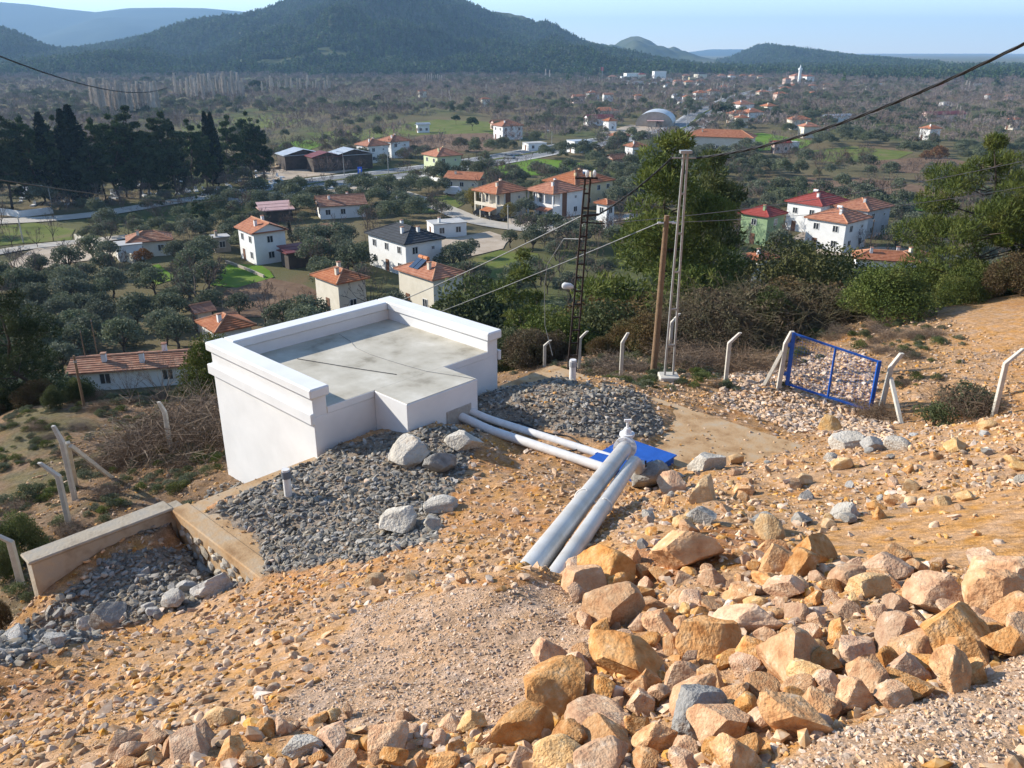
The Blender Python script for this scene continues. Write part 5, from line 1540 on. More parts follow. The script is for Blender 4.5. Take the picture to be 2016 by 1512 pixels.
for a, b_, pw, wl, rc_, st_ in FV:
    rf = 'flat' if rc_ in ('flat', 'tin') else 'hip'
    nm_ = {'white': 'white', 'cream': 'cream', 'pink': 'pink', 'yellow': 'yellow', 'grey': 'grey'}[wl]
    rn_ = {'flat': 'a flat roof', 'tin': 'a pale tin roof', 'terra': 'an orange roof', 'red': 'a red roof', 'grey': 'a dark roof', 'maroon': 'a maroon roof'}[rc_]
    sz = 'tall' if st_ >= 2.5 else 'low' if st_ < 1.4 else 'two storey' if st_ >= 2 else 'small'
    wh = 'at the forest edge' if b_ < 168 else 'on the far side of the plain'
    house(f'{sz} {nm_} village house with {rn_} {wh}', a, b_, pw, 1.6, random.Random(a * 7).uniform(5, 30), st_, rf, wl, rc_, 0, 0, group='far village houses')
# ---------------------------------------------------------------- arched hall, walls, poles, cables, cars
P = ground(1300, 250); D = project(P)[2]; wd_ = 72 * D / FPX
ah = empty('arched_hall', (P[0], P[1] + 14, hz(P[0], P[1] + 14)), math.radians(-14), 'large grey arched roof market hall beside the highway', 'hall')
n = 18; rr_ = wd_ / 2; hh_ = rr_ * .62; ln = 26
arc = [(rr_ * math.cos(math.pi * k / n), hh_ * math.sin(math.pi * k / n) + 1.5) for k in range(n + 1)]
V = []; Q = []
for yy in (-ln / 2, ln / 2):
    V += [(a, yy, b_) for a, b_ in arc]
Q = [(k, k + 1, n + 2 + k, n + 1 + k) for k in range(n)]
mb = MB().add(V, Q); q = mb.build('roof', mat('hall_sheet', [(.42,.44,.45),(.52,.54,.55)], .5, .2, scale=.5), ah, sm=True)
for yy in (-ln / 2 + .2, ln / 2 - .2):
    V = [(a * .99, yy, b_ * .99) for a, b_ in arc] + [(-rr_ * .99, yy, -1), (rr_ * .99, yy, -1)]
    c_ = len(V); mb = MB().add(V + [(0, yy, 0)], (), [(k, k + 1, c_) for k in range(n)] + [(n, c_ - 2, c_), (c_ - 1, 0, c_)]); mb.build('end_wall', WC['stone'], ah)
MB().box(-rr_ * .99, -rr_ * .96, -ln/2 + .3, ln/2 - .3, -1, 1.5).build('side_wall', WC['stone'], ah)
MB().box(rr_ * .96, rr_ * .99, -ln/2 + .3, ln/2 - .3, -1, 1.5).build('side_wall', WC['stone'], ah)
MB().box(-rr_ * .35, rr_ * .55, -ln/2 - 5, -ln/2 + .1, 3.0, 3.3).build('canopy', RC['pinksheet'], ah)
MB().box(-rr_ * .28, rr_ * .15, -ln/2 - 4, -ln/2 + .1, -1, 2.98).build('kiosk', WC['stone'], ah)
for xx in (-rr_ * .33, rr_ * .52): MB().box(xx - .1, xx + .1, -ln/2 - 4.9, -ln/2 - 4.7, -1, 2.98).build('column', WC['stone'], ah)
HOUSES.append((P[0], P[1] + 14, 16))

def wall_run(name, pix, h, th, m, lab, cat='wall', cap=None):
    P = [ground(a, b_) for a, b_ in pix]; o = P[0].copy()
    e = empty(name, o, 0, lab, cat)
    for i in range(len(P) - 1):
        a, b_ = P[i] - o, P[i + 1] - o
        mb = MB(); d = b_ - a; nrm = np.array([-d[1], d[0], 0]); nrm /= np.linalg.norm(nrm); nrm *= th / 2
        V = []
        for q in (a, b_):
            V += [q - nrm + (0, 0, -1), q + nrm + (0, 0, -1), q + nrm + (0, 0, h), q - nrm + (0, 0, h)]
        mb.add(V, [(0,1,2,3),(7,6,5,4),(0,4,5,1),(1,5,6,2),(2,6,7,3),(3,7,4,0)]); mb.build('wall', m, e)
    return e
wall_run('garden_wall', [(150,478),(205,497),(265,520)], 1.8, .25, WC['cream'], 'long cream garden wall between the dirt yard and the old house')
wall_run('cemetery_wall', [(-40,420),(15,424),(40,428),(105,420)], 1.5, .3, WC['white'], 'low white cemetery wall along the pale road')
wall_run('garden_wall', [(1043,448),(1100,444),(1145,436)], 1.2, .2, WC['cream'], 'pale garden wall in front of the arched porch house')
wall_run('garden_wall', [(1000,440),(1043,448)], 1.3, .2, WC['stone'], 'grey garden fence wall between the two veranda houses')
wall_run('garden_wall', [(445,518),(490,535),(520,548)], .6, .25, WC['stone'], 'low stone edging wall beside the bright lawn')
wall_run('highway_wall', [(818,350),(850,354),(872,360)], 1.0, .25, WC['white'], 'short white wall in front of the pale green house')

M_LAT = mat('rusty_black_steel', [(.02,.016,.014),(.05,.03,.022)], .7, .2, scale=5, bump=.2)
M_WOOD = mat('pole_wood', [(.15,.095,.055),(.24,.155,.09)], .9, scale=6, bump=.4)
M_GALV = mat('galvanised_lattice', [(.28,.28,.275),(.38,.38,.37)], .5, .4, scale=6)
M_WIRE = mat('aluminium_wire', [(.20,.20,.20),(.28,.28,.28)], .5, .3)
M_INS = mat('porcelain', [(.6,.6,.58),(.7,.7,.68)], .3)
def lattice_pole(lab, base, top, wb, wt, m, step, side):
    """two channel legs tied by battens, tapering upward"""
    b_ = Vector(base); t_ = Vector(top); h_ = (t_ - b_).length
    e = empty('lattice_pole', tuple(b_), 0, lab, 'utility pole')
    d = t_ - b_; s = Vector(side).normalized()
    for sg in (-1, 1):
        MB().bar(s * (sg * wb / 2) - d * .04, d + s * (sg * wt / 2), .06, .05, up=tuple(s)).build('leg', m, e)
    n = int(h_ / step)
    for k in range(1, n):
        f = k / n; w_ = wb + (wt - wb) * f; c_ = d * f
        MB().bar(c_ - s * (w_ / 2), c_ + s * (w_ / 2), .035, .05).build('batten', m, e)
    return e, d, s
Yb = 25.5
pb_ = at_y(1124, 762, Yb); pb_[2] = hz(pb_[0], pb_[1]); pt_ = at_y(1157, 352, Yb)
bl, d_, s_ = lattice_pole('black lattice steel pole with a crossarm and a street lamp', pb_, pt_, .30, .16, M_LAT, .42, (1, .15, 0))
MB().bar(d_ + Vector((-.38, 0, .02)), d_ + Vector((.30, 0, .02)), .06).build('crossarm', M_LAT, bl)
for xx in (-.02, .2):
    q = MB().tube([(d_.x + xx, d_.y, d_.z + .05), (d_.x + xx, d_.y, d_.z + .12), (d_.x + xx, d_.y, d_.z + .2), (d_.x + xx, d_.y, d_.z + .26)], [.03, .05, .05, .02], 8).build('insulator', M_INS, bl)
MB().bar(d_ * .83 + Vector((-.05, 0, 0)), d_ * .83 + Vector((.42, 0, .04)), .07).build('bracket', M_LAT, bl)
MB().bar(d_ * .80 + Vector((-.05, 0, 0)), d_ * .80 + Vector((.62, 0, -.04)), .04).build('bracket', M_LAT, bl)
lp = d_ * .49 + Vector((-.25, 0, 0))
MB().tube([tuple(lp + Vector((.2, 0, -.12))), tuple(lp)], .025, 6).build('lamp_arm', M_GALV, bl)
q = MB().tube([tuple(lp + Vector((-.28, -.06, .03))), tuple(lp + Vector((-.22, -.05, .03))), tuple(lp + Vector((-.02, 0, .0))), tuple(lp + Vector((.08, 0, -.02)))], [.06, .11, .10, .05], 10).build('lamp_head', M_INS, bl); autosmooth(q, 50)
g0 = ground(1316, 748); gtop = at_y(1350, 300, g0[1])
gl_, d2, s2 = lattice_pole('tall galvanised lattice pole on a concrete footing', g0, gtop, .26, .10, M_GALV, .95, (1, .1, 0))
MB().box(-.28, .28, -.26, .26, -.35, .16).build('footing', M_POST, gl_, bevel=.02)
MB().box(d2.x - .15, d2.x + .15, d2.y - .12, d2.y + .12, d2.z - .02, d2.z + .05).build('head_plate', M_GALV, gl_)
MB().bar(d2 + Vector((-.35, 0, -.14)), d2 + Vector((.30, 0, -.14)), .035).build('crossarm', M_GALV, gl_)
w0 = ground(1286, 734); wtop = at_y(1313, 424, w0[1])
wp = empty('wooden_pole', w0, 0, 'round brown wooden utility pole beside the galvanised lattice pole', 'utility pole')
dw = Vector(wtop - w0)
q = MB().tube([tuple(dw * -.05), tuple(dw * .3 + Vector((.01, 0, 0))), tuple(dw * .65), tuple(dw)], [.105, .098, .088, .075], 12).build('shaft', M_WOOD, wp); autosmooth(q, 60)
MB().bar(dw * .955 + Vector((-.2, 0, -.01)), dw * .955 + Vector((.22, 0, .03)), .04).build('crossarm', M_INS, wp)
for xx in (-.2, .22): MB().tube([tuple(dw * .955 + Vector((xx - .05, 0, 0))), tuple(dw * .955 + Vector((xx + .05, 0, .0)))], .035, 8).build('insulator', M_INS, wp)
q = MB().tube([tuple(dw * .955 + Vector((.24 * math.cos(a), 0, .24 * math.sin(a) - .05))) for a in np.linspace(math.pi, 2 * math.pi, 13)], .007, 5).build('cable_loop', M_DARK, wp)

def cable(A, B, sag, r, m, lab, twist=False, seg=26):
    A = Vector(A); B = Vector(B); pts = []
    for k in range(seg + 1):
        s = k / seg; p = A.lerp(B, s); p.z -= 4 * sag * s * (1 - s); pts.append(p - A)
    e = None
    if not twist:
        q = MB().tube([tuple(p) for p in pts], r, 5).build('cable', m, None, tuple(A)); autosmooth(q, 80)
        return tag(q, lab, 'cable', 'overhead cables')
    e = empty('cable', tuple(A), 0, lab, 'cable', 'overhead cables')
    L_ = (B - A).length; dr = (B - A).normalized(); sd = dr.cross(Vector((0, 0, 1))).normalized(); uu = sd.cross(dr)
    n_ = int(L_ * 9)
    for j in range(3):
        pp = []
        for k in range(n_ + 1):
            s = k / n_; p = (A.lerp(B, s)) - A; p.z -= 4 * sag * s * (1 - s)
            a = L_ * s * 4.5 + j * 2.09; pp.append(tuple(p + sd * (math.cos(a) * r * .8) + uu * (math.sin(a) * r * .8)))
        MB().tube(pp, r * .75, 4).build('strand', m, e)
    return e
gt3 = Vector(gtop) + Vector((0, 0, -.14)); bt3 = Vector(pb_) + d_ * .83 + Vector((.42, 0, .04)); bt4 = Vector(pb_) + d_ * .80 + Vector((.62, 0, -.04))
wt3 = Vector(w0) + dw * .955
cable(gt3 + Vector((.3, 0, 0)), at_y(2160, 12, 14.5), .42, .022, M_DARK, 'thick twisted black cable rising from the galvanised pole over the sky', True)
cable(gt3 + Vector((-.35, 0, 0)), bt3, .10, .02, M_DARK, 'thick black cable between the galvanised and black lattice poles', True)
cable(bt3 + Vector((-.42, 0, 0)), at_y(560, 668, 60), .5, .022, M_WIRE, 'cable running down from the black lattice pole to the houses')
cable(bt4, at_y(2130, 290, 30), .32, .010, M_WIRE, 'pale wire running from the black pole past the galvanised pole to the right')
cable(wt3 + Vector((.22, 0, .02)), at_y(2130, 345, 30), .30, .008, M_WIRE, 'thin wire running right from the wooden pole')
cable(wt3 + Vector((-.22, 0, 0)), at_y(560, 712, 70), .45, .016, M_WIRE, 'cable running down left from the wooden pole behind the roof')
cable(at_y(-90, 74, 30), at_y(330, 172, 85), 1.0, .035, M_DARK, 'dark cable hanging over the far poplars at the left')
cable(at_y(-90, 340, 32), at_y(440, 394, 120), .6, .028, mat('brown_cable', [(.13,.09,.06),(.17,.12,.08)], .7), 'brown cable crossing in front of the dark pines')
lc = Vector(pb_) + d_ * .72
q0 = at_y(1078, 520, 27); q1 = at_y(1073, 640, 28); q2 = at_y(1088, 700, 27.5)
pts = [lc, Vector(at_y(1110, 470, 26)), Vector(q0), Vector(at_y(1072, 560, 27.6)), Vector(q1), Vector(q2)]
q = MB().tube([tuple(p - lc) for p in pts], .012, 5).build('cable', M_WIRE, None, tuple(lc)); autosmooth(q, 80)
tag(q, 'loose grey wire hanging from the black lattice pole into the shrubs', 'cable', 'overhead cables')

def far_pole(px, by, ty, lab, kind='wood', r=.12):
    P = ground(px, by); h_ = at_y(px, ty, P[1])[2] - P[2]
    if kind == 'lamp':
        e = empty('street_lamp', P, 0, lab, 'street lamp')
        MB().tube([(0,0,-.3),(0,0,h_ * .6),(0,0,h_)], [r, r * .8, r * .6], 7).build('post', M_GALV, e)
        MB().bar((0,0,h_ - .05), (-1.3, -.3, h_ + .25), .1).build('arm', M_GALV, e)
        MB().box(-1.9, -1.2, -.5, -.15, h_ + .18, h_ + .36).build('lamp_head', M_INS, e)
    else:
        e = empty('utility_pole', P, 0, lab, 'utility pole')
        MB().tube([(0,0,-.3),(0,0,h_)], [r, r * .75], 7).build('shaft', M_WOOD if kind == 'wood' else M_POST, e)
        if r > .1: MB().bar((-.5, 0, h_ - .4), (.5, 0, h_ - .4), .09).build('crossarm', M_GALV, e)
        else: MB().tube([(0,0,h_ - .25),(0,0,h_ - .18)], r * 1.1, 7).build('band', M_GALV, e)
    return e
far_pole(105, 420, 368, 'street lamp in front of the dark pines by the cemetery wall', 'lamp')
far_pole(303, 388, 350, 'street lamp among the dark pines over the olive grove', 'lamp')
far_pole(472, 358, 332, 'street lamp at the right end of the dark pines', 'lamp')
far_pole(765, 345, 290, 'street lamp in front of the timber sheds', 'lamp')
far_pole(678, 346, 300, 'street lamp beside the blue road sign', 'lamp')
far_pole(1086, 296, 258, 'street lamp beside the white roadside shop', 'lamp')
far_pole(1024, 300, 270, 'street lamp left of the white roadside shop', 'lamp')
far_pole(1352, 252, 215, 'street lamp where the highway bends away', 'lamp', .2)
far_pole(1388, 205, 188, 'street lamp on the far straight of the highway', 'lamp', .2)
far_pole(46, 478, 425, 'grey concrete utility pole on the left meadow', 'conc', .15)
far_pole(1000, 452, 403, 'pale concrete utility pole beside the parked pickup', 'conc', .13)
far_pole(1712, 490, 432, 'leaning wooden utility pole right of the orange roofed houses', 'wood', .13)
far_pole(1785, 520, 478, 'wooden utility pole beside the dirt track end', 'wood', .11)
far_pole(783, 425, 385, 'thin utility pole left of the dirt yard', 'conc', .11)
far_pole(200, 738, 628, 'dark leaning wooden pole rising over the patched tile roof', 'wood', .07)
far_pole(178, 752, 650, 'second dark wooden pole over the patched tile roof', 'wood', .06)
far_pole(166, 800, 700, 'mossy wooden post below the long whitewashed house', 'wood', .05)

def car(px, by, rz, m, lab, L_=4.3, pick=False, van=False):
    P = ground(px, by)
    e = empty('car' if not van else 'van', (P[0], P[1], P[2] + .22), rz, lab, 'car' if not van else 'van')
    w_ = 1.75; h_ = 1.45 if not van else 2.0
    def loft(secs, name, mm):
        V = []; Q = []
        for x_, z0, z1, hw in secs: V += [(x_, -hw, z0), (x_, hw, z0), (x_, hw, z1), (x_, -hw, z1)]
        for i in range(len(secs) - 1):
            for k in range(4): Q.append((4*i + k, 4*i + (k+1) % 4, 4*i + 4 + (k+1) % 4, 4*i + 4 + k))
        Q += [(3,2,1,0), tuple(4 * (len(secs) - 1) + k for k in range(4))]
        return MB().add(V, Q).build(name, mm, e, bevel=.04)
    hl = L_ / 2
    loft([(-hl, .25, .62, .78), (-hl + .15, .15, .82, .86), (-hl*.5, .15, .88, .88), (hl*.55, .15, .92, .88), (hl - .1, .2, .85, .85), (hl, .3, .7, .78)], 'body', m)
    x0 = -hl*.45 if not van else -hl*.8; x1 = hl*.85 if not pick else hl*.15
    loft([(x0 - .35, .88, .93, .8), (x0 + .3, .885, h_ - .06, .66), (x1 - .5, .885, h_, .66), (x1, .88, .95, .78)], 'cabin', m if van else M_GLASS)
    MB().box(x0 + .32, x1 - .52, -.64, .64, h_ - .02, h_ + .03).build('roof', m, e, bevel=.02)
    for sx in (-hl*.62, hl*.62):
        for sy in (-1, 1):
            o = MB().tube([(sx, sy * .68, .1), (sx, sy * .9, .1)], .33, 14).build('wheel', M_DARK, e); MB().tube([(sx, sy * .89, .1), (sx, sy * .905, .1)], .19, 10).build('rim', M_GALV, o)
    for sy in (-.6, .6):
        MB().box(-hl - .02, -hl + .12, sy - .15, sy + .15, .6, .75).build('headlight', M_INS, e)
    return e
M_CB = mat('black_car_paint', [(.012,.012,.014),(.018,.018,.02)], .25, spec=.6); M_CW = mat('white_car_paint', [(.6,.6,.6),(.66,.66,.66)], .3, spec=.6); M_CG = mat('silver_car_paint', [(.3,.32,.34),(.36,.38,.4)], .3, .5); M_CBL = mat('dark_blue_car_paint', [(.03,.05,.09),(.04,.06,.11)], .3, spec=.6)
car(950, 426, 2.6, M_CB, 'black estate car parked under the yellow willow')
car(980, 434, 2.9, M_CB, 'black pickup parked in front of the veranda house', 5.0, pick=True)
car(1003, 313, 2.5, M_CG, 'silver car driving on the highway')
car(892, 384, 2.9, M_CW, 'white van parked on the meadow behind the willow', 4.8, van=True)
car(1128, 460, 2.8, M_CBL, 'dark blue car parked on bare dirt left of the big pine')
car(750, 358, 2.7, M_CG, 'silver pickup parked on the dirt verge of the highway', 5.0, pick=True)
car(1382, 242, 2.2, M_CB, 'dark car on the highway bend')
# blue road sign
P = ground(710, 357); sg = empty('road_sign', P, math.radians(18), 'tall blue road sign panel at the highway verge', 'road sign')
MB().box(-.65, .65, -.05, .05, 1.2, 4.2).build('panel', mat('sign_blue', [(.02,.10,.55),(.03,.13,.62)], .5), sg); MB().tube([(0,.1,-.3),(0,.1,3.5)], .06, 6).build('post', M_GALV, sg)
MB().box(-.28, .28, -.062, -.053, 3.2, 3.6).box(-.1, .1, -.062, -.053, 1.9, 3.15).build('pictogram', M_LINE, sg)
# minaret-like white tower, far flag column, radio masts
P = ground(1572, 168); tw = empty('tower', P, 0, 'slim white tower rising above the pink village hotel', 'tower')
MB().tube([(0,0,0),(0,0,16)], 1.6, 10).build('shaft', WC['white'], tw); MB().tube([(0,0,16.002),(0,0,18)], 2.3, 10).build('gallery', WC['white'], tw); MB().tube([(0,0,18.002),(0,0,22)], [1.2,.05], 10).build('spire', RC['tin'], tw)
P = ground(1185, 157); fg = empty('flagpole', P, 0, 'red flag on a tall pole at the edge of the forest', 'flag')
MB().tube([(0,0,0),(0,0,16)], .35, 6).build('pole', M_GALV, fg); MB().box(-1.6, 1.6, -.05, .05, 11, 16).build('flag', mat('red_cloth', [(.5,.03,.03),(.6,.05,.05)], .8), fg)
# gravestones under the pines
gm_ = MB().box(-.35, .35, -.08, .08, 0, 1.1).mesh('headstone', M_WHITE, bevel=.03); gb_ = MB().box(-.45, .45, -.1, -2.0, 0, .35).mesh('slab', M_WHITE)
rg = random.Random(5)
for k in range(70):
    a, b_ = rg.uniform(40, 560), rg.uniform(368, 408)
    b_ -= (a - 60) * .07
    P = ground(a, b_); e = empty('gravestone', P, rg.uniform(-.5, .5) + .6, 'white marble gravestone under the dark cemetery pines', 'gravestone', 'cemetery gravestones')
    s = rg.uniform(.7, 1.25); e.scale = (s, s, s); ob('headstone', gm_, e); ob('slab', gb_, e)
# timber stacks in the yard
for k, (a, b_, lab) in enumerate([(560, 325, 'stack of pale sawn timber under the open shed'), (585, 332, 'low stack of pale boards in the timber yard'), (545, 332, 'long pile of yellow planks at the edge of the timber yard'), (610, 330, 'dark stack of logs beside the maroon shed')]):
    P = ground(a, b_); e = empty('timber_stack', P, .5 + k * .4, lab, 'timber stack')
    for j in range(7):
        MB().box(-3, 3, j % 4 * .5 - 1, j % 4 * .5 - .55, (j // 4) * .42, (j // 4) * .42 + .4).build('board', mat('sawn_timber', [(.42,.30,.17),(.52,.39,.24)], .9, rnd=.2), e)
# ---------------------------------------------------------------- placing the vegetation
# big pines near the site
make_pine('bigpine', 201, 13, 5.4, 34000, .36, M_PINE, base=.08, tr=.22, layers=14, aspect=.18)
make_pine('openpine', 202, 12, 5.4, 36000, .36, M_PINE, base=.16, tr=.24, layers=9, aspect=.16, top=.5, lean=.6)
make_pine('youngpine', 203, 7, 1.9, 8000, .26, M_PINE, base=.06, tr=.09, layers=10, aspect=.18)
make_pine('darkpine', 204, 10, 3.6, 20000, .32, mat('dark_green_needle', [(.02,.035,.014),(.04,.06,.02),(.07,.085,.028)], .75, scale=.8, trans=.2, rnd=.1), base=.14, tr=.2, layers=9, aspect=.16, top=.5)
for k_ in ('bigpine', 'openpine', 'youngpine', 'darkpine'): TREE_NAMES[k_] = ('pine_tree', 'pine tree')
tree_px('bigpine', 1300, 660, 262, 'largest bushy green pine behind the galvanised pole', 13, Yd=40, wid=.98, rz=.4)
tree_px('bigpine', 1375, 640, 300, 'second bushy pine merging with the largest pine', 13, Yd=46, wid=.78, rz=2.0)
tree_px('youngpine', 1028, 655, 490, 'slender young pine behind the black lattice pole', 7, Yd=36, wid=1.15)
tree_px('openpine', 1905, 560, 268, 'open crowned pine with forked trunk at the right', 12, Yd=34, wid=.80, rz=1.2)
tree_px('openpine', 2040, 560, 330, 'pine at the far right behind the dirt road', 12, Yd=33, wid=.8, rz=3.2)
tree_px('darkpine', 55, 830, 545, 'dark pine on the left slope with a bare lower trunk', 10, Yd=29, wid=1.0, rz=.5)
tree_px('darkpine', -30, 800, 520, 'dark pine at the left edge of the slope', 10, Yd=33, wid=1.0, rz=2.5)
tree_px('dpine', 398, 470, 386, 'dark cedar standing alone behind the small concrete hut', 20, wid=.75, var=1)
tree_px('cypress', 571, 468, 434, 'small clipped green cypress beside the white gabled house', 20, wid=1.6, cmat=None)

# dark pines of the cemetery
RP = random.Random(21)
for i, (a, by, ty, kd, wd) in enumerate([(-20,415,222,'dpine',1.0),(25,412,212,'dpine',1.0),(72,405,232,'dpine',.9),(110,402,222,'cypress',2.0),(135,400,228,'dpine',.8),(168,402,208,'cypress',2.2),(152,400,216,'cypress',2.0),(205,398,235,'dpine',.8),
    (240,395,226,'dpine',1.0),(275,392,212,'dpine',.95),(250,388,240,'dpine',1.0),(318,388,236,'dpine',.9),(340,386,222,'dpine',.95),(355,382,240,'cypress',1.8),(385,375,238,'dpine',.8),(420,368,220,'cypress',1.5),(431,368,222,'cypress',1.5),
    (408,372,246,'dpine',.8),(462,362,230,'dpine',.8),(498,356,220,'dpine',.9),(520,356,236,'dpine',.7),(60,398,300,'dpine',1.1),(300,394,260,'dpine',1.0),(190,404,280,'dpine',1.0)]):
    tree_px(kd, a, by, ty, 'tall dark cemetery pine behind the olive grove' if kd == 'dpine' else 'dark pointed cemetery cypress among the pines', 20, wid=wd, group='dark cemetery trees', rr=RP)
# poplars
RQ = random.Random(22)
pops = [(186 + k * 5.6 + RQ.uniform(-3, 3), 226 + RQ.uniform(-4, 6), 158 + RQ.uniform(-6, 14)) for k in range(24)]
pops += [(350 + k * 4.6 + RQ.uniform(-3, 3), 200 + RQ.uniform(-6, 4), 145 + RQ.uniform(-6, 18)) for k in range(30)]
pops += [(520 + k * 7 + RQ.uniform(-4, 4), 185 + RQ.uniform(-6, 4), 150 + RQ.uniform(-6, 12)) for k in range(20)]
pops += [(838 + k * 4, 165, 147 + RQ.uniform(-3, 6)) for k in range(9)]
pops += [(a, b_ + 22, b_) for a, b_ in ((870,176),(888,190),(885,178),(957,165),(1074,135),(1082,137),(1256,168),(1264,170),(1302,178),(1308,180),(1220,190),(1232,200),(1404,165),(1411,163),(1422,160),(1432,164),(1444,166),(1416,166),(1418,188),(1900,158),(1906,160),(1882,205),(1888,208),(1870,204),(80,150),(150,150))]
pops += [(1150 + k * 5, 163, 152 + RQ.uniform(-2, 3)) for k in range(16)]
for a, by, ty in pops:
    tree_px('poplar', a, by, ty, 'slim bare poplar standing in a row on the plain', 22, wid=RQ.uniform(.9, 1.5), group='bare poplars on the plain', rr=RQ)
# single trees one can pick out
for kd, a, by, ty, w_, lab, nat in [
    ('bare', 392, 612, 494, 1.25, 'large spreading bare brown tree beside the ploughed plot', 6), ('bare', 215, 486, 424, 1.2, 'bare walnut tree behind the long garden wall', 6),
    ('bare', 672, 492, 418, 1.0, 'tall bare tree between the grey roof and the pink shed', 6), ('bare', 310, 430, 392, 1.3, 'bare orchard tree below the street lamp', 6), ('bare', 560, 612, 565, .8, 'small bare tree at the corner of the ploughed plot', 6),
    ('bare', 1612, 348, 300, 1.5, 'dense round bare brown tree on the right fields', 6), ('bare', 1745, 408, 335, 1.3, 'dense brown bare thicket tree above the dark red roof', 6), ('bare', 1710, 405, 345, 1.3, 'bare brown tree left of the dense thicket tree', 6),
    ('bare', 1690, 490, 442, 1.0, 'pale bare tree in front of the blue grey house', 6), ('bare', 330, 490, 440, 1.2, 'grey bare tree over the old terracotta roof', 6), ('bare', 240, 560, 480, .9, 'thin bare tree on the left slope', 6), ('bare', 925, 590, 500, .7, 'upright pale bare tree beside the solar heater house', 6), ('bare', 900, 600, 520, .6, 'second upright bare tree behind the valve house', 6), ('bare', 30, 540, 480, .8, 'bare tree at the edge of the left dirt yard', 6)]:
    tree_px(kd, a, by, ty, lab, nat, wid=w_, rr=RQ)
make_broad('copper', 210, 6, 3.4, 2200, .42, M_COPPER, ncl=12); make_broad('willow', 211, 7, 3.4, 3600, .34, M_WILLOW, ncl=13, flat=1.0, trunk_h=.2)
TREE_NAMES['copper'] = ('copper_leaved_tree', 'tree'); TREE_NAMES['willow'] = ('willow_tree', 'willow')
tree_px('copper', 1845, 325, 287, 'copper brown leaved tree in the right olive grove', 6, wid=1.0); tree_px('copper', 1822, 322, 296, 'smaller copper leaved tree beside the brighter one', 6); tree_px('copper', 1665, 315, 300, 'small orange leaved tree in the olive grove', 6)
tree_px('copper', 285, 528, 490, 'yellow brown leafy tree beside the flat roofed annex', 6, wid=1.0)
tree_px('willow', 930, 418, 370, 'yellow willow left of the first veranda house', 7, wid=.9); tree_px('willow', 1003, 440, 398, 'yellow willow between the veranda house and the pickup', 7, wid=.9)
for a, by, ty, w_, lab in [(1410,232,203,1.2,'large dark umbrella pine at the highway bend'),(1428,232,206,1.2,'second dark umbrella pine at the highway bend'),(1562,215,202,1.5,'dark umbrella pine right of the village'),(1625,212,198,1.3,'dark umbrella pine near the far houses'),(1545,245,224,1.2,'round green pine right of the highway'),(1712,248,228,1.1,'round green pine in the right orchards'),(1970,245,218,.9,'dark conifer near the right edge fields'),
    (288,168,150,1.3,'dark conifer behind the left poplars'),(305,170,156,1.1,'low dark conifer behind the left poplars'),(338,158,141,1.2,'round dark pine above the left poplars'),(505,182,156,1.1,'dark pine tree in the middle of the poplars'),(930,258,230,1.0,'dark round tree at the ploughed field corner'),(898,245,226,1.0,'round dark tree by the green pasture'),
    (745,208,186,1.1,'round dark pine in the grey orchards'),(880,180,166,1.2,'dark pine in front of the mountain foot'),(952,192,178,1.2,'dark pine among the far orchards'),(750,178,165,1.1,'far dark pine below the mountain'),(1193,178,166,1.1,'dark pine left of the far white blocks'),(1210,178,165,1.1,'middle dark pine left of the far white blocks'),(1228,178,164,1.2,'right dark pine left of the far white blocks'),(1665,318,300,.7,'green conifer in the grove below the copper tree')]:
    tree_px('roundpine', a, by, ty, lab, 9, wid=w_, rr=RQ)

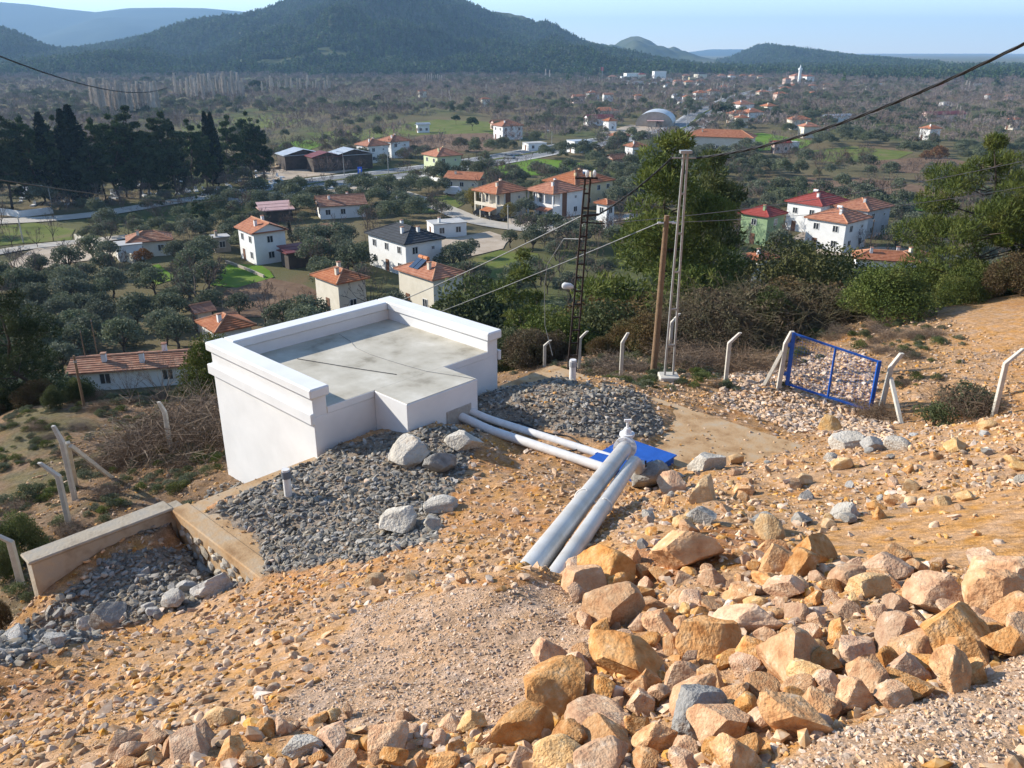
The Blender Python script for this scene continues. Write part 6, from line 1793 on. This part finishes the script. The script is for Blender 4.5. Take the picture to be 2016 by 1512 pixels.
# shrubs near the site: pixel x, y of foot, top y, forward distance
RS = random.Random(23)
for i, (kd, a, by, ty, Yd, w_, lab) in enumerate([
    ('maquis',990,700,640,30,1.0,'green shrub right behind the valve house corner'),('bmaquis',1045,720,640,29,1.0,'brownish shrub behind the tank corner'),('maquis',1100,700,600,32,1.1,'tall olive green shrub behind the black pole'),
    ('maquis',1195,700,590,33,1.1,'dense dark shrub left of the wooden pole'),('bmaquis',1180,735,660,28,.9,'low brown shrub behind the fence posts'),('maquis',1255,730,650,28.5,.9,'grey green shrub against the wooden pole'),('bmaquis',1250,690,570,35,1.1,'dark brown green shrub under the largest pine'),
    ('tangle',1400,715,590,28.5,1.15,'tall tangled brown thicket right of the galvanised pole'),('tangle',1480,705,555,30,1.3,'highest tangled brown thicket behind the fence'),('tangle',1570,700,560,31,1.25,'tangled brown thicket behind the blue gate'),('tangle',1650,690,580,32,1.15,'tangled thicket right of the blue gate top'),
    ('bmaquis',1400,690,575,32,1.2,'brown green bush behind the galvanised pole'),('tangle',1500,690,560,33,1.0,'rounded bramble mound in the brown thicket'),('bmaquis',1620,690,555,34,1.2,'dark bush crowning the brown thicket'),('bmaquis',1350,700,600,30,1.0,'brown bush left of the tall thicket'),('bmaquis',1700,680,575,34,1.1,'brown green bush at the right end of the thicket'),
    ('bmaquis',1440,700,580,31,1.1,'dull green bush inside the brown thicket'),('bmaquis',1540,690,545,33,1.2,'dull green bush above the blue gate'),('leafy',1545,620,470,44,1.0,'light green leafy tree in front of the white houses'),('leafy',1612,620,482,45,1.0,'light green leafy bush tree beside its twin'),('bmaquis',1680,640,540,38,1.2,'dark shrub left of the long orange roof'),
    ('maquis',1740,640,535,38,1.2,'grey green shrub in front of the long orange roof'),('maquis',1800,630,540,38,1.1,'shrub below the open crowned pine'),('maquis',1850,625,540,36,1.2,'dark green shrub under the open crowned pine'),('maquis',1930,610,530,36,1.3,'wide green shrub right of the pine trunk'),('maquis',2000,600,525,35,1.3,'green shrub at the dirt road edge'),('maquis',1880,610,560,34,.9,'low bright shrub at the foot of the pine'),
    ('brush',1720,690,640,28,1.5,'pale reddish dry bush above the gate'),('brush',1650,690,640,28,1.4,'reddish dry bush right of the gate post'),('brush',1790,670,625,28.5,1.5,'dry brown bush beside the dirt road'),('brush',1380,745,690,25,1.4,'dry brown bush behind the galvanised pole'),('brush',1470,750,690,24.5,1.4,'dry brown bush left of the gate brace'),('brush',1205,748,700,25,1.2,'dry bush between two fence posts'),('brush',1260,752,710,24.5,1.0,'dry bush at the foot of the wooden pole'),('brush',1340,730,670,26.5,1.4,'dry bush behind the lattice pole footing'),
    ('scrub',1690,695,668,25.5,1.0,'round green shrub behind the gate'),('scrub',1905,790,742,19.5,1.1,'dark green shrub left of the bent right post'),('scrub',1840,822,788,18.5,1.0,'bright green low shrub below the gate brace'),('scrub',1840,760,735,21.5,1.0,'low grey green shrub on the rubble beyond the gate'),('brush',1900,800,760,19.3,.9,'dry twigs around the dark green shrub'),('brush',1720,830,790,20,1.0,'dry grass tuft at the gate foot'),
    ('brush',370,870,800,21.5,1.4,'long dry brush heap left of the white wall'),('brush',300,890,830,21.8,1.5,'dry brush heap around the left fence post'),('brush',400,830,790,24,1.3,'dry brush at the white wall corner'),('brush',250,905,870,20.5,1.3,'flattened dry brush below the tall braced post'),('figtree',330,835,690,27,1.0,'grey bare multi stemmed shrub left of the white wall'),('figtree',265,830,710,27,.9,'bare grey shrub beside the long whitewashed house'),('figtree',385,820,720,26.5,.8,'bare grey shrub close to the white wall'),
    ('maquis',170,850,790,27,.7,'green shrub below the whitewashed house wall'),('maquis',120,855,790,26,.7,'dark shrub under the left pine'),('scrub',90,870,835,24,1.1,'grey green cushion shrub at the slope edge'),('scrub',55,985,945,18.5,.9,'small grey green shrub on the brown earth'),('maquis',40,1080,1000,15,.6,'bright green shrub left of the wing wall'),('maquis',20,1160,1060,14,.6,'dark green shrub below the wing wall end'),('maquis',-30,1130,1010,15,.6,'green shrub at the lower left slope'),('bmaquis',10,1260,1190,11.8,.35,'rusty dry shrub at the bottom of the stone strip'),
    ('maquis',930,640,585,60,1.0,'dark evergreen bush in front of the solar heater house'),('maquis',960,620,560,62,.9,'second dark evergreen bush by the solar heater house')]):
    P = at_y(a, by, Yd); P[2] = hz(P[0], P[1])
    top = at_y(a, ty, P[1])[2]
    nat = {'maquis': 3.4, 'bmaquis': 3.2, 'leafy': 6.0, 'tangle': 2.6, 'brush': 1.1, 'scrub': .95, 'figtree': 3.4}[kd]
    tree(kd, P, max(.25, (top - P[2]) / nat), lab, 'shrubs around the site' if kd != 'figtree' else None, wid=w_, rr=RS)

# ---- wider cover: sampled over the hillside and the plain
def clear(x_, y_, a, b_):
    for hx, hy, hr in HOUSES:
        if (x_ - hx) ** 2 + (y_ - hy) ** 2 < (hr + 2.0) ** 2: return False
    return True
rv = np.random.default_rng(31)
def candidates(n, y0, y1, spread=.66):
    y = (y0 ** 2 + (y1 ** 2 - y0 ** 2) * rv.random(n)) ** .5
    x = (rv.random(n) * 2 - 1) * (y * spread + 8)
    z = Hz(x, y); a, b_, D = project(np.stack([x, y, z], 1))
    ok = (a > -120) & (a < 2140)
    for pol in OPEN: ok &= ~inpoly(a, b_, pol)
    H_ = np.array(HOUSES)
    for hx, hy, hr in H_: ok &= (x - hx) ** 2 + (y - hy) ** 2 > (hr + 2.2) ** 2
    # keep the sight lines to the nearer houses open
    for hx, hy, hr in H_:
        dd = math.hypot(hx, hy)
        if dd < 260:
            t_ = (x * hx + y * hy) / dd; l_ = np.abs(x * hy - y * hx) / dd
            ok &= ~((l_ < hr * .85) & (t_ < dd) & (t_ > (dd - hr - 16 - dd * .03 if dd > 118 else dd * .42)))
    T_ = np.array(TREES)
    return x[ok], y[ok], z[ok], a[ok], b_[ok]
def thin(x, y, dmin):
    cell = {}; keep = []
    for i in range(len(x)):
        d = dmin(y[i]); c_ = (int(x[i] // d), int(y[i] // d)); hit = False
        for u in (-1, 0, 1):
            for v in (-1, 0, 1):
                for j in cell.get((c_[0] + u, c_[1] + v), ()):
                    if (x[j] - x[i]) ** 2 + (y[j] - y[i]) ** 2 < d * d: hit = True
        if not hit:
            cell.setdefault(c_, []).append(i); keep.append(i)
    return np.array(keep)
# near belt: individuals
x, y, z, a, b_ = candidates(20000, 56, 330)
k = thin(x, y, lambda q: 3.1 + q * .006); x, y, z, a, b_ = x[k], y[k], z[k], a[k], b_[k]
nn = fbm(x / 55., y / 55., 3, 61); n2_ = fbm(x / 18., y / 18., 3, 66)
o_ = np.argsort(y); x, y, z, a, b_, nn, n2_ = (q[o_] for q in (x, y, z, a, b_, nn, n2_))
cnt = {'olive': 0, 'bare': 0}; rest = {'olive': [], 'bare': [], 'scrub': [], 'farbare': []}
OL = ['silvery olive tree in the grove on the near slope', 'grey green olive tree among the village houses', 'olive tree in the groves along the highway']
BL = ['leafless brown tree on the wooded near slope', 'leafless grey tree among the village houses', 'leafless tree in the groves along the highway']
for i in range(len(x)):
    r_ = rv.random()
    if n2_[i] < -.34: kd = 'scrub'
    elif nn[i] > .10: kd = 'bare' if r_ < .7 else 'olive'
    else: kd = 'olive' if r_ < .84 else 'bare'
    if kd == 'scrub' and r_ < .6: continue
    P = (x[i], y[i], z[i]); s = rv.uniform(.8, 1.4) * (1 if kd != 'scrub' else 1.8)
    if y[i] < 100: s *= .95
    lim = 290 if kd == 'olive' else 170
    if kd != 'scrub' and cnt[kd] < lim:
        g_ = 0 if y[i] < 105 else 1 if y[i] < 200 else 2
        dd_, hl_ = min(((P[0] - hx) ** 2 + (P[1] - hy) ** 2, l_) for hx, hy, l_ in HLAB)
        lb_ = (OL if kd == 'olive' else BL)[g_]
        if dd_ < 38 ** 2:
            lb_ = f"{'big' if s > 1.15 else 'small' if s < .95 else 'medium'} {'olive' if kd == 'olive' else 'leafless'} tree near the {short(hl_, 9)}"
        tree(kd, P, s * (1 if kd == 'olive' else .9), lb_, ('olive trees of the valley' if kd == 'olive' else 'leafless trees of the valley'), wid=rv.uniform(.9, 1.2), rr=RS)
        cnt[kd] += 1
    else:
        rest[kd].append((*P, s))
# a few shrub individuals feed the scrub cover
for j in range(2):
    q = rest['scrub'].pop(0); tree('scrub', q[:3], q[3], 'low green shrub on the open ground below the slope', 'low shrubs of the valley', var=j, rr=RS)
for j in range(3):
    tree('farbare', (x[-1 - 5 * j], y[-1 - 5 * j] + 9, z[-1 - 5 * j]), 1.2, 'purplish leafless tree in the orchards beyond the highway', 'leafless trees of the valley', var=j, rr=RS)
for kd in ('olive', 'bare'):
    for v_ in range(len(PROTO[kd])):
        if (kd, v_) not in FIRST: tree(kd, rest[kd].pop(0)[:3], 1.0, OL[2] if kd == 'olive' else BL[2], 'olive trees of the valley' if kd == 'olive' else 'leafless trees of the valley', var=v_)
# far belt
x, y, z, a, b_ = candidates(70000, 330, 1500)
dens = np.where(y < 700, 1.0, .9)
k = thin(x, y, lambda q: 3.6 + q * .0042); x, y, z, a, b_ = x[k], y[k], z[k], a[k], b_[k]
nn = fbm(x / 110., y / 70., 3, 61); n2_ = fbm(x / 45., y / 30., 3, 66)
for i in range(len(x)):
    r_ = rv.random()
    if n2_[i] < -.42: continue
    kd = 'farbare' if (r_ < .62 + nn[i]) else 'olive'
    rest[kd].append((x[i], y[i], z[i], rv.uniform(.8, 1.6)))
def cover(name, kd, L_, lab, cat, wid=1.0):
    L_ = np.array(L_); n = len(L_); nv = len(PROTO[kd])
    prs = [FIRST[(kd, v_)][1] for v_ in range(nv) if (kd, v_) in FIRST]
    rot = np.stack([np.zeros(n), np.zeros(n), rv.uniform(0, 6.28, n)], 1)
    sc = L_[:, 3:4] * np.concatenate([rv.uniform(.9, 1.3, (n, 2)) * wid, rv.uniform(.85, 1.15, (n, 1))], 1)
    return gn_scatter(name, L_[:, :3], rot, sc, rv.integers(0, len(prs), n), prs, lab, cat)
cover('olive_groves', 'olive', rest['olive'], 'mass of olive trees covering the farther plain', 'trees')
cover('leafless_trees', 'bare', rest['bare'], 'leafless trees between the groves along the highway', 'trees')
cover('bare_orchards', 'farbare', rest['farbare'], 'mass of leafless orchard trees covering the farther plain', 'trees', 1.15)
cover('low_scrub', 'scrub', rest['scrub'], 'low scrub between the valley trees', 'scrub')
# dry grass and twigs over the brown earth
n = 5200
y = rv.uniform(13, 34, n); x = rv.uniform(-17, 19, n); z = Hz(x, y); a, b_, D = project(np.stack([x, y, z], 1)); u, v = to_uv(x, y)
ok = (((u < -.5) & (x < 3)) | ((a > 960) & (a < 1900) & (b_ < 770) & (b_ > 640) & ((u < -.5) | (v > TANK_V + .5)))) & ~((u > -4.6) & (u < .5) & (v > 2.8) & (v < 8.8)) & (fbm(x / 1.8, y / 1.8, 3, 95) > -.08 + .28 * (a > 1500) * (b_ > 720))
x, y, z = x[ok], y[ok], z[ok]; n = len(x)
prs = [FIRST[('brush', v_)][1] for v_ in (0, 1) if ('brush', v_) in FIRST] + [FIRST[('scrub', v_)][1] for v_ in (0, 1) if ('scrub', v_) in FIRST]
nb_ = len(prs); pk = np.where(rv.random(n) < .8, rv.integers(0, max(1, nb_ - 2), n), rv.integers(0, nb_, n))
sc = rv.uniform(.10, .34, (n, 1)) * rv.uniform(.8, 1.2, (n, 3)); sc[:, 2] *= .75
gn_scatter('dry_grass', np.stack([x, y, z], 1), np.stack([np.zeros(n), np.zeros(n), rv.uniform(0, 6.28, n)], 1), sc, pk, prs, 'dry grass and low weeds on the brown earth around the fence', 'grass')
# scrub on the steep hillside below the site
x, y, z, a, b_ = candidates(2600, 27, 62, .75)
vis = ((x < -9) | (x > 1.5)) & ~((a > 170) & (a < 430) & (b_ > 715)); nn = fbm(x / 9., y / 9., 3, 91)
u, v = to_uv(x, y); vis &= ~((u > -6) & (v < 12) & (y < 28)) & ~((x > 8) & (y < 29))
x, y, z = x[vis], y[vis], z[vis]; k = thin(x, y, lambda q: 1.7); x, y, z = x[k], y[k], z[k]
prs = [FIRST[('maquis', v_)][1] for v_ in (0, 1) if ('maquis', v_) in FIRST] + [FIRST[('bmaquis', 0)][1]]
n = len(x); rot = np.stack([np.zeros(n), np.zeros(n), rv.uniform(0, 6.28, n)], 1); sc = rv.uniform(.25, .62, (n, 1)) * rv.uniform(.85, 1.2, (n, 3))
gn_scatter('hillside_scrub', np.stack([x, y, z], 1), rot, sc, rv.integers(0, len(prs), n), prs, 'dense evergreen scrub covering the hillside below the site', 'scrub')
# ---------------------------------------------------------------- mountains, forest, haze
M_HILL = mat('forest_floor', [(.03,.045,.02),(.055,.07,.03),(.10,.10,.055)], .95, scale=.004, detail=8, coord='Object', spec=.05)
M_FARHILL = mat('far_forest', [(.03,.045,.025),(.045,.06,.035)], .95, scale=.002, detail=6, coord='Object', spec=.05)
M_CLIFF = mat('cliff', [(.05,.06,.045),(.09,.095,.075),(.17,.165,.15)], .95, scale=.006, detail=8, coord='Object', spec=.05)
HILL_F = {}
def mountain(name, prof, Yr, front, back, m, nx=150, ny=60, rough=.5, seed=0, base=None, expo=1.3, spurk=.5):
    """ridge whose crest meets the given photo outline at distance Yr and runs down towards the plain"""
    px = np.array([p[0] for p in prof], float); py = np.array([p[1] for p in prof], float)
    cx = []; cz = []
    for a, b_ in zip(px, py):
        q = at_y(a, b_, Yr); cx.append(q[0]); cz.append(q[2])
    cx = np.array(cx); cz = np.maximum(np.array(cz), -5)
    xs = np.linspace(cx[0], cx[-1], nx); ys = np.concatenate([np.linspace(Yr - front, Yr, ny), np.linspace(Yr, Yr + back, ny // 3)[1:]])
    Xm, Ym = np.meshgrid(xs, ys)
    crest = np.interp(Xm * Yr / np.where(Ym < Yr, Yr - (Yr - Ym) * .35, Ym), cx, cz)
    t_ = np.where(Ym < Yr, (Ym - (Yr - front)) / front, 1 - (Ym - Yr) / back * .9)
    t_ = np.clip(t_, 0, 1)
    spur = fbm(Xm / (front * .28), Ym / (front * .5), 4, seed + 3)
    prof_ = np.clip(t_ + spur * spurk * np.sin(math.pi * t_), 0, 1) ** expo
    Zm = crest * prof_ - 3 * (1 - t_) + rough * crest * fbm(Xm / 240., Ym / 240., 4, seed) * t_ * (1 - t_) * 3
    I_ = np.arange(Xm.size).reshape(Xm.shape); Qm = np.stack([I_[:-1, :-1], I_[:-1, 1:], I_[1:, 1:], I_[1:, :-1]], -1).reshape(-1, 4)
    o = ob(name, np_mesh(name, np.stack([Xm, Ym, Zm], -1).reshape(-1, 3), [Qm], m, True)); tag(o, kind='structure')
    HILL_F[name + str(Yr)] = (xs, ys, Zm)
    return xs, ys, Zm
MAIN = mountain('mountain', [(60,112),(150,101),(230,88),(330,67),(430,46),(500,30),(540,16),(575,0),(600,-8),(640,-4),(690,6),(740,2),(790,4),(850,0),(905,2),(935,16),(985,38),(1040,47),(1075,47),(1095,56),(1130,76),(1155,90),(1185,97),(1240,112),(1330,128),(1430,145)], 2300, 1050, 900, M_HILL, 260, 110, seed=4, rough=1.1, spurk=.95)
mountain('mountain', [(1380,134),(1430,120),(1470,103),(1495,93),(1515,92),(1545,97),(1600,104),(1680,116),(1760,130),(1850,138),(1950,141),(2150,143)], 3000, 1100, 900, M_HILL, 120, 50, seed=14, rough=.9, spurk=.7)
mountain('mountain', [(-220,40),(-100,50),(0,60),(40,72),(80,92),(110,102)], 2000, 550, 500, M_HILL, 60, 36, seed=24)
mountain('mountain', [(1140,100),(1165,92),(1185,85),(1205,92),(1222,80),(1240,73),(1255,72),(1272,79),(1298,97),(1318,94),(1340,103),(1380,114),(1430,128)], 3900, 900, 700, M_HILL, 140, 50, seed=34, expo=.8, rough=1.2, spurk=.3)
mountain('mountain', [(-300,20),(-120,4),(0,4),(60,9),(120,17),(190,24),(250,16),(330,15),(400,16),(480,23),(540,33),(640,52),(760,75)], 6500, 2200, 1500, M_FARHILL, 90, 30, seed=44, rough=.02, spurk=.25)
mountain('mountain', [(1300,112),(1345,104),(1400,97),(1480,97),(1530,104),(1640,114),(1700,119),(1780,116),(1830,115),(1880,119),(1915,128),(2016,127),(2200,124)], 8500, 2000, 1500, M_FARHILL, 90, 24, seed=54, rough=.02, spurk=.2)
# conifers at the forest edge, and the forest itself
M_FPINE = leaf_mat('forest_needle', [(.03,.065,.022),(.065,.11,.035),(.11,.155,.055)], .38, .2)
make_pine('farpine', 301, 11, 3.2, 130, 2.6, M_FPINE, base=.08, tr=.2, layers=6, aspect=.7, top=.5)
make_pine('farpine', 302, 12, 2.8, 130, 2.4, M_FPINE, base=.06, tr=.2, layers=7, aspect=.7)
make_pine('farpine', 303, 10, 3.6, 130, 2.8, M_FPINE, base=.1, tr=.2, layers=5, aspect=.7, top=.5)
TREE_NAMES['farpine'] = ('pine_tree', 'pine tree')
for j, (a, by, lab) in enumerate([(1120, 168, 'single dark conifer in front of the mountain forest edge'), (1660, 172, 'single dark conifer on the plain before the right forest'), (1960, 178, 'single dark conifer left of the right forest belt')]):
    tree('farpine', ground(a, by), 1.2, lab, None, var=j)
rf = np.random.default_rng(77)
def forest(name, hill, n, y_max, lab, keep=None):
    xs, ys, Zm = hill
    x = rf.uniform(xs[0], xs[-1], n * 3); y = rf.uniform(ys[0], y_max, n * 3)
    i = np.clip(np.searchsorted(xs, x) - 1, 0, len(xs) - 2); j = np.clip(np.searchsorted(ys, y) - 1, 0, len(ys) - 2)
    fx = (x - xs[i]) / (xs[i + 1] - xs[i]); fy = (y - ys[j]) / (ys[j + 1] - ys[j])
    z = (Zm[j, i] * (1 - fx) + Zm[j, i + 1] * fx) * (1 - fy) + (Zm[j + 1, i] * (1 - fx) + Zm[j + 1, i + 1] * fx) * fy
    a, b_, D = project(np.stack([x, y, z], 1))
    gap = fbm(x / 120., y / 120., 4, 71)
    ok = (z > 0.5) & (a > -60) & (a < 2080) & (gap > -.42 + .0 * x)
    x, y, z, gap = x[ok][:n], y[ok][:n], z[ok][:n], gap[ok][:n]
    m_ = len(x); rot = np.stack([np.zeros(m_), np.zeros(m_), rf.uniform(0, 6.28, m_)], 1)
    sc = rf.uniform(.65, 1.25, (m_, 1)) * np.stack([rf.uniform(.9, 1.3, m_), rf.uniform(.9, 1.3, m_), rf.uniform(.8, 1.15, m_)], 1)
    prs = [FIRST[('farpine', k)][1] for k in range(3)]
    return gn_scatter(name, np.stack([x, y, z - .5], 1), rot, sc, rf.integers(0, 3, m_), prs, lab, 'forest')
forest('mountain_forest', MAIN, 42000, 2360, 'pine forest covering the long mountain')
forest('hill_forest', HILL_F['mountain3000'], 12000, 3050, 'pine forest covering the right hill')
forest('hill_forest', HILL_F['mountain2000'], 3500, 2040, 'pine forest covering the small hill at the left')
# forest belt on the plain before the right hill
n = 9000
y = rf.uniform(1050, 2000, n); x = y * rf.uniform(.06, .72, n)
a, b_, D = project(np.stack([x, y, np.zeros(n)], 1))
lim = np.interp(a, [1080, 1350, 1600, 1700, 1800, 2016, 2100], [156, 152, 152, 160, 164, 172, 172])
ok = (b_ < lim) & (fbm(x / 90., y / 90., 3, 72) > -.35); x, y = x[ok], y[ok]; n = len(x)
rot = np.stack([np.zeros(n), np.zeros(n), rf.uniform(0, 6.28, n)], 1); sc = rf.uniform(.7, 1.2, (n, 1)) * rf.uniform(.9, 1.2, (n, 3))
gn_scatter('plain_forest', np.stack([x, y, np.zeros(n)], 1), rot, sc, rf.integers(0, 3, n), [FIRST[('farpine', k)][1] for k in range(3)], 'belt of pine forest on the plain before the right hill', 'forest')
for k, a in enumerate((1592, 1598, 1603)):
    q = at_y(a, 104, 3000); ms = empty('radio_mast', (q[0], q[1], q[2] - 8), 0, 'thin radio mast on the ridge of the right hill', 'radio mast', 'radio masts')
    MB().tube([(0,0,0),(0,0,28)], [.9,.4], 5).build('mast', M_GALV, ms); MB().tube([(0,0,28.002),(0,0,34)], [.3,.1], 5).build('aerial', M_GALV, ms)

hz_m = bpy.data.materials.new('haze'); hz_m.use_nodes = True
Nh = hz_m.node_tree.nodes
for n_ in list(Nh): 
    if n_.type == 'BSDF_PRINCIPLED': Nh.remove(n_)
pv = Nh.new('ShaderNodeVolumePrincipled'); pv.inputs['Color'].default_value = (.40, .66, 1.0, 1); pv.inputs['Density'].default_value = 0.000125; pv.inputs['Anisotropy'].default_value = 0.1
hz_m.node_tree.links.new(pv.outputs[0], Nh['Material Output'].inputs['Volume'])
hb_ = MB().box(-11500, 11500, -700, 14500, -8, 520).mesh('haze', hz_m)
tag(ob('haze', hb_), 'thin blue haze filling the air over the valley', 'haze', None, 'stuff')
